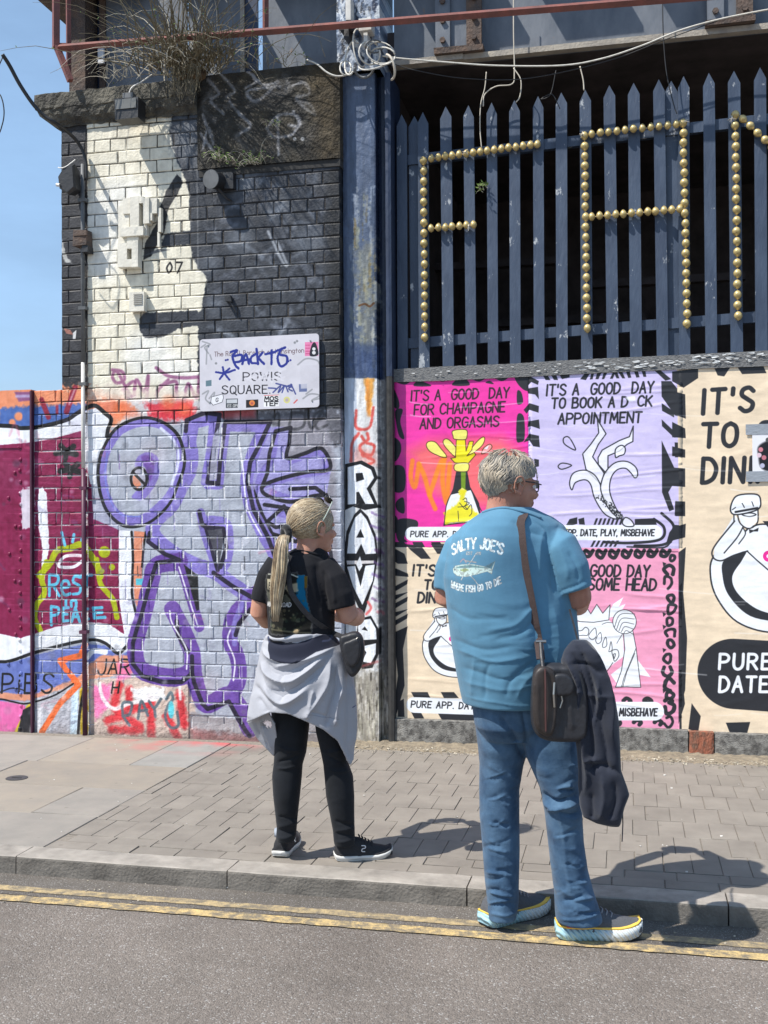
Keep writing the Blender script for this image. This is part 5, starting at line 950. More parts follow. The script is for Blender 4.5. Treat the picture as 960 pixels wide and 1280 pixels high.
def rail(y, pts, hpx, name, x1):
    m = MB(); a = aty(*pts[0], y); b_ = aty(*pts[1], y); k = (b_.z - a.z) / (b_.x - a.x); xe = ppx(x1, y); h = .034; x0 = a.x
    m.add([(x0, y, a.z - h), (xe, y, a.z + k * (xe - x0) - h), (xe, y, a.z + k * (xe - x0) + h), (x0, y, a.z + h), (x0, y + .045, a.z - h), (xe, y + .045, a.z + k * (xe - x0) - h), (xe, y + .045, a.z + k * (xe - x0) + h), (x0, y + .045, a.z + h)], [(0, 1, 2, 3), (4, 7, 6, 5), (0, 4, 5, 1), (3, 2, 6, 7), (0, 3, 7, 4), (1, 5, 6, 2)]); m.build(name, M_pal, fence)
rail(YF + .022, [(500, 201), (903, 155)], 0, 'rail', 1015); rail(YF + .022, [(500, 430), (945, 396)], 0, 'rail', 1015)
# gold bulbs strung as letters
M_gold = mat('gold_lacquer', (.52, .40, .17), .36, metal=.3, var=.35, scale=30, spec=.6); M_str = mat('pale_cord', (.55, .5, .42), .7)
def egg():
    m = MB(); n, k = 12, 9; rings = []
    for j in range(k + 1):
        t = j / k; z = (t - .5) * .062; r = max(.0008, .027 * math.sin(math.pi * t) ** .62 * (1.06 - .22 * t)); rings.append([Vector((r * math.cos(a * 2 * math.pi / n), r * math.sin(a * 2 * math.pi / n), z)) for a in range(n)])
    m.loft(rings); return m
egg_me = None
def letter(name_label, runs, ends):
    global egg_me; YB = YF - .032; t = thing('letter_sign', name_label, 'letter sign', tuple(aty(*runs[0][0], YB)), 'gold bulb letters wired to the fence')
    for (a, b_, n) in runs:
        A_ = aty(*a, YB); B_ = aty(*b_, YB); d = (B_ - A_).normalized(); mt = MB(); mt.tube([A_ + Vector((0, .012, 0)), B_ + Vector((0, .012, 0))], .003, 5); mt.build('support_wire', M_str, t)
        for i in range(n):
            p = A_.lerp(B_, i / (n - 1)) + Vector((random.uniform(-.002, .002), random.uniform(-.003, .003), random.uniform(-.002, .002))); q = d.to_track_quat('Z', 'Y').to_matrix().to_4x4()
            if egg_me is None:
                o = egg().build('bulb', M_gold, t, True); egg_me = o.data
            else: o = bpy.data.objects.new('bulb', egg_me); COL.objects.link(o); o.parent = t; o.matrix_parent_inverse = pw(t).inverted()
            vert = abs(d.z) > abs(d.x); s_ = (1, 1, min(1.0, (B_ - A_).length / (n - 1) / .0615)); s2 = random.uniform(.94, 1.04)
            o.matrix_basis = Matrix.Translation(p) @ (q if vert else Matrix.Rotation(random.uniform(-.15, .15), 4, 'Y')) @ Matrix.Diagonal(((.9 * s2 if not vert else s2), s2, (s_[2] if vert else .94), 1))
    for e in ends:
        c = aty(*e, YB - .02); m = MB()
        for k in range(4): a = random.uniform(0, 3.14); L_ = random.uniform(.012, .03); m.tube([c + Vector((-L_ * math.cos(a), 0, -L_ * math.sin(a))), c + Vector((0, -.008, 0)), c + Vector((L_ * math.cos(a + .5), .01, L_ * math.sin(a + .5)))], .0022, 4)
        m.build('cord_knot', M_str, t)
letter('letter F of gold egg shaped bulbs at the left end of the fence', [((529.5, 201), (531, 422), 18), ((539, 197.5), (672, 180), 16), ((539, 285), (592, 281), 7)], [(582, 190), (586, 283)])
letter('letter A of gold egg shaped bulbs in the middle of the fence', [((730.5, 170), (734, 411), 20), ((854, 154), (859, 405), 21), ((740, 167), (845, 155), 11), ((740, 270.5), (850, 261), 12)], [(728, 168), (856, 152)])
letter('letter N of gold egg shaped bulbs cut by the right edge', [((919, 144), (922.5, 395), 20), ((929, 149), (975, 193), 6), ((976, 190), (1012, 330), 12)], [(915, 148)])
# =================================================================== girder, cornice and what hangs above
YW = .26
M_gird = mat('girder_paint', (.15, .165, .19), .5, col2=(.08, .095, .12), scale=5, thresh=(.35, .65), stretch=(1, 1, .5), bump=.3, bscale=20, coord='World'); add_chips(M_gird, (.20, .13, .09), 12, .64, .69); M_rust = mat('rusty_iron', (.14, .09, .065), .85, col2=(.05, .045, .045), scale=14, bump=.8, coord='World'); M_redp = mat('red_oxide_paint', (.23, .075, .06), .6, col2=(.12, .05, .045), scale=12, bump=.3, coord='World')
M_pale = mat('weathered_flange', (.40, .36, .30), .8, col2=(.24, .22, .20), scale=9, bump=.5, coord='World')
gird = thing('bridge_girder', 'grey blue riveted steel girder spanning above the fence', 'girder', (ppx(700, .2), .2, 4.3))
def zl(px, a, b_, y): return zc(px, a[1] + (b_[1] - a[1]) * (px - a[0]) / (b_[0] - a[0]), y)
fa, fb = (515, 76), (960, 35)
x0, x1 = ppx(492, .15), ppx(1030, .15); z0 = zl(515, fa, fb, .20); z1 = zl(960, fa, fb, .20)
m = MB(); zz = (z0 + z1) / 2; ZF = zz; print('flange z', z0, z1)
m.box(x0, x1, .20, .262, zz - .015, zz + .022, .001); m.build('flange', M_pale, gird)
m = MB(); m.box(x0, x1, YW, YW + .02, zz - .012, zz + .95); m.build('web_plate', M_gird, gird)
for pxa, pxb in ((548, 606), (890, 948)):
    a, b_ = ppx(pxa, .16), ppx(pxb, .16)
    for q in (a, b_ - .10): m = MB(); m.box(q, q + .10, .165, .19, zz + .05, zz + .75, .002); br = m.build('bracket_plate', M_gird if q == a else M_rust, gird)
    for q in (a + .05, b_ - .05):
        for k in range(5): c = Vector((q, .16, zz + .11 + k * .13)); m = MB(); m.tube([c, c + Vector((0, -.014, 0))], .020, 6); m.build('bolt', M_rust, gird)
    m = MB(); m.box(a - .01, b_ + .01, .155, .29, zz + .024, zz + .06, .004); m.build('bracket_foot', M_rust, gird); m = MB(); m.box(a + .005, b_ - .005, .19, .285, zz + .07, zz + .75, .003); m.build('stiffener', M_gird, gird)
m = MB(); m.box(x0, ppx(580, .1), .185, .198, zz - .015, zz + .02, .001); m.build('edge_strip', M_pale, gird)
# left run of plates above the pier
gl = thing('girder_end_plates', 'dark blue steel plates and stiffeners above the pier cornice behind the dry shrub', 'steel plates', (ppx(250, .3), .3, 4.6))
zb = zc(250, 108, YW)
for a, b_, dy, mm_ in ((92, 128, .05, M_navy), (130, 236, .0, M_gird), (238, 308, .0, M_gird), (331, 424, .0, M_gird)):
    m = MB(); m.box(ppx(a, YW), ppx(b_, YW), YW + dy, YW + dy + .02, zb, zb + .95, .001); m.build('plate', mm_, gl)
for a, b_, y, mm_ in ((303, 308, .26, M_pale), (309, 325, .28, M_navy), (126, 133, .24, M_rust)): m = MB(); m.box(ppx(a, y), ppx(b_, y), y, YW + .04, zb, zb + .95); m.build('stiffener', mm_, gl)
m = MB(); m.box(ppx(95, .2), ppx(115, .2), .12, .3, zb, zb + .95); m.build('corner_post', M_rust, gl)
a = aty(127, 70, .2); m = MB(); m.box(a.x - .02, a.x + .025, .18, .2, a.z - .06, a.z + .07); m.build('white_fitting', mat('white_fitting', (.62, .63, .65), .6), gl)
# walkway planks added unseen above the frame, gapped to throw shade patches on the girder
wk = thing('shade_planks', 'added unseen walkway on top of the girder just above the frame', 'shade_deck', (0, .1, 5.4)); zw = zc(700, -75, YW)
for a, b_ in ((90, 232), (262, 340), (375, 520), (540, 655), (700, 800), (842, 900), (930, 1030)):
    m = MB(); m.box(ppx(a - 60, 0), ppx(b_ - 62, 0), -.05, YW + .5, zw, zw + .04, .004); m.build('plank', M_rust, wk)
# red rail
rl = thing('red_handrail', 'rusty red steel handrail running across the top in front of the girder', 'handrail', (ppx(80, -.12), -.12, 4.6)); YR = -.12
def bar(a, b_, r, y0=YR, y1=YR, name='rail', mm_=M_redp):
    A_, B_ = aty(*a, y0), aty(*b_, y1); m = MB(); m.tube([A_, B_], r, 4); return m.build(name, mm_, rl)
bar((74, 60), (1000, -14), .026); bar((70, -60), (70, 60), .03, name='post'); bar((70, 56), (88, 101), .026, name='post_foot'); bar((85, -60), (86, 92), .020, .0, .0, name='post'); bar((332, -40), (332, 40), .022, .05, .05, name='post'); bar((70, 57), (86, 57), .018, YR, .0, name='cross_bar')
# cornice
Mc = mat('cornice_stone', (.13, .12, .095), .9, col2=(.045, .042, .037), scale=6, thresh=(.38, .62), bump=1, bscale=50, bdist=.02, coord='World')
cor = thing('stone_cornice', 'weathered stone cornice projecting at the top left corner of the pier', 'cornice', (XA, 0, 3.9)); zt = zc(150, 99, -.16); zbm = zc(150, 151, -.02); XCE = ppx(247, -.03)
prof = [(.015, 0), (.02, .06), (.045, .10), (.075, .16), (.11, .24), (.135, .34), (.15, .46), (.152, .50), (.165, .53), (.168, .80), (.165, .95), (.14, 1.0), (.0, 1.0), (-.45, 1.0)]
rows = []; rr = random.Random(2)
for o_, t in prof:
    z = zbm + (zt - zbm) * t; P = []; 
    for k in range(8): P.append((XA - max(o_, -.1), .7 - (.7 + max(o_, -.3) * .4) * k / 8))
    for k in range(41): P.append((XA - max(o_, -.1) + (XCE - XA + max(o_, -.1)) * k / 40, -o_ * .4 if o_ > -.4 else .55))
    rows.append([Vector((x + rr.uniform(-.004, .004), y + rr.uniform(-.005, .005), z + rr.uniform(-.005, .005) - .0 * k)) for x, y in P])
m = MB(); m.loft(rows, cap=False, closed=False); n = len(m.v); k = len(rows[0])
m.f.append(tuple([r_ * k + k - 1 for r_ in range(len(rows))])); o = m.build('moulding', Mc, cor); fix_normals(o)
m = MB(); m.box(XA + .02, XCE - .01, .02, .72, zbm - .01, zt - .02); m.build('core', Mc, cor)
# lintel block with grey tags
LX0, LX1 = ppx(248, -.02), ppx(427, -.02); LZ0, LZ1 = zc(340, 204, -.02), zc(340, 86, -.02)
Lp = Paint(LX0 - .05, LX1 + .05, LZ0 - .05, LZ1 + .08, 430, (.25, .24, .22), tf=tfy(-.02))
def paint_lintel():
    rg = random.Random(6); T = lambda: Lp.T(200, 0, 3)
    for i in range(120): x = rg.uniform(245, 430); y = rg.uniform(80, 205); Lp.T().dot((x, y), rg.uniform(3, 14), rg.choice([(.2, .19, .17), (.40, .36, .28), (.28, .27, .26)]), .4, 5)
    for p in ([(330, 270), (390, 320), (440, 310), (360, 380), (330, 340), (450, 325)], [(500, 320), (540, 310), (560, 350), (510, 370), (580, 430), (560, 390), (510, 380)], [(400, 480), (450, 430), (520, 440), (500, 500), (430, 515), (400, 480)], [(440, 440), (445, 580)], [(180, 300), (220, 350), (190, 380), (240, 430)], [(160, 430), (200, 540), (180, 480), (160, 560)], [(260, 380), (300, 430), (340, 470), (300, 500)], [(300, 240), (360, 300), (320, 330)], [(150, 500), (210, 580)], [(500, 420), (525, 470), (480, 470)], [(230, 280), (280, 340), (250, 360)]): T().stroke(p, 10, (.70, .70, .72), .75, 3, wob=4)
    for i in range(26): x = rg.uniform(255, 415); y = rg.uniform(95, 190); Lp.T().stroke([(x, y), (x + rg.uniform(-12, 12), y + rg.uniform(5, 20)), (x + rg.uniform(-16, 16), y + rg.uniform(10, 34))], rg.uniform(2, 7), rg.choice([(.6, .6, .62), (.45, .45, .44), (.12, .12, .12)]), rg.uniform(.15, .5), 3, wob=3)
    for c in ((505, 521), (534, 521)): T().dot(c, 7, (.8, .8, .8), .9, 1)
    Lp.T().fill([(385, 80), (430, 80), (430, 205), (395, 205)], (.33, .27, .17), .6, 10, wob=5); n = vnoise(Lp.h, Lp.w, 16, 3, 5); Lp.a *= (.5 + .62 * n[..., None])
paint_lintel(); Ml = img_mat('lintel_concrete', Lp.image('lintel_map'), Lp, rough=.85, bump=1, bscale=60, bdist=.015, dirt=.25)
li = thing('concrete_lintel', 'brown concrete block with grey spray tags above the black bricks', 'lintel', ((LX0 + LX1) / 2, 0, LZ0)); m = MB(); grid_box(m, LX0, LX1, -.02, .7, LZ0, LZ1, 24, 16, .006, 8, .012); m.f.append((len(m.v) - 4, len(m.v) - 2, len(m.v) - 1, len(m.v) - 3)); m.build('block', Ml, li); m = MB(); m.box(LX0, LX1, -.012, .7, LZ1 - .004, LZ1 + .003); m.build('top_bed', Mc, li)
m = MB(); m.box(LX0 + .01, LX1, -.008, .7, LZ0 - .05, LZ0 - .002); m.build('bearing_bed', M_dark, li)
# =================================================================== the dark arch behind
arch = thing('arch_interior', 'unlit brick vault of the arch behind the paling fence', 'arch', (ppx(700, 3), 3, 0)); Mi = mat('dark_brown_brick', (.055, .045, .045), .9, var=.5, scale=4, coord='World')  # one very dark brown for the whole vault
xa, xb = ppx(492, .4) , ppx(1015, .4) + 1.5
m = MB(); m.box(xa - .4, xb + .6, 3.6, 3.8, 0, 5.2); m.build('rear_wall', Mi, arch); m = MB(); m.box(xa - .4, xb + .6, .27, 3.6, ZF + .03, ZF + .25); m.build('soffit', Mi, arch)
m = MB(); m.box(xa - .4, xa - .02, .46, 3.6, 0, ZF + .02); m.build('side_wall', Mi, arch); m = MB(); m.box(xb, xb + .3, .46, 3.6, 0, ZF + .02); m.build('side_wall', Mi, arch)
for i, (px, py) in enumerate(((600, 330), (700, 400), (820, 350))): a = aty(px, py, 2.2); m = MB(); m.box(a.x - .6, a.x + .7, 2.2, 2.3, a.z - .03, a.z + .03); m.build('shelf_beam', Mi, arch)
# roof of a distant building over the low wall
far = thing('distant_building', 'grey pitched roof of a distant building showing over the low wall at far left', 'building', (-19, 30, 0)); A_ = aty(-60, 655, 30); B_ = aty(22, 655, 30); zr = aty(-20, 480, 30).z; ze = aty(20, 490, 30).z
m = MB(); m.box(A_.x - 6, B_.x - .1, 30, 40, -.2, ze - .2); m.build('wall', mat('far_brick', (.25, .16, .12), .9), far)
m = MB(); m.add([(A_.x - 6.2, 29.8, ze - .25), (B_.x + .1, 29.8, ze - .25), (B_.x + .1, 40.2, ze - .25), (A_.x - 6.2, 40.2, ze - .25), (A_.x - 4, 34, zr + .35), (B_.x - 1.5, 34, zr + .15)], [(0, 1, 5, 4), (1, 2, 5), (2, 3, 4, 5), (3, 0, 4), (0, 3, 2, 1)]); m.build('roof', mat('far_slate', (.16, .165, .15), .8), far)
# =================================================================== people
from mathutils.bvhtree import BVHTree
FH = Vector((_f.x, _f.y, 0)); RH = Vector((_r.x, _r.y, 0)); ZZ = Vector((0, 0, 1))
def solid(mb, vox=.006, smooth=4, name='tmp'):
    me = bpy.data.meshes.new(name); me.from_pydata([tuple(v) for v in mb.v], [], mb.f); me.update(); bm = bmesh.new(); bm.from_mesh(me)
    bmesh.ops.recalc_face_normals(bm, faces=bm.faces); bm.to_mesh(me); bm.free()
    o = bpy.data.objects.new(name, me); COL.objects.link(o); r = o.modifiers.new('r', 'REMESH'); r.mode = 'VOXEL'; r.voxel_size = vox; r.adaptivity = 0
    if smooth: s = o.modifiers.new('s', 'SMOOTH'); s.factor = .6; s.iterations = smooth
    dg = bpy.context.evaluated_depsgraph_get(); ev = o.evaluated_get(dg); out = bpy.data.meshes.new_from_object(ev); bpy.data.objects.remove(o); out.name = name
    return out
def arr(me):
    n = len(me.vertices); c = np.empty(n * 3, np.float32); me.vertices.foreach_get('co', c); nn = np.empty(n * 3, np.float32); me.vertices.foreach_get('normal', nn); return c.reshape(-1, 3), nn.reshape(-1, 3)
def put(me, c): me.vertices.foreach_set('co', c.astype(np.float32).ravel()); me.update()
_cam = np.array(CAM); _CR, _CU, _CF = (np.array(v) for v in (CR, CU, CF))
def pix(c): v = c - _cam; z = v @ _CF; return np.stack([480 + v @ _CR / z * FOC, 640 - v @ _CU / z * FOC], 1)
def folds(me, strokes, s=1.0, wob=0.0, seed=0):
    """push cloth in or out along creases given as lines; width and height in pixels / metres"""
    c, n = arr(me); p = pix(c); v = c - _cam; v /= np.linalg.norm(v, axis=1, keepdims=True); face = np.clip(-(v * n).sum(1) * 1.6 + .15, 0, 1); h = np.zeros(len(c), np.float32)
    if wob:
        ph = np.random.default_rng(seed).random(12) * 6.28
        p = p + wob * np.stack([np.sin(c[:, 2] * 19 + ph[0]) + np.sin(c[:, 2] * 43 + c[:, 0] * 30 + ph[1]) * .4, np.sin(c[:, 0] * 17 + ph[2]) + np.sin(c[:, 0] * 38 + c[:, 2] * 26 + ph[3]) * .4], 1)
    for pts, w_, a in strokes:
        P = bez(pts, 5) if len(pts) > 2 else [np.array(q, float) for q in pts]; n_ = len(P); xs = [q[0] for q in P]; ys = [q[1] for q in P]; pad = w_ * 2.6
        sel = np.where((p[:, 0] > min(xs) - pad) & (p[:, 0] < max(xs) + pad) & (p[:, 1] > min(ys) - pad) & (p[:, 1] < max(ys) + pad))[0]
        if not len(sel): continue
        q = p[sel]; D = np.full(len(sel), 1e9); T = np.zeros(len(sel))
        for i in range(n_ - 1):
            a_, b_ = P[i], P[i + 1]; d = b_ - a_; t = np.clip(((q - a_) @ d) / (d @ d + 1e-9), 0, 1); dd = np.hypot(*(q - a_ - t[:, None] * d).T); m = dd < D; D[m] = dd[m]; T[m] = (i + t[m]) / (n_ - 1)
        h[sel] += a * (.45 * np.exp(-(D / w_) ** 2) + .6 * np.exp(-D / (w_ * .62))) * np.clip(np.sin(np.pi * np.clip(T * .94 + .03, 0, 1)) * 2, 0, 1)
    put(me, c + n * (h * face * s)[:, None]); return me
def cloth_mat(name, base, col2=None, im=None, P=None, rough=.85, weave=900, bump=.25, var=.08, sheen=.3, ymax=None, scale=9, big=.0, ridge=None):
    m = mat(name, base, rough, var=var, scale=scale, col2=col2, sheen=sheen, spec=.2, coord='World', thresh=(.3, .7)); t = m.node_tree; N = t.nodes; L = t.links; b = N['Principled BSDF']; b.inputs['Sheen Roughness'].default_value = .5
    g = N.new('ShaderNodeNewGeometry')
    n = N.new('ShaderNodeTexNoise'); n.inputs['Scale'].default_value = weave; n.inputs['Detail'].default_value = 2; L.new(g.outputs['Position'], n.inputs['Vector']); bp = N.new('ShaderNodeBump'); bp.inputs['Strength'].default_value = bump; bp.inputs['Distance'].default_value = .0012; L.new(n.outputs['Fac'], bp.inputs['Height'])
    n2 = N.new('ShaderNodeTexNoise'); n2.inputs['Scale'].default_value = 34; n2.inputs['Detail'].default_value = 3; n2.inputs['Distortion'].default_value = 1.0; mp = N.new('ShaderNodeMapping'); mp.inputs['Scale'].default_value = (1, 1, 1.8); L.new(g.outputs['Position'], mp.inputs[0]); L.new(mp.outputs[0], n2.inputs['Vector']); b2 = N.new('ShaderNodeBump'); b2.inputs['Strength'].default_value = .16 + big; b2.inputs['Distance'].default_value = .003; L.new(n2.outputs['Fac'], b2.inputs['Height']); L.new(bp.outputs[0], b2.inputs['Normal']); L.new(b2.outputs[0], b.inputs['Normal'])
    if ridge:
        rd = N.new('ShaderNodeTexNoise'); rd.noise_type = 'RIDGED_MULTIFRACTAL'; rd.inputs['Scale'].default_value = ridge[0]; rd.inputs['Detail'].default_value = 2.5; rd.inputs['Distortion'].default_value = .6; mq = N.new('ShaderNodeMapping'); mq.inputs['Scale'].default_value = ridge[2]; mq.inputs['Rotation'].default_value = (0, ridge[3], 0); L.new(g.outputs['Position'], mq.inputs[0]); L.new(mq.outputs[0], rd.inputs['Vector'])
        b3 = N.new('ShaderNodeBump'); b3.inputs['Strength'].default_value = ridge[1]; b3.inputs['Distance'].default_value = .012; L.new(rd.outputs['Fac'], b3.inputs['Height']); L.new(b2.outputs[0], b3.inputs['Normal']); L.new(b3.outputs[0], b.inputs['Normal'])
    if im:
        sp = N.new('ShaderNodeSeparateXYZ'); L.new(g.outputs['Position'], sp.inputs[0]); cb = N.new('ShaderNodeCombineXYZ')
        for i, (o_, a0, a1) in enumerate(((0, P.x0, P.x1), (2, P.z0, P.z1))):
            mr = N.new('ShaderNodeMapRange'); mr.clamp = False; mr.inputs[1].default_value = a0; mr.inputs[2].default_value = a1; L.new(sp.outputs[o_], mr.inputs[0]); L.new(mr.outputs[0], cb.inputs[i])
        it = N.new('ShaderNodeTexImage'); it.image = im; it.extension = 'CLIP'; it.interpolation = 'Cubic'; L.new(cb.outputs[0], it.inputs[0])
        s2 = N.new('ShaderNodeSeparateXYZ'); L.new(g.outputs['Normal'], s2.inputs[0]); lt = N.new('ShaderNodeMath'); lt.operation = 'LESS_THAN'; lt.inputs[1].default_value = .05; L.new(s2.outputs[1], lt.inputs[0]); mu = N.new('ShaderNodeMath'); mu.operation = 'MULTIPLY'; L.new(lt.outputs[0], mu.inputs[0]); L.new(it.outputs['Alpha'], mu.inputs[1])
        src = b.inputs['Base Color'].links[0].from_socket; mx = N.new('ShaderNodeMixRGB'); L.new(mu.outputs[0], mx.inputs[0]); L.new(src, mx.inputs[1]); L.new(it.outputs[0], mx.inputs[2]); L.new(mx.outputs[0], b.inputs['Base Color'])
    return m
def print_image(P, name, base):
    al = np.clip(np.abs(P.a - np.array(base, np.float32)).max(2) * 9, 0, 1); im = bpy.data.images.new(name, P.w, P.h, alpha=True); im.alpha_mode = 'CHANNEL_PACKED'; b = np.ones((P.h, P.w, 4), np.float32); b[..., :3] = np.clip(P.a, 0, 1); b[..., 3] = al; im.pixels.foreach_set(b.ravel()); im.update(); im.pack(); return im
def ring(L_, R_, b, ang=0.0, n=40, ex=2.3, zoff=0):
    """horizontal ring whose outline spans L_..R_ as seen, half depth b, turned by ang"""
    c = (L_ + R_) / 2; a = (R_ - L_).length / 2; ca, sa = math.cos(ang), math.sin(ang); A = math.sqrt(max((a * a - b * b * sa * sa), .25 * a * a)) / ca if ang else a
    U = (RH * ca + FH * sa); V = (FH * ca - RH * sa); out = []
    for k in range(n):
        t = 2 * math.pi * k / n; x = math.copysign(abs(math.cos(t)) ** (2 / ex), math.cos(t)); y = math.copysign(abs(math.sin(t)) ** (2 / ex), math.sin(t)); out.append(c + U * (A * x) + V * (b * y) + ZZ * zoff)
    return out
def skin_mat(name, c, c2):
    m = mat(name, c, .5, col2=c2, scale=14, thresh=(.35, .65), bump=.25, bscale=300, bdist=.0015, coord='World', spec=.4); b = m.node_tree.nodes['Principled BSDF']; b.inputs['Subsurface Weight'].default_value = .12; b.inputs['Subsurface Radius'].default_value = (.012, .004, .002); b.inputs['Subsurface Scale'].default_value = .6; return m
def head_mb(mb, O, Fd, s=1.0, tilt=0.0, neck=-.09, ear_side=(-1, 1), nk=1.0):
    ex = Fd.normalized(); ey = ZZ.cross(ex).normalized(); ez = ex.cross(ey).normalized()
    if tilt: M_ = Matrix.Rotation(tilt, 3, ey); ex = M_ @ ex; ez = M_ @ ez
    B = Matrix((ex, ey, ez)).transposed()
    w_ = lambda x, y, z: O + B @ (Vector((x, y, z)) * s)
    def el(x, y, z, rx, ry, rz, R_=None): mb.ball(w_(x, y, z), rx * s, ry * s, rz * s, 18, 12, B if R_ is None else B @ R_)
    el(-.012, 0, .150, .098, .077, .088); el(.035, 0, .085, .058, .060, .083); el(.040, 0, .038, .050, .050, .038); el(.076, 0, .022, .020, .022, .018)
    mb.tube([w_(.088, 0, .128), w_(.100, 0, .105), w_(.113, 0, .085), w_(.104, 0, .073)], [.009 * s, .010 * s, .014 * s, .010 * s], 10)
    for q in (-1, 1): el(.076, q * .028, .130, .018, .028, .012); el(.066, q * .036, .088, .026, .024, .024); el(.100, q * .012, .078, .011, .009, .009)
    el(.091, 0, .057, .013, .023, .006); el(.090, 0, .047, .013, .020, .007)
    for q in ear_side:
        el(-.004, q * .079, .108, .006, .010, .026); mb.tube([w_(.008, q * .080, .085)] + [w_(-.006 + .021 * math.cos(a), q * (.086 + .005 * math.sin(a)), .112 + .033 * math.sin(a)) for a in (0.3, .9, 1.57, 2.2, 2.9, 3.6, 4.2)] + [w_(.0, q * .082, .080)], .0052 * s, 8); el(.001, q * .083, .080, .008, .006, .010)
    mb.tube([w_(-.018, 0, .10), w_(-.028, 0, .03), w_(-.040, 0, neck * .5), w_(-.05, 0, neck)], [.060 * s * nk, .057 * s * nk, .060 * s * nk, .075 * s * nk ** 1.5], 20)
    return w_, B
def hand_mb(mb, Pw, dirv, up, s=1.0, curl=.6):
    """palm and five curled fingers from the wrist Pw"""
    d = dirv.normalized(); u = (up - d * up.dot(d)).normalized(); q = d.cross(u).normalized(); c = Pw + d * .05 * s
    mb.ball(c, .048 * s, .040 * s, .016 * s, 12, 8, Matrix((d, q, u)).transposed())
    for i, (off, L_) in enumerate(((-.030, .072), (-.010, .082), (.010, .078), (.029, .062))):
        p = Pw + d * .085 * s + q * off * s; pts = [Pw + d * .05 * s + q * off * .8 * s, p]; a = 0
        for k in range(3): a += curl * (.7 + .3 * k); p = p + (d * math.cos(a) - u * math.sin(a)) * L_ * s / 3; pts.append(p)
        mb.tube(pts, [.010 * s, .010 * s, .009 * s, .0085 * s, .0075 * s], 8)
    p = Pw + d * .03 * s - q * .035 * s; mb.tube([Pw + d * .02 * s - q * .01 * s, p, p + (d * .7 - q * .5 - u * .4).normalized() * .03 * s, p + (d * .9 - q * .2 - u * .6).normalized() * .058 * s], [.012 * s, .012 * s, .0105 * s, .009 * s], 8)
def locks(paths, r, m, name, parent, n=5):
    mb = MB()
    for p in paths:
        k = len(p); mb.tube(p, [r * (.35 + .65 * math.sin(math.pi * min(1, (i + .6) / (k + .2))) ** .6) for i in range(k)], n)
    return mb.build(name, m, parent, True)
def hair_mat(name, c, c2, sc_=220):
    m = mat(name, c, .42, col2=c2, scale=sc_ * .12, thresh=(.35, .62), spec=.5, coord='World'); b = m.node_tree.nodes['Principled BSDF']; b.inputs['Sheen Weight'].default_value = .2; return m
def shoe(parent, heel, toe, L_, cols, z0, sole_h=.034, wid=.052, name='shoe', puff=1.0):
    rise = .006
    """heel and toe on the ground; sole, trim and upper as its parts. cols: sole, trim, upper, outsole"""
    d = (toe - heel); d.z = 0; d.normalize(); s_ = ZZ.cross(d); P = lambda x, y, z: Vector((heel.x, heel.y, z0)) + d * (x * L_) + s_ * y + ZZ * z
    prof = [(0, .55, .012), (.03, .74, .006), (.10, .86, .002), (.25, .84, 0), (.42, .78, 0), (.58, .90, 0), (.72, 1.0, 0), (.84, .95, .006), (.93, .78, .014), (.985, .46, .024), (1.0, .2, .030)]
    def slabm(za, zb, grow, nm, m, bulge=0.0, rise=0):
        rings = []
        for t, wf, lift in prof:
            x = (t - .5) * (1 + grow * .25) + .5; w_ = wid * wf * (1 + grow); r = []
            if nm == 'trim': x = min(x, .985); w_ *= 1 - .10 * max(0, (t - .8) / .2); x = min(x, .98)
            for (yy, zz) in ((-1, 0), (-1.03 - bulge, .5), (-1, 1), (-.5, 1.02), (0, 1.03), (.5, 1.02), (1, 1), (1.03 + bulge, .5), (1, 0), (.5, 0), (0, 0), (-.5, 0)):
                off = .012 * (1 if yy < 0 else 0) * (1 if .3 < t < .55 else 0)
                r.append(P(x, yy * w_, lift * (1 - zz * .45) + za + (zb - za) * zz + (rise * (abs(t - .45) * 2) ** 2 if zz else 0)))
            rings.append(r)
        mb = MB().loft(rings); return fix_normals(mb.build(nm, m, up_o, True))
    # upper
    mb = MB(); rings = []
    for t, wf, zt_, sh in ((.015, .55, .055, 0), (.05, .72, .088, 0), (.12, .80, .098, 0), (.24, .80, .094, 0), (.34, .80, .098, 0), (.44, .80, .093, 0), (.56, .86, .076, 0), (.68, .92, .062, 0), (.80, .90, .055, 0), (.90, .80, .049, 0), (.955, .78, .050, 0), (.99, .60, .043, 0)):
        r = []; w_ = wid * wf * 1.06; zt2 = zt_ * (.9 + .1 * puff) + max(0, sole_h - .026)
        for k in range(16):
            a = 2 * math.pi * k / 16; x_ = math.cos(a); y_ = math.sin(a); zz = sole_h * .7 + (zt2 - sole_h * .7) * (max(0, y_)) ** .75 if y_ > 0 else sole_h * .7 + y_ * .008
            r.append(P(t, w_ * x_ * (1 if y_ < .1 else (1 - .25 * y_)), zz))
        rings.append(r)
    mb.loft(rings); me = solid(mb, .0045, 3, name); up_o = from_me(name, me, cols[2], parent, True)
    slabm(.006, sole_h - .0045, .04, 'midsole', cols[0], .02, rise); slabm(sole_h - .004, sole_h + .003, .010, 'trim', cols[1], 0, rise); slabm(0, .007, -.03, 'outsole', cols[3])
    la = MB()
    for k in range(5):
        t = .42 + k * .055; z = .100 + max(0, sole_h - .026) - k * .0078; la.tube([P(t - .01, -.024, z - .010), P(t + .01, -.010, z + .001), P(t, .010, z + .001), P(t + .02, .024, z - .010)], .0028, 5)
    la.build('laces', cols[4], up_o); return up_o, P
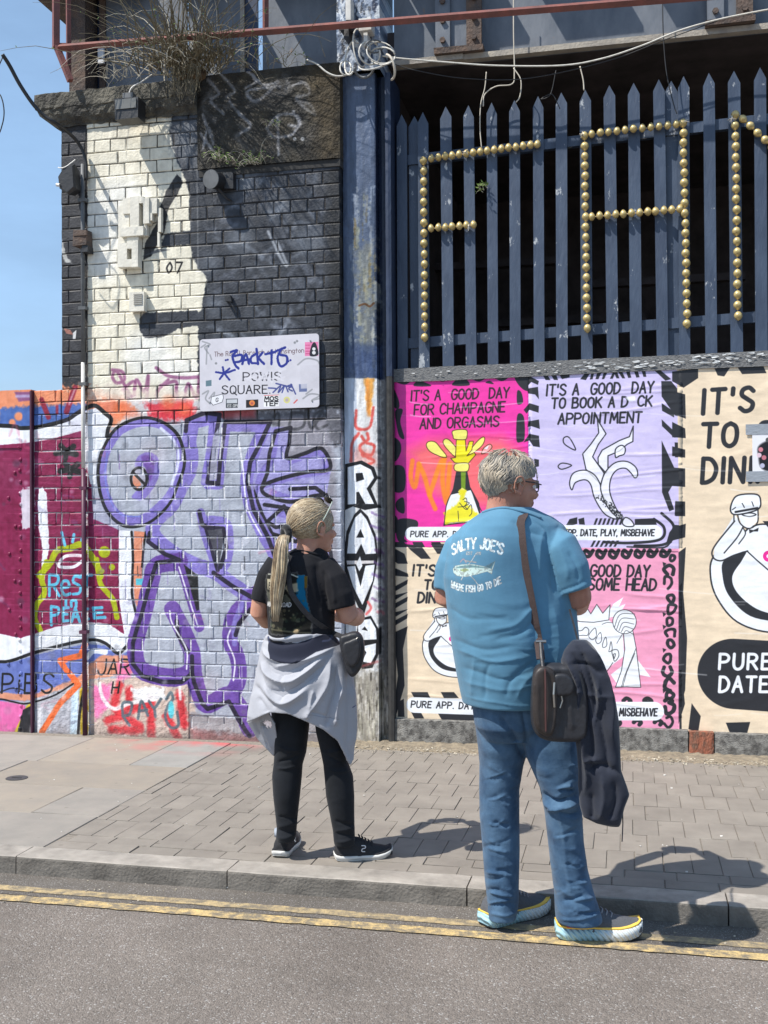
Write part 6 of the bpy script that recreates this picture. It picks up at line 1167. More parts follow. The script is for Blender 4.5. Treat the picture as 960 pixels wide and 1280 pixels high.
# ------------------------------------------------------------------ the man
GM = ZG
dm = ((atz(690, 1168, GM)) - CAM).dot(CF); print('man depth', dm)
PM = lambda px, py, off=0.0: atd(px, py, dm + off)
man = thing('person', 'grey haired man in blue t-shirt and jeans standing on the road edge with shoulder bag', 'person', tuple(atz(690, 1168, GM)))
M_skin_m = skin_mat('skin_ruddy', (.46, .235, .165), (.36, .16, .11)); M_hair_m = hair_mat('grey_hair', (.50, .42, .31), (.22, .19, .155)); M_hair_m2 = hair_mat('grey_hair_dark', (.26, .235, .19), (.12, .11, .10))
Fm = (RH * math.cos(R(22)) + FH * math.sin(R(22))).normalized(); HO = PM(635, 645, 0) ; 
mb = MB(); hw, hB = head_mb(mb, HO, Fm, 1.0, R(4), -.10)
# bare arms, hands, and the trunk and legs inside the clothes
mb.tube([PM(578, 672, .02), PM(566, 712, .03), PM(557, 745, .03), PM(585, 758, .20), PM(640, 752, .36)], [.040, .046, .045, .042, .032], 14); hand_mb(mb, PM(641, 752, .37), (RH * .9 + FH * .4), ZZ)
mb.tube([PM(704, 676, -.03), PM(716, 712, -.05), PM(722, 746, -.04), PM(722, 755, .16), PM(690, 748, .38)], [.045, .052, .052, .046, .033], 14); hand_mb(mb, PM(689, 748, .39), (FH * .35 - RH * .95), ZZ)
mb.loft([ring(PM(l, y, .02), PM(r_, y, .02), b_, R(30), 24) for y, l, r_, b_ in ((652, 612, 680, .07), (690, 585, 695, .10), (760, 580, 700, .12), (860, 600, 695, .12), (885, 610, 690, .10))])
mb.tube([PM(634, 870, .05), PM(628, 920, .05), PM(625, 1020, .05), PM(628, 1140, .05)], [.06, .06, .045, .035], 12); mb.tube([PM(678, 870, -.01), PM(690, 930, -.03), PM(704, 1020, -.05), PM(718, 1140, -.05)], [.06, .06, .045, .035], 12)
me = solid(mb, .0052, 4, 'body'); body = from_me('body', me, M_skin_m, man, True)
for q in (-1, 1):
    e_ = MB(); e_.ball(hw(.081, q * .031, .114), .0125, nu=12, nv=8); eo = e_.build('eye', mat('eye_white', (.7, .68, .65), .3), body, True); e_ = MB(); e_.ball(hw(.0905, q * .031, .114), .0058, nu=10, nv=6); e_.build('iris', mat('iris', (.06, .08, .09), .2), eo, True)
# glasses
gl_ = MB(); gd = [hw(.0, -.083, .128), hw(.06, -.080, .126), hw(.098, -.062, .122)]; gl_.tube(gd, .0026, 6); gl_.tube([hw(.0, .083, .128), hw(.06, .080, .126), hw(.098, .062, .122)], .0026, 6)
for q in (-1, 1): gl_.tube([hw(.101 - .010 * abs(math.cos(a)), q * (.033 + .024 * math.cos(a)), .113 + .016 * math.sin(a)) for a in [k * .5236 for k in range(13)]], .0026, 6)
gl_.build('glasses', mat('spectacle_frame', (.02, .02, .022), .3), man)
# hair: cap of shell plus locks swept back and down, thin on the crown
sk = lambda th, ph, r_=1.0: hw(-.012 + .101 * r_ * math.cos(th) * math.cos(ph), .080 * r_ * math.cos(th) * math.sin(ph), .150 + .091 * r_ * math.sin(th))      # th: elevation, ph: 0 front .. pi back
lo_m = lambda b: R(12) - R(22) * min(1, b / .5) - R(50) * max(0, (b - .56) / .44) ** .8
shell = MB(); NT, NP = 22, 48; vs = []
for i in range(NT + 1):
    for j in range(NP):
        ph = 2 * math.pi * j / NP; back = (1 - math.cos(ph)) / 2; th_lo = lo_m(back); th = th_lo + (R(46) - th_lo) * i / NT; thick = 1.0 + .070 * (back * .8 + .2) * min(1, (i + .3) / 4) * (1 if th < R(50) else max(.25, 1 - (th - R(50)) / R(38)))
        vs.append(sk(th, ph, thick + random.uniform(-.004, .004)))
shell.add(vs, [(i * NP + j, i * NP + (j + 1) % NP, (i + 1) * NP + (j + 1) % NP, (i + 1) * NP + j) for i in range(NT) for j in range(NP)])
shell.build('hair', M_hair_m2, man, True)
rg = random.Random(3); pa = []; pb = []
for k in range(1900):
    ph = rg.uniform(.5, 2 * math.pi - .5); back = (1 - math.cos(ph)) / 2; th0 = rg.uniform(lo_m(back) + R(4), R(78)); ln_ = rg.uniform(.5, 1.0); P_ = []; lo = lo_m(back) - .02; sg = 1 if ph > math.pi else -1
    if (th0 > R(50) and rg.random() < .9) or (th0 > R(22) and back > .3 and rg.random() < .45): continue
    jj = rg.uniform(0, .03)
    for i in range(7):
        t = i / 6; th = max(th0 - ln_ * t, lo - .10 + .04 * math.sin(k)); q = ph - sg * .30 * t + .07 * math.sin(th * 9 + 2.5 * math.sin(ph * 3)) ; P_.append(sk(th, q, 1.045 + .05 * math.sin(math.pi * min(1, t * 1.1)) * (.6 + .4 * math.sin(th * 7 + ph * 2)) + jj))
    (pa if math.sin(ph * 5 + th0 * 4) + rg.uniform(-.9, .9) > -.25 else pb).append(P_)
for k in range(120):                        # fringe pushed forward over the brow
    ph = rg.uniform(-.75, .75); P_ = []
    for i in range(6): t = i / 5; P_.append(sk(R(62) - R(42) * t, ph * (1 + .15 * t), 1.03 + .09 * math.sin(math.pi * t * .8)))
    pa.append(P_)
fly = []
for k in range(150):
    ph = rg.uniform(.4, 2 * math.pi - .4); back = (1 - math.cos(ph)) / 2; th0 = rg.uniform(R(-40) * back + R(10), R(85)); fly.append([sk(th0 - .5 * i / 5, ph + rg.uniform(-.03, .03) * i, 1.08 + rg.uniform(.01, .035) * i * .9) for i in range(6)])
locks(fly, .0010, M_hair_m, 'stray_hair', man)
locks(pa, .0027, M_hair_m, 'hair_locks', man); locks(pb, .0027, M_hair_m2, 'hair_locks', man)
# shirt
BLUE = (.088, .215, .320); ang = R(30)
mb = MB(); rows = [(634, 612, 664, .072), (640, 603, 676, .088), (647, 592, 692, .105), (657, 578, 706, .125), (670, 567, 714, .142), (690, 560, 718, .158), (720, 556, 718, .172), (755, 560, 719, .186), (800, 566, 722, .196), (840, 573, 722, .196), (865, 578, 718, .190), (878, 581, 714, .184)]
mb.loft([ring(PM(l, y, .0), PM(r_, y, .0), b_, ang, 48, 2.35) for y, l, r_, b_ in rows])
mb.tube([PM(596, 674, .02), PM(577, 690, .025), PM(565, 715, .03), PM(561, 738, .03)], [.070, .075, .067, .060], 18); mb.tube([PM(676, 680, .0), PM(697, 690, -.035), PM(709, 713, -.05), PM(716, 738, -.05)], [.080, .090, .084, .074], 18)
me = solid(mb, .0050, 9, 't_shirt')
rg = random.Random(21); fl = []
fl += [([(700, 655), (690, 685), (688, 715), (692, 745)], 4, -.010), ([(683, 660), (676, 690), (672, 720)], 5, .006), ([(578, 665), (568, 690), (565, 720), (568, 742)], 4, -.008), ([(697, 748), (716, 740), (736, 728)], 2.2, .004), ([(697, 742), (715, 735), (734, 723)], 1.6, -.003),
       ([(640, 648), (660, 662), (690, 672)], 5, -.006), ([(668, 650), (684, 664), (688, 690), (690, 715), (696, 744)], 1.6, -.005), ([(596, 648), (582, 668), (576, 700)], 1.6, -.004), ([(612, 644), (590, 662), (574, 690)], 5, .005), ([(666, 740), (672, 800), (668, 860)], 8, -.008), ([(690, 760), (700, 800), (688, 850)], 8, .010), ([(560, 760), (590, 775), (640, 772)], 4, -.004),
       ([(567, 800), (600, 812), (650, 806)], 4, -.005), ([(570, 812), (610, 826), (660, 820)], 4, .006), ([(574, 835), (620, 848), (668, 838)], 5, -.006), ([(576, 852), (620, 862), (680, 852)], 4, .005), ([(620, 800), (650, 790), (676, 770)], 4, -.006), ([(610, 790), (645, 778), (672, 755)], 4, .005), ([(630, 870), (640, 845), (670, 825)], 4, -.006), ([(645, 872), (655, 850), (680, 835)], 4, .005), ([(590, 872), (588, 850), (595, 825)], 4, .005), ([(605, 874), (604, 850), (612, 830)], 3, -.005),
       ([(712, 690), (722, 710), (720, 730)], 4, -.006), ([(700, 680), (708, 705), (706, 730)], 4, .005), ([(580, 873), (640, 880), (714, 878)], 2, .003)]
for i in range(16): x = rg.uniform(570, 680); y = rg.uniform(770, 860); l = rg.uniform(30, 60); s_ = rg.uniform(-.35, .15); fl.append(([(x, y), (x + l * .5, y + l * .5 * s_ - rg.uniform(-3, 3)), (x + l, y + l * s_)], rg.uniform(1.4, 2.4), rg.choice([-1, 1]) * rg.uniform(.001, .0024)))
folds(me, fl, .75, 2.0, 3)
c_, n_ = arr(me)
# hem line slopes a little, cut clean
hz = PM(600, 874).z; hz2 = PM(700, 880).z
SH = Paint(PM(540, 640).x - .1, PM(760, 640).x + .1, PM(640, 900).z, PM(640, 620).z, 900, (.4, .4, .4), tf=lambda x, y: (lambda p: (p.x, p.z))(atd(x, y, dm - .16)))
def shirt_print():
    S_ = lambda: SH.T(520, 540, 3.4286); wh = (.84, .90, .92)
    def arc(txt, x0, x1, y0, bow, h, w_, slope, gap=.2):
        tot = sum(ADV.get(c, 1) * .62 + gap for c in txt) - gap; kx = (x1 - x0) / (tot * h); cx = x0; mid = (x0 + x1) / 2; hw_ = (x1 - x0) / 2
        for ch in txt:
            adv = ADV.get(ch, 1) * .62
            for g in GL.get(ch, []):
                pts = []
                for gx, gy in g[1]: X = cx + gx * adv * h * kx; u = (X - mid) / hw_; Y = y0 + bow * u * u + slope * (X - x0) - gy * h; pts.append((X + gy * h * u * (.22 if bow > 0 else -.22), Y))
                S_().stroke(pts, w_, wh, 1, .6, curve=g[0] == 'c', n=4)
            cx += (adv + gap) * h * kx
    arc("SALTY JOE'S", 148, 372, 500, 30, 42, 9, -.02); arc("WHERE FISH GO TO DIE", 140, 372, 694, -26, 27, 5.6, -.10, .25)
    S_().text('EST 2011', 218, 526, 12, wh, w=2.5, op=.7)
    S_().fill([(150, 590), (165, 575), (200, 568), (250, 566), (300, 575), (322, 582), (345, 553), (334, 590), (332, 608), (312, 596), (270, 608), (220, 620), (175, 618), (155, 606)], (.72, .80, .78), 1, 1, curve=False); S_().fill([(160, 586), (190, 574), (240, 569), (310, 579), (320, 583), (250, 580), (190, 584)], (.32, .46, .48), .8, 2)
    S_().fill([(185, 592), (215, 584), (232, 590), (210, 600)], (.55, .62, .35), .8, 2); S_().stroke([(190, 558), (205, 545), (218, 560)], 5, (.6, .55, .6), .9, 1); S_().stroke([(230, 566), (245, 548), (262, 520)], 3, wh, .8, .8); S_().stroke([(235, 612), (255, 630), (272, 652)], 3, wh, .8, .8); S_().stroke([(215, 552), (262, 558)], 5, (.7, .7, .7), .7, 1); S_().stroke([(205, 618), (195, 634)], 4, wh, .7, 1); S_().dot((162, 592), 3.5, (.1, .1, .1)); S_().fill([(300, 575), (345, 552), (330, 585)], (.3, .4, .42), .9, 1)
    nn = vnoise(SH.h, SH.w, 5, 4, 2); k = (np.abs(SH.a - .4).max(2) > .01)[..., None] * np.clip((nn[..., None] - .38) * 12, .55, 1); SH.a = SH.a * k + .4 * (1 - k)
shirt_print(); M_shirt = cloth_mat('blue_jersey', BLUE, im=print_image(SH, 'shirt_print', (.4, .4, .4)), P=SH, weave=1400, bump=.2, var=.10, sheen=.12, ridge=(5.5, .5, (1, 1, 1.8), .35))
shirt = from_me('t_shirt', me, M_shirt, man, True); bv = BVHTree.FromObject(shirt, bpy.context.evaluated_depsgraph_get())
def on(px, py, bvh, off=.004):
    d = ray(px, py).normalized(); h = bvh.ray_cast(CAM, d); return (h[0] - d * off) if h[0] else None
# ribbed collar
m = MB(); pts = [on(x, y, bv, .001) for x, y in ((603, 641), (615, 637), (632, 635), (650, 639), (664, 643), (676, 648))]; pts = [p for p in pts if p]; m.tube([Vector(q) for q in bez(pts, 4)], .006, 8); m.build('collar', M_shirt, shirt, True)
# jeans
mb = MB(); mb.loft([ring(PM(l, y, o_), PM(r_, y, o_), b_, R(20), 36) for y, l, r_, b_, o_ in ((862, 590, 704, .150, .0), (880, 591, 715, .155, .0), (905, 594, 720, .145, .0), (922, 606, 712, .10, .0))])
Lg = [(885, 592, 672, .13, .02), (900, 593, 668, .12, .03), (930, 597, 662, .115, .04), (955, 599.5, 654, .10, .05), (985, 599, 649, .088, .055), (1020, 599.5, 649, .082, .055), (1060, 603, 649.5, .078, .06), (1100, 606, 648.5, .078, .065), (1128, 609, 648, .08, .07), (1146, 609, 645, .078, .07)]
Rg = [(885, 630, 720, .13, -.02), (900, 640, 723, .12, -.03), (930, 650, 724, .118, -.04), (955, 662, 724, .108, -.05), (985, 675, 724, .095, -.06), (1015, 681, 727, .088, -.06), (1050, 685, 729, .085, -.055), (1085, 689, 734, .085, -.05), (1115, 693, 742, .088, -.05), (1138, 694, 750, .092, -.05), (1150, 695, 753, .092, -.05)]
for G_ in (Lg, Rg): mb.loft([ring(PM(l, y, o_), PM(r_, y, o_), b_, 0, 30, 2.2) for y, l, r_, b_, o_ in G_])
me = solid(mb, .0048, 5, 'jeans'); rg = random.Random(8); fl = []
for (cx, w2, ys_) in ((625, 24, [(975, 8), (1000, 5), (1030, 6), (1060, 5), (1090, 6), (1115, 8), (1132, 8)]), (702, 24, [(985, 11), (998, 10), (1012, 8), (1045, 5), (1078, 6), (1105, 7), (1125, 9), (1140, 7)])):
    for y, a in ys_:
        for q in range(2): x = cx + rg.uniform(-14, 8) + (y - 985) * (.18 if cx > 660 else .0); l = rg.uniform(18, 34); s_ = rg.uniform(-.35, .3); fl.append(([(x - l / 2, y), (x, y + l * s_ * .5 + rg.uniform(-2, 4)), (x + l / 2, y + l * s_)], rg.uniform(1.8, 3.4), (-1) ** q * a * .00075))
fl += [([(655, 948), (640, 920), (625, 895)], 5, -.010), ([(660, 945), (672, 915), (690, 900)], 6, -.008), ([(677, 990), (695, 1000), (722, 992)], 4, -.009), ([(679, 1002), (698, 1010), (724, 1003)], 4, .009), ([(700, 1010), (705, 1060), (715, 1120)], 2.2, .003), ([(610, 1142), (630, 1146), (645, 1140)], 2, .004), ([(696, 1147), (725, 1150), (752, 1142)], 2, .004), ([(652, 870), (656, 905), (657, 945)], 3, -.006)]
for i in range(36): x = rg.choice([rg.uniform(602, 640), rg.uniform(685, 725)]); y = rg.uniform(955, 1140); l = rg.uniform(10, 26); s_ = rg.uniform(-.6, .6); fl.append(([(x, y), (x + l * .5, y + l * s_ * .5 + 2), (x + l, y + l * s_)], rg.uniform(1.6, 3), rg.choice([-1, 1]) * .002))
folds(me, fl, 1.5, 1.2, 5); M_jean = cloth_mat('denim', (.085, .160, .255), col2=(.024, .060, .120), weave=1100, bump=.4, rough=.9, sheen=.1, scale=11, big=.2, ridge=(8, .75, (1, 1, 1.7), .5))
jeans = from_me('jeans', me, M_jean, man, True)
for px, py, q in ((657, 885, 0),): pass
# shoes
Mg = mat('mesh_upper', (.085, .088, .098), .85, var=.2, scale=200, bump=.5, bscale=500, bdist=.002); My = mat('yellow_foam', (.78, .50, .08), .6, var=.1); Mo = mat('rubber_black', (.03, .03, .03), .7); Ml_ = mat('lace_grey', (.25, .25, .27), .8)
def foam(name, c1, c2, heel, d, L_):
    m = mat(name, c1, .6, var=.03); t = m.node_tree; N = t.nodes; L = t.links; b = N['Principled BSDF']; g = N.new('ShaderNodeNewGeometry'); dt = N.new('ShaderNodeVectorMath'); dt.operation = 'SUBTRACT'; dt.inputs[1].default_value = heel; L.new(g.outputs['Position'], dt.inputs[0]); d2 = N.new('ShaderNodeVectorMath'); d2.operation = 'DOT_PRODUCT'; d2.inputs[1].default_value = d; L.new(dt.outputs[0], d2.inputs[0])
    r = N.new('ShaderNodeMapRange'); r.inputs[1].default_value = L_ * .42; r.inputs[2].default_value = L_ * .62; L.new(d2.outputs['Value'], r.inputs[0]); mx = N.new('ShaderNodeMixRGB'); mx.inputs[1].default_value = (*c1, 1); mx.inputs[2].default_value = (*c2, 1); L.new(r.outputs[0], mx.inputs[0]); L.new(mx.outputs[0], b.inputs['Base Color'])
    w_ = N.new('ShaderNodeTexWave'); w_.inputs['Scale'].default_value = 26; w_.inputs['Distortion'].default_value = 2; w_.bands_direction = 'DIAGONAL'; L.new(g.outputs['Position'], w_.inputs['Vector']); bp = N.new('ShaderNodeBump'); bp.inputs['Strength'].default_value = .8; bp.inputs['Distance'].default_value = .006; L.new(w_.outputs['Fac'], bp.inputs['Height']); L.new(bp.outputs[0], b.inputs['Normal']); return m
for hp, tp, sd in (((695, 1172), (800, 1172), 0), ((604, 1160), (684, 1138), 1)):
    h_ = atz(*hp, GM); t_ = atz(*tp, GM); d = (t_ - h_); L_ = min(.335, max(.315, d.length)); d.normalize(); t_ = h_ + d * L_
    so_, SP = shoe(man, h_, t_, L_, (foam('foam_midsole', (.36, .58, .66), (.66, .70, .70), h_, d, L_), My, Mg, Mo, Ml_), GM, .050, .054, 'shoe', 1.1)
    s_ = -1 if (ZZ.cross(d)).dot(FH) > 0 else 1; m = MB()
    for q, (a0, a1) in enumerate(((.10, .19), (.20, .29))): P4 = [SP(a0, s_ * .0470, .056), SP(a1, s_ * .0470, .054), SP(a1 + .01, s_ * .0450, .070), SP(a0 + .01, s_ * .0450, .073)]; P5 = [p + ZZ.cross(d) * s_ * .004 for p in P4]; m.add(P4 + P5, [(0, 1, 2, 3), (4, 7, 6, 5), (0, 4, 5, 1), (1, 5, 6, 2), (2, 6, 7, 3), (3, 7, 4, 0)])
    m.build('red_side_mark', mat('red_print', (.62, .03, .05), .6), so_)
# bag strap, bag
bag = thing('shoulder_bag', "dark brown and black shoulder bag hanging at the man's right hip", 'bag', tuple(PM(690, 880, -.24)))
M_leat = mat('brown_leather', (.040, .029, .025), .5, col2=(.022, .017, .015), scale=20, bump=.4, bscale=200, coord='World', bdist=.002); M_web = mat('brown_webbing', (.058, .036, .032), .8, var=.15, scale=60, bump=.5, bscale=500, coord='World'); M_nyl = mat('black_nylon', (.022, .022, .026), .5, var=.3, scale=40, bump=.4, bscale=60, coord='World', bdist=.004); M_mtl = mat('dull_nickel', (.4, .38, .35), .35, metal=.9)
sp_ = [(655, 644), (651, 652), (652, 672), (655, 700), (660, 730), (665, 757), (669, 780), (673, 802)]; C_ = [on(x, y, bv, .005) for x, y in sp_]; C_ = [p if p else PM(x, y, -.17) for p, (x, y) in zip(C_, sp_)]
C_ = [C_[0] + FH * .12 - ZZ * .12, C_[0] + FH * .06 + ZZ * .002] + C_ + [PM(676, 824, -.30)]
def strap(pts, wv, wd_, th, name, m, parent):
    P_ = [Vector(q) for q in bez(pts, 5)]; mb = MB(); rs = []
    for i, p in enumerate(P_):
        t = (P_[min(i + 1, len(P_) - 1)] - P_[max(i - 1, 0)]).normalized(); s_ = (wv - t * wv.dot(t)).normalized(); n = t.cross(s_).normalized(); rs.append([p - s_ * wd_ / 2 - n * th, p + s_ * wd_ / 2 - n * th, p + s_ * wd_ / 2 + n * th, p - s_ * wd_ / 2 + n * th])
    mb.loft(rs); return fix_normals(mb.build(name, m, parent))
strap(C_, RH - FH * .2, .030, .0016, 'strap', M_web, bag)
m = MB(); c = PM(676, 802, -.255); m.tube([c - RH * .018, c + RH * .018], .006, 8); m.build('buckle', M_mtl, bag); m = MB(); m.tube([PM(676, 804, -.262), PM(677, 820, -.30), PM(679, 836, -.325)], .007, 8); m.build('snap_hook', M_nyl, bag)
def soft(corn, th, name, m, parent, vox=.005, fl=None, o_=0):
    """padded panel from pixel outline, th thick, at depth offset o_"""
    mb = MB(); P_ = bezc(corn, 3); F_ = [PM(x, y, o_) for x, y in P_]; cc = sum(F_, Vector()) / len(F_); rs = [[cc + (p - cc) * k + FH * z for p in F_] for k, z in ((.90, -th * .5), (.985, -th * .36), (1, 0), (.985, th * .36), (.9, th * .5))]; mb.loft(rs); me = solid(mb, vox, 4, name)
    if fl: folds(me, fl, 1, 1, 2)
    return from_me(name, me, m, parent, True)
bb = soft([(667, 842), (676, 830), (700, 829), (722, 832), (732, 860), (733, 905), (728, 923), (706, 926), (682, 924), (668, 915), (664, 890)], .10, 'pouch', M_nyl, bag, fl=[([(700, 835), (702, 880), (700, 920)], 4, -.006), ([(715, 850), (712, 890), (716, 915)], 4, .005)], o_=-.275)
pk = soft([(666, 845), (674, 833), (686, 834), (694, 842), (696, 870), (694, 905), (688, 920), (676, 917), (667, 905), (665, 875)], .045, 'front_panel', M_leat, bag, fl=[([(672, 850), (671, 885), (675, 912)], 3, .004), ([(688, 845), (690, 880), (687, 912)], 3, -.004)], o_=-.322)
m = MB(); m.tube([PM(681.5, 836, -.350), PM(682, 860, -.354), PM(682, 890, -.353), PM(682.5, 914, -.348)], .0035, 6); m.build('zip', mat('red_brown_zip', (.075, .03, .028), .6), pk)
m = MB(); m.tube([PM(693, 853, -.343), PM(692, 868, -.350), PM(693, 884, -.346)], .0035, 6); m.tube([PM(700, 862, -.335), PM(703, 876, -.335), PM(700, 885, -.335)], .0025, 6); m.build('zip_pull', M_mtl, pk)
soft([(690, 845), (706, 842), (716, 850), (716, 866), (702, 870), (690, 866)], .03, 'mesh_pocket', M_nyl, bag, o_=-.328)
# jacket over the bag
jk = thing('draped_jacket', "dark navy jacket draped over the man's bag and hanging to his knee", 'jacket', tuple(PM(745, 1030, -.15)))
mb = MB(); rows = [(800, 716, 733, .03), (804, 712, 738, .05), (812, 706, 744, .07), (825, 702, 751, .08), (845, 706, 759, .078), (870, 710, 767, .072), (900, 716, 772, .066), (935, 722, 774, .06), (962, 724, 775, .055), (982, 724, 782, .05), (992, 725, 785, .048), (1008, 726, 779, .044), (1022, 730, 776, .038), (1029, 745, 775, .028), (1033, 762, 774, .015)]
mb.loft([ring(PM(l, y, -.27), PM(r_, y, -.27), b_ * .8, R(-18), 30, 3.0) for y, l, r_, b_ in rows]); me = solid(mb, .0048, 3, 'jacket')
fl = [([(735, 806), (752, 835), (764, 880), (768, 930)], 5, .010), ([(722, 806), (735, 840), (744, 880), (748, 905)], 5, -.012), ([(745, 850), (748, 880), (746, 905)], 3, .008), ([(708, 820), (722, 860), (730, 920), (732, 990)], 5, .012), ([(715, 815), (728, 850), (738, 910), (740, 960)], 5, -.010), ([(752, 880), (756, 930), (758, 965)], 5, -.008), ([(733, 960), (750, 955), (772, 965)], 4, -.008), ([(735, 950), (736, 948), (745, 950)], 3, .01), ([(750, 965), (756, 1000), (752, 1024)], 6, .008), ([(740, 990), (742, 1012), (740, 1024)], 4, -.006), ([(766, 975), (770, 1000), (765, 1025)], 4, -.007), ([(712, 830), (735, 832), (752, 842)], 4, -.006), ([(718, 860), (735, 868), (762, 870)], 3, .004)]
folds(me, fl, 1.7, 2, 4); M_jk = cloth_mat('navy_fleece', (.022, .026, .040), weave=900, bump=.4, var=.15, sheen=.18, big=.06, ridge=(7, .9, (1.6, 1, .6), .2)); from_me('cloth', me, M_jk, jk, True)
m = MB(); m.tube([PM(778, 1006, -.27), PM(778.5, 1030, -.27), PM(777.5, 1052, -.27)], .0022, 5); m.build('drawcord', M_jk, jk)
m = MB(); m.tube([PM(712, 762, -.10), PM(717, 780, -.14), PM(723, 803, -.26)], .004, 6); m.build('hanging_cord', M_nyl, jk)
# ------------------------------------------------------------------ the woman
dw = ((atz(405, 1076, 0)) - CAM).dot(CF); print('woman depth', dw)
PW_ = lambda px, py, off=0.0: atd(px, py, dw + off)
wom = thing('person', 'blonde woman with long ponytail, black t-shirt and grey sweatshirt tied round her waist', 'person', tuple(atz(405, 1076, 0)))
M_skin_w = skin_mat('skin_tanned', (.52, .27, .185), (.42, .20, .135)); M_hair_w = hair_mat('blonde_hair', (.50, .40, .26), (.28, .215, .14)); M_hair_w2 = hair_mat('blonde_hair_dark', (.34, .24, .13), (.15, .10, .06)); M_blk = cloth_mat('black_knit', (.016, .016, .018), weave=1500, var=.2, sheen=.4)
Fw = (RH * math.cos(R(34)) + FH * math.sin(R(34))).normalized(); HW = PW_(391, 692, 0)
mb = MB(); ww, wB = head_mb(mb, HW, Fw, .96, R(0), -.06, nk=.84)
mb.tube([PW_(340, 708, .0), PW_(328, 735, .0), PW_(324, 765, .0), PW_(333, 776, .12), PW_(362, 774, .26)], [.038, .040, .040, .036, .028], 14); hand_mb(mb, PW_(363, 774, .265), RH * .95 + FH * .3, ZZ, .9)
mb.tube([PW_(408, 712, -.02), PW_(424, 740, -.04), PW_(436, 770, -.05), PW_(445, 771, .06), PW_(414, 768, .27)], [.042, .046, .045, .042, .028], 14); hand_mb(mb, PW_(413, 768, .275), FH * .3 - RH * .95, ZZ, .9)
mb.loft([ring(PW_(l, y, .01), PW_(r_, y, .01), b_, R(14), 24) for y, l, r_, b_ in ((702, 366, 398, .05), (730, 352, 404, .08), (790, 350, 404, .08), (850, 350, 412, .09))])
mb.tube([PW_(363, 860, .03), PW_(361, 960, .02), PW_(357, 1050, .02)], [.06, .034, .024], 12); mb.tube([PW_(408, 860, -.01), PW_(420, 950, -.01), PW_(430, 1056, -.01)], [.06, .034, .024], 12)
me = solid(mb, .0046, 4, 'body'); wbody = from_me('body', me, M_skin_w, wom, True)
for q in (-1, 1):
    e_ = MB(); e_.ball(ww(.081, q * .031, .114), .0125, nu=12, nv=8); eo = e_.build('eye', mat('eye_white', (.7, .68, .65), .3), wbody, True); e_ = MB(); e_.ball(ww(.0905, q * .031, .114), .0052, nu=10, nv=6); e_.build('iris', mat('iris', (.06, .08, .09), .2), eo, True)
skw = lambda th, ph, r_=1.0: ww(-.012 + .101 * r_ * math.cos(th) * math.cos(ph), .080 * r_ * math.cos(th) * math.sin(ph), .150 + .091 * r_ * math.sin(th))
shell = MB(); vs = []; NT, NP = 24, 48
for i in range(NT + 1):
    for j in range(NP):
        ph = 2 * math.pi * j / NP; back = (1 - math.cos(ph)) / 2; th_lo = R(28) - R(86) * min(1, back * 1.12) ** .85; th = th_lo + (R(90) - th_lo) * i / NT; vs.append(skw(th, ph, 1.0 + .055 * min(1, (i + .2) / 3)))
shell.add(vs, [(i * NP + j, i * NP + (j + 1) % NP, (i + 1) * NP + (j + 1) % NP, (i + 1) * NP + j) for i in range(NT) for j in range(NP)]); shell.build('hair', M_hair_w, wom, True)
# strands pulled back to the tie
tie = PW_(359, 667, -.03); cs = ww(-.012, 0, .150); tdir = (wB.transposed() @ (tie - cs)); tdir = Vector((tdir.x / .101, tdir.y / .080, tdir.z / .091)).normalized(); print('tie dir', tdir)
rg = random.Random(5); pa = []; pb = []
for k in range(1700):
    ph = rg.uniform(-math.pi, math.pi); back = (1 - math.cos(ph)) / 2; lo = R(28) - R(86) * min(1, back * 1.12) ** .85; th = rg.uniform(lo, lo + .35) if rg.random() < .5 else rg.uniform(lo, R(80)); a = Vector((math.cos(th) * math.cos(ph), math.cos(th) * math.sin(ph), math.sin(th))); P_ = []
    om = a.angle(tdir)
    if om < .15: continue
    r0 = rg.uniform(1.055, 1.085)
    for i in range(8):
        t = i / 7; v = (a * math.sin((1 - t) * om) + tdir * math.sin(t * om)) / math.sin(om); rr_ = r0 + .02 * math.sin(math.pi * t) ; P_.append(ww(-.012 + .101 * v.x * rr_, .080 * v.y * rr_, .150 + .091 * v.z * rr_))
    (pa if rg.random() < .62 else pb).append(P_)
locks(pa, .0021, M_hair_w, 'hair_strands', wom); locks(pb, .0021, M_hair_w2, 'hair_strands', wom)
# ponytail
pt = [(359, 668, -.06), (354, 672, -.11), (351, 690, -.135), (349, 715, -.14), (346, 740, -.14), (344, 768, -.135)]; Cc = [PW_(*q) for q in pt]; pa = []; pb = []
for k in range(380):
    a = rg.uniform(0, 6.28); rr_ = math.sqrt(rg.random()); P_ = []
    for i, c in enumerate(Cc):
        wd_ = [.010, .020, .028, .029, .025, .012][i]; P_.append(c + RH * (wd_ * rr_ * math.cos(a) + .004 * math.sin(i * 1.3 + k)) + FH * (wd_ * .55 * rr_ * math.sin(a)) - ZZ * (rg.uniform(0, .03) if i == 5 else 0))
    (pa if rg.random() < .6 else pb).append([Vector(q) for q in bez(P_, 3)])
p1 = locks(pa, .0026, M_hair_w, 'ponytail', wom); p2 = locks(pb, .0026, M_hair_w2, 'ponytail', wom)
m = MB()
for k in range(14): a = k * .449; c = PW_(357.5, 668, -.075); m.ball(c + ZZ * .028 * math.cos(a) + (RH * .55 - FH * .5) * .022 * math.sin(a), .0165, nu=10, nv=7)
me = solid(m, .004, 2, 'scrunchie'); folds(me, [([(350, 660), (356, 668), (352, 676)], 2, -.004), ([(360, 660), (364, 668), (360, 677)], 2, -.004)], 1); from_me('scrunchie', me, M_blk, wom, True)
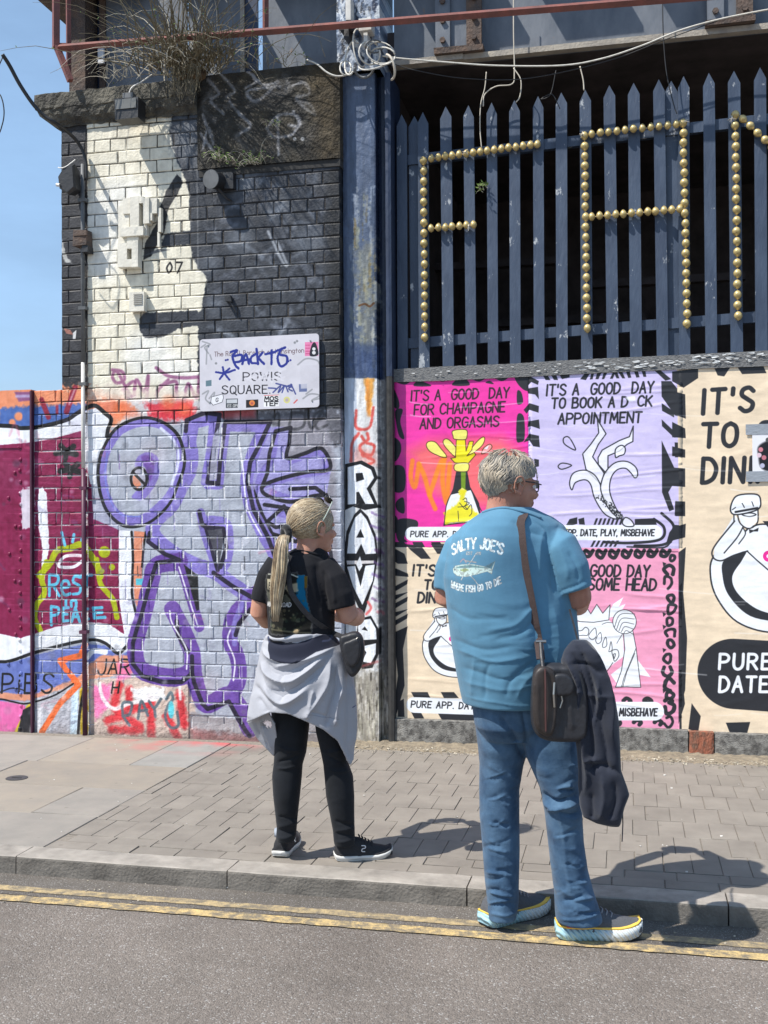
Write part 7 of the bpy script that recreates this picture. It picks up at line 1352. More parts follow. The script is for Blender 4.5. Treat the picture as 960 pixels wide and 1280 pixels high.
m = MB(); m.tube([ww(.055, -.081, .232), ww(.035, -.086, .20), ww(.012, -.090, .165), ww(-.008, -.087, .135)], .0022, 6); m.tube([ww(.055, .081, .232), ww(.035, .086, .20), ww(.012, .090, .165)], .0022, 6); m.build('sunglasses_arm', mat('pale_plastic', (.42, .48, .42), .3), wom)
m = MB()
for q in (-1, 1): m.ball(ww(.060, q * .038, .240), .004, .034, .02, 12, 8, wB @ Matrix.Rotation(R(-35), 3, 'Y'))
m.build('sunglasses', mat('dark_lens', (.02, .02, .02), .1), wom, True)
# t-shirt with print
WS = Paint(PW_(300, 700).x, PW_(460, 700).x, PW_(380, 810).z, PW_(380, 670).z, 900, (.4, .4, .4), tf=lambda x, y: (lambda p: (p.x, p.z))(atd(x, y, dw - .10)))
def wprint():
    S_ = lambda: WS.T(290, 610, 4.8); rg = random.Random(4)
    S_().fill([(185, 520), (390, 515), (440, 560), (450, 700), (480, 800), (470, 878), (225, 878), (215, 700), (185, 620)], (.10, .10, .085), 1, 8, wob=10)
    S_().fill([(395, 525), (432, 525), (440, 640), (465, 745), (420, 745), (385, 650)], (.04, .38, .52), 1, 3, wob=6); S_().fill([(432, 530), (450, 530), (448, 600), (434, 600)], (.42, .33, .12), 1, 2)
    S_().fill([(190, 548), (235, 548), (235, 610), (195, 612)], (.72, .68, .58), .9, 3); S_().fill([(330, 575), (395, 570), (400, 620), (350, 640), (320, 600)], (.66, .62, .52), .9, 5, wob=8)
    for i in range(120): x = rg.uniform(200, 430); y = rg.uniform(630, 872); S_().dot((x, y), rg.uniform(3, 12), rg.choice([(.25, .26, .18), (.35, .35, .28), (.07, .07, .06), (.45, .42, .33), (.18, .22, .17)]), .6, 3)
    S_().fill([(190, 625), (330, 640), (360, 680), (200, 680)], (.50, .50, .42), .8, 6, wob=8); S_().stroke([(200, 520), (240, 518)], 7, (.7, .7, .65), .9, 1.5, wob=3); S_().stroke([(320, 518), (360, 520), (395, 535)], 7, (.75, .75, .7), .9, 1.5, wob=3)
    S_().text('BE', 205, 605, 34, (.1, .1, .1), w=6); S_().text('ABBEY ROAD', 190, 712, 25, (.88, .88, .88), w=4.5, gap=.22, to=358); S_().stroke([(225, 850), (470, 870)], 10, (.5, .48, .38), .7, 4); S_().dot((390, 858), 15, (.75, .65, .5), .9, 3)
wprint(); M_ts = cloth_mat('black_jersey', (.013, .013, .016), im=print_image(WS, 'back_print', (.4, .4, .4)), P=WS, weave=1500, var=.15, sheen=.04, ridge=(7, .3, (1, 1, 1.5), .3))
mb = MB(); mb.loft([ring(PW_(l, y, o_), PW_(r_, y, o_), b_, R(14), 44, 2.3) for y, l, r_, b_, o_ in ((685, 369, 404, .056, .01), (690, 360, 409, .070, .01), (697, 349, 412, .08, .005), (706, 338, 417, .092, 0), (722, 333, 419, .102, 0), (745, 333, 419, .106, 0), (770, 335, 418, .106, 0), (790, 336, 418, .108, 0), (800, 336, 420, .11, 0))])
mb.tube([PW_(349, 705, .0), PW_(337, 722, .0), PW_(329, 742, .0), PW_(326, 752, .0)], [.058, .056, .050, .046], 16); mb.tube([PW_(403, 708, -.01), PW_(416, 726, -.035), PW_(425, 746, -.045), PW_(428, 760, -.048)], [.062, .066, .064, .058], 16)
me = solid(mb, .0046, 5, 't_shirt'); fl = [([(345, 706), (339, 725), (338, 748)], 3, -.006), ([(405, 712), (404, 735), (408, 760)], 3, -.008), ([(411, 716), (416, 738), (418, 755)], 3, .006), ([(352, 705), (356, 730), (352, 760)], 4, .004), ([(395, 705), (396, 730), (400, 755)], 4, -.005), ([(338, 765), (360, 775), (390, 772)], 3, -.004), ([(336, 780), (365, 790), (400, 786)], 3, .004), ([(410, 768), (428, 766), (444, 757)], 1.8, .004), ([(400, 760), (405, 775), (412, 788)], 3, .005), ([(385, 694), (400, 700), (412, 712)], 3, .003), ([(376, 700), (380, 730), (378, 760)], 5, -.003)]
folds(me, fl, 1, 1.2, 2); wshirt = from_me('t_shirt', me, M_ts, wom, True); bw = BVHTree.FromObject(wshirt, bpy.context.evaluated_depsgraph_get())
m = MB(); pts = [p for p in (on(x, y, bw, .001) for x, y in ((362, 693), (370, 689), (381, 689), (392, 692), (402, 694))) if p]
if len(pts) > 2: m.tube([Vector(q) for q in bez(pts, 4)], .0055, 8); m.build('collar', M_ts, wshirt, True)
# leggings
mb = MB(); mb.loft([ring(PW_(l, y, .01), PW_(r_, y, .01), b_, R(8), 36) for y, l, r_, b_ in ((800, 340, 418, .105), (830, 334, 425, .12), (860, 334, 428, .12), (885, 338, 426, .105))])
mb.loft([ring(PW_(l, y, .025), PW_(r_, y, .025), b_, 0, 28, 2.1) for y, l, r_, b_ in ((860, 336, 388, .09), (890, 339, 388, .088), (915, 341, 386, .085), (940, 343, 383, .072), (955, 342, 378.5, .062), (970, 340, 377.5, .066), (995, 341.5, 375, .064), (1017, 344, 372.5, .052), (1035, 346, 371, .044), (1046, 345, 370, .046), (1051, 346, 368, .044))])
mb.loft([ring(PW_(l, y, -.01), PW_(r_, y, -.01), b_, 0, 28, 2.1) for y, l, r_, b_ in ((860, 385, 428, .09), (890, 392, 428, .088), (915, 395, 430, .085), (940, 401, 433, .072), (955, 404, 436, .062), (970, 405.5, 441.5, .066), (995, 407.5, 443, .064), (1017, 412, 443, .054), (1038, 416, 443.5, .046), (1050, 417, 444, .048), (1056, 418, 443, .044))])
me = solid(mb, .0046, 4, 'leggings'); fl = []; rg = random.Random(6)
for cx, ys_ in ((359, (935, 948, 958, 1022, 1030, 1038, 1044)), (422, (938, 950, 962, 1028, 1036, 1044, 1050))):
    for i, y in enumerate(ys_): l = 26; s_ = rg.uniform(-.3, .35); x = cx + (y - 940) * (.09 if cx > 400 else 0); fl.append(([(x - l / 2, y - l * s_ / 2), (x, y + rg.uniform(-1, 3)), (x + l / 2, y + l * s_ / 2)], rg.uniform(1.8, 3), (-1) ** i * rg.uniform(.004, .007)))
folds(me, fl, 1, 1, 2); from_me('leggings', me, cloth_mat('black_leggings', (.012, .014, .018), weave=1200, var=.25, sheen=.06, big=.05, ridge=(9, .4, (1, 1, 2), .3)), wom, True)
# sweatshirt tied at the waist: a skirt of cloth round the hips
hem = [(306, 903), (320, 897), (334, 891), (358, 893), (382, 902), (404, 912), (424, 926), (436, 950), (441, 957), (445, 950), (448, 905), (452, 880)]
def hemy(x):
    for a, b_ in zip(hem[:-1], hem[1:]):
        if a[0] <= x <= b_[0]: return a[1] + (b_[1] - a[1]) * (x - a[0]) / (b_[0] - a[0])
    return 903 if x < 306 else 890
edg = [(793, 333, 418), (800, 329, 423), (815, 325, 434), (840, 320, 441), (870, 314, 446), (903, 308, 447), (957, 305, 446)]
def edge(y):
    for a, b_ in zip(edg[:-1], edg[1:]):
        if a[0] <= y <= b_[0]: t = (y - a[0]) / (b_[0] - a[0]); return a[1] + (b_[1] - a[1]) * t, a[2] + (b_[2] - a[2]) * t
    return edg[-1][1:]
NU, NV = 110, 90; vs = []; TH = []
for i in range(NU + 1):
    th = math.pi * (1.02 + 1.0 * i / NU) - .03; cx_ = math.cos(th); sy = math.sin(th)      # from the left flank across the back to the right flank
    xe = 377 + cx_ * 70; yb_ = hemy(377 + cx_ * 71)
    for j in range(NV + 1):
        y = 793 + (yb_ - 793) * j / NV; l, r_ = edge(y); c = (l + r_) / 2; a = (r_ - l) / 2; bz = .115 + .05 * min(1, (y - 793) / 60)
        f = 1 + .010 * math.sin(cx_ * 17 + 1) * min(1, (y - 800) / 60 if y > 800 else 0); vs.append(PW_(c + a * cx_ * f, y, sy * bz * f))
n = len(vs); cen = [PW_(377, y, 0) for y in (793,)]
vin = []
for k, v in enumerate(vs): d = (v - Vector((PW_(377, 860, 0).x, PW_(377, 860, 0).y, v.z))); vin.append(v - d.normalized() * .009)
Wd = NV + 1; fs = [(i * Wd + j, (i + 1) * Wd + j, (i + 1) * Wd + j + 1, i * Wd + j + 1) for i in range(NU) for j in range(NV)]; fs2 = [tuple(n + q for q in f[::-1]) for f in fs]
rim = [j for j in range(Wd)] + [i * Wd + NV for i in range(1, NU + 1)] + [NU * Wd + j for j in range(NV - 1, -1, -1)] + [i * Wd for i in range(NU - 1, 0, -1)]
fr = [(rim[(t + 1) % len(rim)], rim[t], n + rim[t], n + rim[(t + 1) % len(rim)]) for t in range(len(rim))]
mb = MB().add(vs + vin, fs + fs2 + fr)
me = solid(mb, .0042, 3, 'tied_sweatshirt')
X_ = lambda *p: [(290 + x / 4.57, 820 + y / 4.57) for x, y in p]; Y_ = lambda *p: [(290 + x / 4.8, 610 + y / 4.8) for x, y in p]
fl = [(Y_((180, 960), (230, 1020), (330, 1045), (440, 1040), (600, 960)), 3, .012), (X_((160, 30), (210, 110), (290, 150), (380, 130), (520, 10)), 4, .016), (X_((190, 30), (230, 80), (310, 95), (400, 60), (470, 20)), 4, -.012), (X_((150, 60), (200, 170), (285, 215), (370, 190), (470, 110), (540, 40)), 4, -.012), (X_((170, 120), (230, 230), (300, 270), (370, 240), (430, 190)), 5, .014), (X_((130, 160), (200, 240), (260, 290)), 4, -.008), (X_((280, 90), (285, 180), (290, 270)), 2.5, -.006),
      (X_((560, 20), (530, 200), (440, 330), (430, 370)), 4, .010), (X_((600, 60), (600, 200), (560, 330), (540, 400)), 4, -.010), (X_((630, 180), (600, 290), (580, 400)), 4, .012), (X_((660, 120), (670, 300), (660, 480), (680, 600)), 4, -.009), (X_((690, 150), (700, 320), (690, 520)), 4, .009), (X_((440, 320), (520, 340), (600, 360)), 1.8, -.004), (X_((110, 200), (100, 300), (95, 360)), 4, .008), (X_((150, 230), (190, 290), (200, 320)), 4, -.006),
      (Y_((175, 905), (300, 935), (420, 925), (500, 880)), 3, -.008), (Y_((180, 890), (300, 905), (420, 900), (560, 870)), 3, .006), (X_((470, 200), (455, 250), (440, 310)), 3, .007), (X_((250, 60), (330, 50), (380, 30)), 3, .008)]
folds(me, fl, 1.35, 1, 3)
SW = Paint(PW_(295, 700).x, PW_(465, 700).x, PW_(380, 960).z, PW_(380, 785).z, 900, (.4, .4, .4), tf=lambda x, y: (lambda p: (p.x, p.z))(atd(x, y, dw - .14)))
nvy = (.13, .14, .20)
SW.T(290, 610, 4.8).fill([(172, 900), (185, 985), (215, 1030), (290, 1052), (390, 1050), (440, 1025), (500, 985), (610, 955), (590, 915), (560, 870), (500, 895), (440, 915), (380, 935), (300, 935), (220, 925)], nvy, 1, 1.2, wob=2); SW.stroke([(510, 875), (540, 872), (565, 890), (560, 920), (530, 925)], 12, (.25, .27, .36), .9, 1.5); SW.fill([(170, 905), (190, 905), (188, 940), (174, 935)], (.25, .28, .4), .9, 2)
SW.T(290, 820, 4.57).stroke([(440, 325), (520, 345), (605, 365)], 2.5, (.45, .46, .5), .8, 1); SW.stroke([(665, 310), (690, 290), (712, 240)], 5, (.25, .22, .45), .8, 1.5); SW.stroke([(690, 230), (712, 235)], 3, (.3, .3, .45), .6, 1.5)
M_swt = cloth_mat('grey_marl', (.37, .375, .41), im=print_image(SW, 'sweat_panels', (.4, .4, .4)), P=SW, weave=1000, var=.06, sheen=.1, bump=.4, big=.08, ridge=(6, .3, (1.5, 1, .8), .3))
from_me('tied_sweatshirt', me, M_swt, wom, True)
mb = MB(); fp = [PW_(*q) for q in ((334, 888, -.06), (308.5, 903, .02), (322, 925, .04), (342, 946, .03), (347, 930, -.02), (343, 905, -.07))]
mb.v = fp + [p + FH * .012 + RH * .004 for p in fp]; mb.f = [tuple(range(6))[::-1], tuple(range(6, 12))] + [(k, (k + 1) % 6, 6 + (k + 1) % 6, 6 + k) for k in range(6)]; me = solid(mb, .004, 2, 'hanging_sleeve'); folds(me, [([(325, 895), (332, 915), (342, 940)], 3, .008), ([(318, 900), (325, 918), (336, 935)], 3, -.007)], 1); from_me('hanging_sleeve', me, M_swt, wom, True)
# shoes
Mk = mat('black_mesh', (.018, .018, .021), .8, var=.3, scale=150, bump=.5, bscale=500, bdist=.002); Mw_ = mat('white_foam', (.62, .61, .58), .6, var=.08); Msock = mat('grey_sock', (.3, .33, .38), .9)
for hp, tp, L_, lat in (((418, 1075), (477, 1071), .255, 1), ((349, 1073), (364, 1056), .25, 0)):
    h_ = atz(*hp, 0); t_ = atz(*tp, 0); d = t_ - h_; d.normalize(); t_ = h_ + d * L_; so_, SP = shoe(wom, h_, t_, L_, (Mw_, Mk, Mk, Mw_, Mk), 0, .026, .044, 'shoe')
    s_ = -1 if (ZZ.cross(d)).dot(FH) > 0 else 1; m = MB(); c = [SP(.44, s_ * .039, .066), SP(.50, s_ * .039, .064), SP(.505, s_ * .0395, .055), SP(.455, s_ * .040, .052), SP(.445, s_ * .041, .042), SP(.50, s_ * .041, .040)]
    m.tube([Vector(q) for q in bez(c, 3)], .0022, 5); m.build('side_emblem', mat('silver_print', (.6, .6, .62), .4), so_)
    m = MB(); m.tube([SP(.19, 0, .085), SP(.185, 0, .115)], .034, 14); m.build('sock', Msock, wom, True)
# crossbody bag
wb = thing('crossbody_bag', "small black crossbody bag at the woman's right hip", 'bag', tuple(PW_(440, 820, -.12)))
def softw(corn, th, name, m, parent, o_):
    mb = MB(); P_ = bezc(corn, 3); F_ = [PW_(x, y, o_) for x, y in P_]; cc = sum(F_, Vector()) / len(F_); rs = [[cc + (p - cc) * k + FH * z for p in F_] for k, z in ((.88, -th * .5), (.98, -th * .36), (1, 0), (.98, th * .36), (.88, th * .5))]; mb.loft(rs); return from_me(name, solid(mb, .0045, 4, name), m, parent, True)
bb = softw([(424, 797), (432, 792), (446, 789), (454, 797), (456, 815), (452, 834), (442, 846), (434, 840), (428, 822)], .07, 'pouch', M_nyl, wb, -.10)
softw([(428, 806), (438, 800), (447, 797), (451, 808), (448, 826), (440, 834), (433, 828)], .03, 'front_pocket', M_nyl, wb, -.145)
m = MB(); m.tube([PW_(431, 806, -.15), PW_(434, 809, -.155), PW_(432, 813, -.155)], .0022, 5); m.tube([PW_(440, 804, -.158), PW_(447, 797, -.155)], .002, 5); m.build('zip_pull', M_mtl, wb)
sp_ = [(358, 700), (361, 722), (364, 740), (374, 756), (388, 772), (404, 784), (416, 791)]; C_ = [on(x, y, bw, .004) for x, y in sp_]; C_ = [p if p else PW_(x, y, -.1) for p, (x, y) in zip(C_, sp_)]
strap([C_[0] + FH * .05 + ZZ * .02] + C_ + [PW_(428, 796, -.12)], RH + ZZ * .8, .022, .0015, 'strap', M_nyl, wb)
# =================================================================== street sign
GL.update({'h': [('l', [(0, 0), (0, 1)]), ('c', [(0, .5), (.5, .65), (1, .45), (1, 0)])], 'e': [('c', [(0, .35), (1, .38), (.6, .65), (.1, .5), (.1, .15), (.5, 0), (1, .12)])], 'o': [('c', [(.5, .65), (0, .33), (.5, 0), (1, .33), (.5, .65)])], 'y': [('l', [(0, .65), (.5, 0)]), ('l', [(1, .65), (.3, -.3)])], 'a': [('c', [(1, .5), (.4, .65), (0, .3), (.4, 0), (1, .2)]), ('l', [(1, .65), (1, 0)])], 'l': [('l', [(.5, 1), (.5, 0)])],
 'r': [('l', [(0, .65), (0, 0)]), ('c', [(0, .4), (.5, .65), (.9, .6)])], 'u': [('c', [(0, .65), (.1, .05), (.8, .05), (1, .65)]), ('l', [(1, .65), (1, 0)])], 'g': [('c', [(1, .5), (.4, .65), (0, .35), (.4, .05), (1, .2)]), ('c', [(1, .65), (1, -.15), (.5, -.3), (.1, -.2)])], 'f': [('c', [(1, .95), (.5, .95), (.4, .5), (.4, 0)]), ('l', [(0, .6), (.9, .6)])], 'n': [('l', [(0, .65), (0, 0)]), ('c', [(0, .5), (.5, .65), (1, .45), (1, 0)])],
 's': [('c', [(.9, .58), (.4, .65), (.1, .5), (.8, .2), (.5, 0), (0, .08)])], 't': [('l', [(.5, .9), (.5, 0)]), ('l', [(.1, .6), (.9, .6)])], '*': [('l', [(0, .5), (1, .5)]), ('l', [(.2, 0), (.8, 1)]), ('l', [(.8, 0), (.2, 1)])]})
YP = -.032; PA, PBb = aty(249.5, 424.5, YP), aty(399, 509, YP)
SP_ = Paint(PA.x - .02, PBb.x + .02, PBb.z - .05, PA.z + .06, 1100, (.80, .79, .82), tf=tfy(YP))
def paint_sign():
    S = lambda: SP_.T(240, 410, 5.333); g = (.42, .40, .42); bl = (.13, .17, .52); dkk = (.13, .12, .14)
    S().text('The Royal Borough of Kensington', 150, 190, 30, (.45, .38, .40), w=4.2, slant=.0, gap=.2, slope=-.045, to=745)
    def serif(txt, x0, x1, y, h, col, op=1):
        S().text(txt, x0, y, h, col, w=6.5, slant=0, gap=.30, wid=.78, slope=-.015, to=x1, op=op); S().text(txt, x0 + 3, y, h, col, w=4, slant=0, gap=.30, wid=.78, slope=-.015, to=x1 + 3, op=op)
        tot = sum(ADV.get(c, 1) * .78 + .30 for c in txt) - .30; kx = (x1 - x0) / (tot * h); cx = x0
        for ch in txt:
            ad = ADV.get(ch, 1) * .78 * h * kx
            if ch in 'PIWRAU': S().stroke([(cx - 4, y - (0 if ch in 'PIRA' else h) - .015 * (cx - x0)), (cx + 8, y - (0 if ch in 'PIRA' else h) - .015 * (cx - x0))], 3, col, op, curve=False)
            cx += ad + .30 * h * kx
    serif('POWIS', 340, 590, 352, 54, dkk, .8); serif('SQUARE.', 200, 520, 440, 54, dkk)
    for i in range(26): rr = random.Random(i); x = rr.uniform(330, 590); y = rr.uniform(290, 350); S().stroke([(x, y), (x + rr.uniform(10, 50), y + rr.uniform(-25, 25))], rr.uniform(6, 14), (.84, .83, .86), .8, 2)
    for p in ([(258, 160), (300, 150), (270, 190), (290, 250), (310, 270)], [(270, 190), (330, 180), (325, 220), (280, 230)], [(335, 240), (350, 190), (362, 180), (380, 240)], [(340, 215), (380, 210)], [(430, 170), (395, 195), (395, 230), (425, 235)], [(430, 140), (440, 240)], [(440, 200), (470, 165)], [(440, 200), (480, 240)], [(490, 175), (555, 160)], [(530, 150), (530, 240)], [(560, 155), (620, 130)], [(590, 150), (570, 200), (590, 255), (630, 235), (630, 190), (590, 180)]): S().stroke(p, 15, bl, 1, 1.5, wob=2)
    for c in ((225, 215), (238, 212), (642, 222), (656, 215)): S().dot(c, 7, bl)
    for p in ([(160, 295), (220, 300), (285, 280)], [(205, 262), (215, 300), (250, 345)], [(185, 340), (215, 300)], [(215, 300), (250, 270)]): S().stroke(p, 13, bl, 1, 1.5, wob=2)
    for p in ([(510, 400), (560, 405), (540, 430), (590, 385), (575, 430), (610, 390)], [(600, 430), (620, 385), (640, 425)], [(640, 385), (665, 380), (645, 405), (668, 420)], [(560, 370), (660, 395)], [(660, 375), (690, 440)]): S().stroke(p, 9, (.24, .27, .52), .95, 1.2)
    gy = (.45, .46, .47)
    for p in ([(70, 90), (120, 110), (85, 130), (110, 170)], [(90, 110), (60, 130)], [(100, 130), (95, 240)], [(120, 180), (130, 210)], [(70, 440), (110, 420), (90, 470), (115, 500)], [(115, 470), (150, 430), (130, 500)], [(705, 245), (760, 205), (830, 215), (850, 240)], [(740, 470), (790, 440), (850, 450), (800, 480), (850, 470)], [(760, 440), (800, 410)]): S().stroke(p, 9, gy, .6, 2.5)
    for c in ((685, 98), (700, 88), (160, 236)): S().dot(c, 8, gy, .8, 2)
    S().fill([(752, 95), (842, 92), (842, 186), (752, 188)], (.86, .50, .66)); S().fill([(795, 120), (815, 95), (832, 120), (840, 180), (785, 185)], (.12, .12, .14), curve=True); S().dot((812, 140), 11, (.85, .85, .85)); S().dot((812, 165), 12, (.85, .85, .85))
    for y in (115, 135, 155, 172): S().stroke([(757, y), (785, y)], 4, (.7, .2, .4), .8, curve=False)
    S().fill([(130, 460), (205, 440), (210, 465), (200, 495), (140, 515), (125, 495)], (.9, .9, .92)); S().stroke([(130, 460), (205, 440), (210, 465), (200, 495), (140, 515), (125, 495)], 3, dkk, closed=True, curve=False); S().text('G', 158, 492, 25, dkk, w=4)
    S().fill([(226, 472), (306, 470), (306, 532), (226, 534)], (.25, .26, .28)); S().fill([(231, 477), (301, 475), (301, 500), (231, 502)], (.75, .76, .78)); S().text('ES OPO', 236, 527, 18, (.8, .8, .8), w=3, gap=.2)
    S().fill([(360, 480), (442, 476), (442, 528), (360, 532)], (.15, .12, .12)); S().dot((400, 500), 19, (.85, .5, .25)); S().dot((400, 502), 9, (.7, .35, .3))
    S().fill([(478, 452), (580, 448), (580, 522), (478, 526)], (.9, .9, .9)); S().text('MOS', 484, 484, 27, dkk, w=7, slant=0, gap=.2, to=574); S().text('TEF', 484, 518, 27, dkk, w=7, slant=0, gap=.2, to=574); S().stroke([(480, 450), (578, 447)], 3, (.8, .2, .2))
    S().dot((632, 480), 22, (.82, .80, .5)); S().dot((632, 480), 12, (.7, .65, .65)); S().fill([(712, 375), (766, 372), (766, 424), (714, 426)], (.38, .42, .58)); S().fill([(92, 352), (130, 346), (130, 386), (92, 390)], (.38, .48, .52)); S().stroke([(680, 500), (700, 480)], 9, (.8, .4, .4)); S().fill([(720, 250), (840, 245), (840, 400), (725, 405)], (.77, .76, .79), .8, 3)
    n = vnoise(SP_.h, SP_.w, 60, 9, 4); SP_.a *= (.94 + .1 * n[..., None])
paint_sign(); ss = thing('street_sign', 'pale street name plate reading POWIS SQUARE covered in tags and stickers on the pier', 'street sign', tuple((PA + PBb) / 2))
def rrect(x0, x1, z0, z1, r):
    out = []
    for cx, cz, a0 in ((x1 - r, z1 - r, 0), (x0 + r, z1 - r, 90), (x0 + r, z0 + r, 180), (x1 - r, z0 + r, 270)):
        for k in range(5): a = R(a0 + k * 22.5); out.append((cx + r * math.cos(a), cz + r * math.sin(a)))
    return out
m = MB(); P0 = rrect(PA.x, PBb.x, PBb.z - .004, PA.z, .022); P0 = [(x, z + (x - PA.x) * .006) for x, z in P0]; m.prism(P0, YP, YP + .012); fix_normals(m.build('plate', img_mat('sign_enamel', SP_.image('street_sign_print'), SP_, rough=.35, bump=.06, dirt=.05, spec=.5), ss))
m = MB(); m.box(PA.x + .02, PA.x + .05, YP + .013, -.001, PBb.z + .02, PA.z - .02); m.box(PBb.x - .05, PBb.x - .02, YP + .013, -.001, PBb.z + .02, PA.z - .02); m.build('batten', M_rust, ss)
for q in ((260, 432), (388, 426), (262, 503), (390, 501)): c = aty(*q, YP); m = MB(); m.tube([c, c + Vector((0, -.004, 0))], .006, 8); m.build('screw', M_mtl, ss)
# =================================================================== white block relief on the cream bricks
Mwb = mat('white_foam_board', (.66, .63, .55), .8, var=.1, scale=12, bump=.3, coord='World')
ws = thing('block_relief', 'white angular block lettering standing out of the cream bricks', 'wall sculpture', tuple(aty(175, 280, -.05)))
for (x0, y0, x1, y1, d) in ((388, 558, 448, 765, .055), (415, 520, 470, 600, .075), (455, 512, 505, 690, .10), (505, 512, 530, 545, .10), (528, 520, 560, 655, .10), (560, 520, 600, 600, .08), (405, 680, 530, 720, .11), (438, 720, 500, 752, .09), (388, 765, 440, 892, .10), (440, 752, 500, 790, .11), (466, 790, 500, 892, .11), (432, 852, 466, 892, .10), (605, 570, 622, 700, .06), (600, 700, 612, 780, .05), (560, 600, 575, 640, .09), (530, 655, 545, 720, .07)):
    d *= .62
    a = aty(60 + x0 / 4.36, 130 + y0 / 4.36, -d * .6); b_ = aty(60 + x1 / 4.36, 130 + y1 / 4.36, -d * .6); m = MB(); m.box(a.x, b_.x, -d - random.uniform(0, .004), -.004, b_.z, a.z, .001); m.build('block', Mwb, ws)
vb = thing('wall_vent', 'small white louvred vent box on the cream bricks below the block relief', 'vent', tuple(aty(172, 376, -.03)))
a, b_ = aty(163, 366, -.03), aty(181.5, 389, -.03); m = MB(); m.box(a.x, b_.x, -.05, -.003, b_.z, a.z, .001); m.build('housing', Mwb, vb)
for k in range(6): z = a.z - .018 - k * .013; m = MB(); m.box(a.x + .035, b_.x - .012, -.056, -.0505, z - .004, z + .003); m.build('louvre', mat('louvre_grey', (.35, .34, .31), .7) if k == 0 else bpy.data.materials['louvre_grey'], vb)
# =================================================================== lamps, boxes, pipe
M_blkp = mat('black_housing', (.022, .022, .024), .45, var=.3, bump=.2); M_grp = mat('grey_pipe', (.11, .115, .12), .55, var=.3, scale=8, coord='World'); M_wp = mat('white_pipe', (.60, .58, .54), .5, var=.2, scale=14, coord='World')
def fixt(name, label, cat, c): return thing(name, label, cat, tuple(c))
c = aty(160, 136, -.17); t = fixt('floodlight', 'dark square floodlight fixed under the front of the stone cornice', 'floodlight', c)
m = MB(); m.box(c.x - .085, c.x + .085, c.y - .03, c.y + .09, c.z - .075, c.z + .065, .003); m.build('housing', M_blkp, t); m = MB(); m.box(c.x - .075, c.x + .075, c.y - .035, c.y - .0305, c.z - .01, c.z + .055); m.build('front_glass', mat('dull_glass', (.16, .16, .15), .3), t)
m = MB(); m.box(c.x - .045, c.x + .03, c.y + .01, c.y + .06, c.z + .066, c.z + .115); m.build('junction_box', M_grp, t); m = MB(); m.box(c.x - .02, c.x + .02, c.y + .09, -.06, c.z - .02, c.z + .02); m.build('arm', M_blkp, t)
m = MB(); m.tube([Vector(q) for q in bez([c + Vector((-.01, .03, .11)), c + Vector((.01, .04, .16)), c + Vector((.07, .06, .20)), c + Vector((.12, .12, .27))], 5)], .005, 6); m.build('white_lead', M_wp, t)
c = aty(88, 228, -.10); t = fixt('floodlight', 'black floodlight on the dark brick strip at the left edge of the pier', 'floodlight', c)
m = MB(); m.loft([[c + Vector((x * s_, y_, z * s_)) for x, z in ((-.07, .03), (-.02, .10), (.055, .11), (.065, -.06), (.01, -.10), (-.06, -.05))] for y_, s_ in ((-.06, .85), (-.04, 1), (.05, .8))]); fix_normals(m.build('housing', M_blkp, t)); m = MB(); m.tube([c + Vector((0, .05, 0)), c + Vector((.0, .11, -.02))], .018, 8); m.build('arm', M_blkp, t)
m = MB(); m.tube([Vector(q) for q in bez([c + Vector((-.075, -.03, .10)), c + Vector((-.04, -.06, .085)), c + Vector((0, -.06, .09)), c + Vector((.06, -.04, .14))], 5)], .004, 6); m.tube([c + Vector((-.07, -.062, -.03)), c + Vector((-.045, -.064, -.035))], .012, 8); m.build('cable_tie', M_wp, t)
c = aty(104, 300, -.05); t = fixt('junction_box', 'rusty junction box on the downpipe beside the cream bricks', 'junction box', c); m = MB(); m.box(c.x - .055, c.x + .045, -.09, -.004, c.z - .045, c.z + .06, .005); m.build('box', M_rust, t); m = MB(); m.box(c.x - .05, c.x + .05, -.098, -.0905, c.z + .02, c.z + .055, .003); m.build('lid', M_rust, t); m = MB(); m.box(c.x + .005, c.x + .05, -.08, -.004, c.z - .09, c.z - .047, .003); m.build('gland', M_blkp, t)
c = aty(264, 224, -.12); t = fixt('bulkhead_lamp', 'round black lamp drum jutting from the dark bricks below the lintel', 'lamp', c)
m = MB(); d_ = Vector((-.25, -1, -.1)).normalized(); m.tube([c, c - d_ * .15], .058, 18); m.build('drum', M_blkp, t); m = MB(); m.tube([c + d_ * .006, c - d_ * .002], .063, 18); m.build('rim', M_grp, t); m = MB(); m.box(c.x + .06, c.x + .13, -.05, -.003, c.z - .05, c.z + .06, .004); m.build('bracket', M_blkp, t); m = MB(); m.tube([c + Vector((.03, .05, -.05)), c + Vector((.08, .08, -.11)), c + Vector((.10, .11, -.12))], .008, 6); m.build('stay', M_blkp, t)
m = MB(); a = aty(295, 410, -.01); pp_ = fixt('wall_bracket', 'little rusted bracket stub in the dark bricks right of the cream area', 'bracket', aty(292, 378, -.02)); q = aty(286, 374, -.03); m.box(q.x - .02, q.x + .02, -.04, -.002, q.z - .02, q.z + .02, .006); m.tube([q, q + Vector((.03, 0, -.05)), q + Vector((.05, .01, -.09))], .006, 6); m.build('stub', M_blkp, pp_)
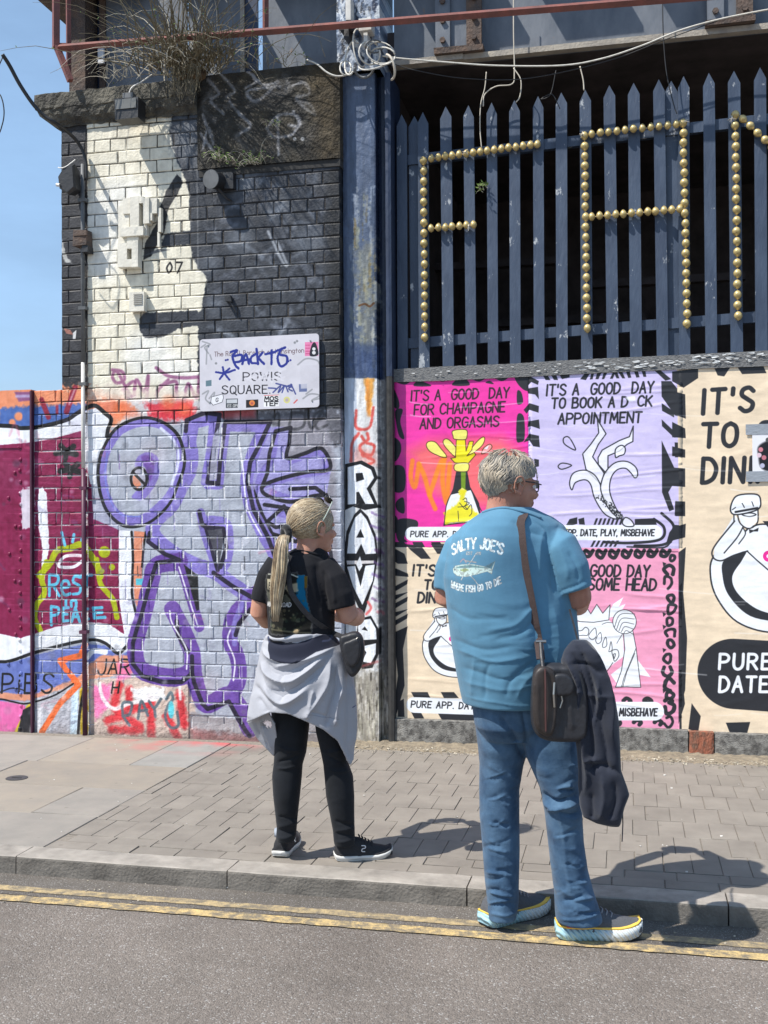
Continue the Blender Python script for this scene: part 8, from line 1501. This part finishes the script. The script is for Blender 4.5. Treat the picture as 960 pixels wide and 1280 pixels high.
# downpipe
dp = thing('downpipe', 'thin grey downpipe turning white lower down between low wall and pier', 'pipe', tuple(aty(108, 700, -.03)))
def pipe(pts, r, m_, name, par, n=10): mb = MB(); mb.tube([Vector(q) for q in pts], r, n); return mb.build(name, m_, par, True)
px_, yp = XB - .012, -.03
pipe([(px_ + .002, yp, aty(108, 205, yp).z), (px_, yp, aty(108, 300, yp).z), (px_ + .001, yp, aty(107, 452, yp).z)], .014, M_grp, 'pipe', dp)
pipe([(px_, yp, aty(107, 453, yp).z), (px_ - .001, yp, aty(107, 530, yp).z), (px_, yp, aty(107, 585, yp).z)], .0135, M_wp, 'pipe', dp)
M_pp = mat('purple_pipe', (.08, .02, .045), .5, var=.3, scale=9, coord='World'); M_kp = mat('painted_pipe', (.40, .36, .38), .6, col2=(.06, .03, .05), scale=9, thresh=(.47, .53), coord='World')
pipe([(px_, yp, aty(107, 586, yp).z), (px_ + .003, yp, aty(108, 700, yp).z), (px_ + .006, yp, -.02)], .0165, M_pp, 'pipe', dp)
for y in (250, 385, 480, 610, 790): z = aty(108, y, yp).z; m = MB(); m.box(px_ - .028, px_ + .028, -.048, -.002, z - .011, z + .011, .002); m.build('pipe_clip', M_grp if y < 500 else M_pp, dp)
# dark upright joint strips over the low wall and plinth
M_jt = mat('joint_black', (.035, .022, .03), .7)
# =================================================================== cables
def cable(name, label, pts, r, m_, ys, cat='cable', n=6, group=None, sag=0):
    P_ = [aty(px, py, y) for (px, py), y in zip(pts, ys if isinstance(ys, (list, tuple)) else [ys] * len(pts))]; mb = MB(); mb.tube([Vector(q) for q in bez(P_, 8)], r, n); o = mb.build(name, m_, None, True); return tag(o, label, cat, group)
M_cw = mat('white_cable', (.55, .53, .48), .5, var=.2, scale=30); M_cb = mat('black_cable', (.02, .02, .022), .5)
cable('cable', 'thick black cable looping from the left sky down onto the dark brick strip', [(3, 68), (12, 82), (25, 106), (42, 131), (56, 145), (70, 154), (88, 168), (100, 182), (107, 200), (108, 225)], .013, M_cb, [-.5, -.45, -.4, -.35, -.32, -.28, -.12, -.05, -.035, -.03])
cable('cable', 'thin black wire loop at the far left edge against the sky', [(-20, 150), (-4, 168), (3, 155), (5, 138), (1, 120), (-10, 105), (3, 72)], .004, M_cb, -.5)
cable('cable', 'long white cable sagging across the top of the fence from the column', [(478, 70), (500, 73), (560, 78), (620, 82), (700, 82), (750, 74), (800, 58), (850, 38), (900, 24), (960, 12), (1010, 4)], .0055, M_cw, [.0, .02, .04, .05, .05, .05, .04, .03, .02, 0, 0])
cable('cable', 'thin black wire sagging below the white cable over the palings', [(486, 78), (520, 88), (580, 98), (660, 98), (760, 76), (830, 50), (900, 25)], .003, M_cb, .03)
cable('cable', 'white cable drooping from the lintel top to the tangle on the column', [(384, 75), (396, 80), (408, 90), (420, 95), (432, 94), (443, 89)], .0065, M_cw, [-.01, -.04, -.05, -.05, -.04, -.03])
cable('cable', 'tan cord curling over the paling tops left of centre', [(604, 133), (606, 118), (620, 108), (640, 105), (643, 90), (642, 40), (642, -20)], .004, M_str, .12)
cable('cable', 'dark cord hanging down to the letter F above its right end', [(608, 90), (606, 110), (601, 130), (600, 160), (602, 185)], .0035, M_str, .16)
cable('cable', 'thin wire hanging from the girder between the letters', [(642, 85), (651, 100), (650, 120), (645, 128)], .004, M_str, .12)
cable('cable', 'black wire dropping from the girder to the top of the letter A', [(828, -20), (829, 40), (833, 90), (842, 130), (846, 142)], .0035, M_cb, .13)
cable('cable', 'short white cord stub hanging over the pale left of the letter A', [(725, 83), (729, 100), (730, 113)], .0045, M_str, .13)
cable('cable', 'thin twisted wire among the pale tops near the middle', [(695, 88), (688, 118), (676, 124), (690, 118), (700, 136)], .003, M_cb, .13)
# tangle and fittings on the column head
tg_ = thing('cable_tangle', 'tangle of white and grey cables with sockets strapped round the column head', 'cable tangle', tuple(aty(458, 70, -.04)))
rg = random.Random(44)
def loop(cx, cy, rx, ry, a0, a1, m_, r, rot=0, y0=-.03):
    P_ = []
    for k in range(18): a = a0 + (a1 - a0) * k / 17; x = rx * math.cos(a); y = ry * math.sin(a); P_.append(aty(cx + x * math.cos(rot) - y * math.sin(rot), cy + x * math.sin(rot) + y * math.cos(rot), y0 - .035 * (1 + math.sin(a * 1.3 + cx))))
    m = MB(); m.tube(P_, r, 6); m.build('cable_loop', m_, tg_, True)
loop(478, 70, 16, 11, 0, 6.1, M_cw, .0055); loop(476, 66, 18, 13, .5, 5.8, M_cw, .005, .3); loop(462, 66, 13, 15, 0, 5.9, M_cw, .006, -.3); loop(440, 72, 8, 22, 1, 5.2, M_cw, .0065, .2); loop(432, 85, 7, 9, 0, 6.2, M_cw, .0055); loop(486, 84, 7, 16, -1.5, 1.6, M_str, .008, -.2); loop(455, 84, 12, 13, .1, 3.0, M_grp, .009, .1); loop(450, 60, 8, 24, 1.2, 4.9, M_cw, .005, -.15); loop(470, 78, 22, 7, .2, 3.3, M_cw, .006, -.3); loop(468, 58, 11, 8, 0, 5.5, M_grp, .005)
for (x0, y0, x1, y1, m_, nm) in ((450, 27, 466, 40, M_wp, 'socket_box'), (427, 30, 441, 39, M_blkp, 'socket'), (432, 39, 438, 50, M_blkp, 'plug'), (434, 0, 440, 28, M_wp, 'conduit'), (456, 44, 461, 60, M_wp, 'plug')):
    a, b_ = aty(x0, y0, -.03), aty(x1, y1, -.03); m = MB(); m.box(a.x, b_.x, -.07, .028, b_.z, a.z, .002); m.build(nm, m_, tg_)
# =================================================================== dry shrub on the cornice
sh = thing('dry_shrub', 'dry grassy shrub with bare arching stems growing on the pier cornice', 'shrub', tuple(aty(232, 92, .0))); M_st = mat('dry_stem', (.22, .185, .12), .85, col2=(.09, .075, .045), scale=12, coord='World'); M_stp = mat('pale_stem', (.50, .46, .37), .8, var=.25, scale=12, coord='World'); M_lf = mat('shrub_leaf', (.13, .20, .045), .6, var=.3, scale=20, coord='World')
rg = random.Random(71)
def stems(n, base, spread, L0, L1, r, droop, mb, lean=(0, 0), leaves=None, lp=.0):
    for i in range(n):
        b0 = base + Vector((rg.gauss(0, spread[0]), rg.gauss(0, spread[1]), rg.uniform(-.01, .02))); L_ = rg.uniform(L0, L1); a = rg.uniform(0, 6.28); el = rg.uniform(.25, 1.4); d = Vector((math.cos(a) * math.cos(el) + lean[0], math.sin(a) * math.cos(el) * .7 + lean[1], math.sin(el))).normalized(); P_ = [b0]; k = 7
        for j in range(k):
            d = (d + Vector((rg.gauss(0, .12), rg.gauss(0, .12), rg.gauss(0, .08) - droop * j / k))).normalized(); P_.append(P_[-1] + d * L_ / k)
            if leaves is not None and rg.random() < lp:
                p = P_[-1]; s_ = rg.uniform(.006, .015); u = Vector((rg.uniform(-1, 1), rg.uniform(-1, 1), rg.uniform(-.3, 1))).normalized(); v = u.orthogonal().normalized() * s_ * .4; leaves.add([p, p + u * s_ + v, p + u * s_ * 2.2, p + u * s_ - v], [(0, 1, 2, 3)])
        mb.tube(P_, [r * (1 - .8 * j / k) for j in range(k + 1)], 4, cap=False)
base = aty(234, 92, -.04); m1, m2, lv = MB(), MB(), MB()
stems(75, base, (.09, .06), .2, .8, .0036, .25, m1, (-.15, -.2), lv, .22); stems(60, base, (.10, .07), .25, .85, .0036, .5, m2, (-.3, -.25)); stems(40, base + Vector((.12, 0, 0)), (.12, .05), .15, .5, .0028, .5, m1, (.5, -.3), lv, .1)
stems(75, base + Vector((-.02, -.10, .02)), (.14, .05), .35, 1.0, .0046, .22, m1, (.1, -.75), lv, .12); stems(60, base + Vector((.15, -.06, .02)), (.16, .04), .25, .7, .0036, .3, m1, (.2, -.7), lv, .1)
b2_ = aty(150, 98, -.06); stems(26, b2_, (.10, .03), .1, .4, .0024, .5, m2, (-.1, -.4)); b3 = aty(330, 84, -.02); stems(30, b3, (.22, .03), .08, .3, .0022, .6, m1, (.1, -.3), lv, .2)
tag(m1.build('stems', M_st, sh), kind='stuff'); tag(m2.build('stems', M_stp, sh), kind='stuff'); tag(lv.build('leaves', M_lf, sh), kind='stuff')
m = MB()
for i in range(8): m.ball(base + Vector((rg.uniform(-.08, .08), rg.uniform(-.02, .05), rg.uniform(-.03, .02))), rg.uniform(.03, .06), rg.uniform(.03, .05), rg.uniform(.02, .05), 8, 6)
from_me('root_ball', solid(m, .008, 1, 'root_ball'), mat('root_soil', (.16, .10, .05), .95, col2=(.05, .035, .025), scale=20, bump=1, coord='World'), sh, True)
mh = MB(); 
for i in range(46): # hanging root strands
    p = base + Vector((rg.uniform(-.10, .14), -.13 + rg.uniform(-.03, .03), rg.uniform(-.02, .03))); P_ = [p]
    for j in range(5): P_.append(P_[-1] + Vector((rg.gauss(0, .012), rg.gauss(0, .006), -rg.uniform(.02, .06))))
    mh.tube(P_, [.003, .0026, .0022, .0018, .0014, .001], 4, cap=False)
tag(mh.build('hanging_roots', M_st, sh), kind='stuff')
def weed(px, py, y, n, L0, L1, label, gr=.5, lean=(0, -.4), group=None):
    t = thing('weed', label, 'weed', tuple(aty(px, py, y)), group); m, l = MB(), MB(); stems(n, aty(px, py, y), (.03, .01), L0, L1, .0018, .7, m, lean, l, gr); tag(m.build('stems', M_stp, t), kind='stuff'); tag(l.build('leaves', M_lf, t), kind='stuff')
weed(278, 200, -.04, 22, .06, .2, 'pale wispy weed rooted under the left end of the lintel'); weed(318, 205, -.03, 30, .06, .24, 'wispy weed under the middle of the lintel block'); weed(345, 160, -.03, 8, .05, .14, 'little weed growing out of the lintel face'); weed(603, 238, .2, 7, .03, .08, 'small green leafed sprig between palings under the letter F', 2.0)
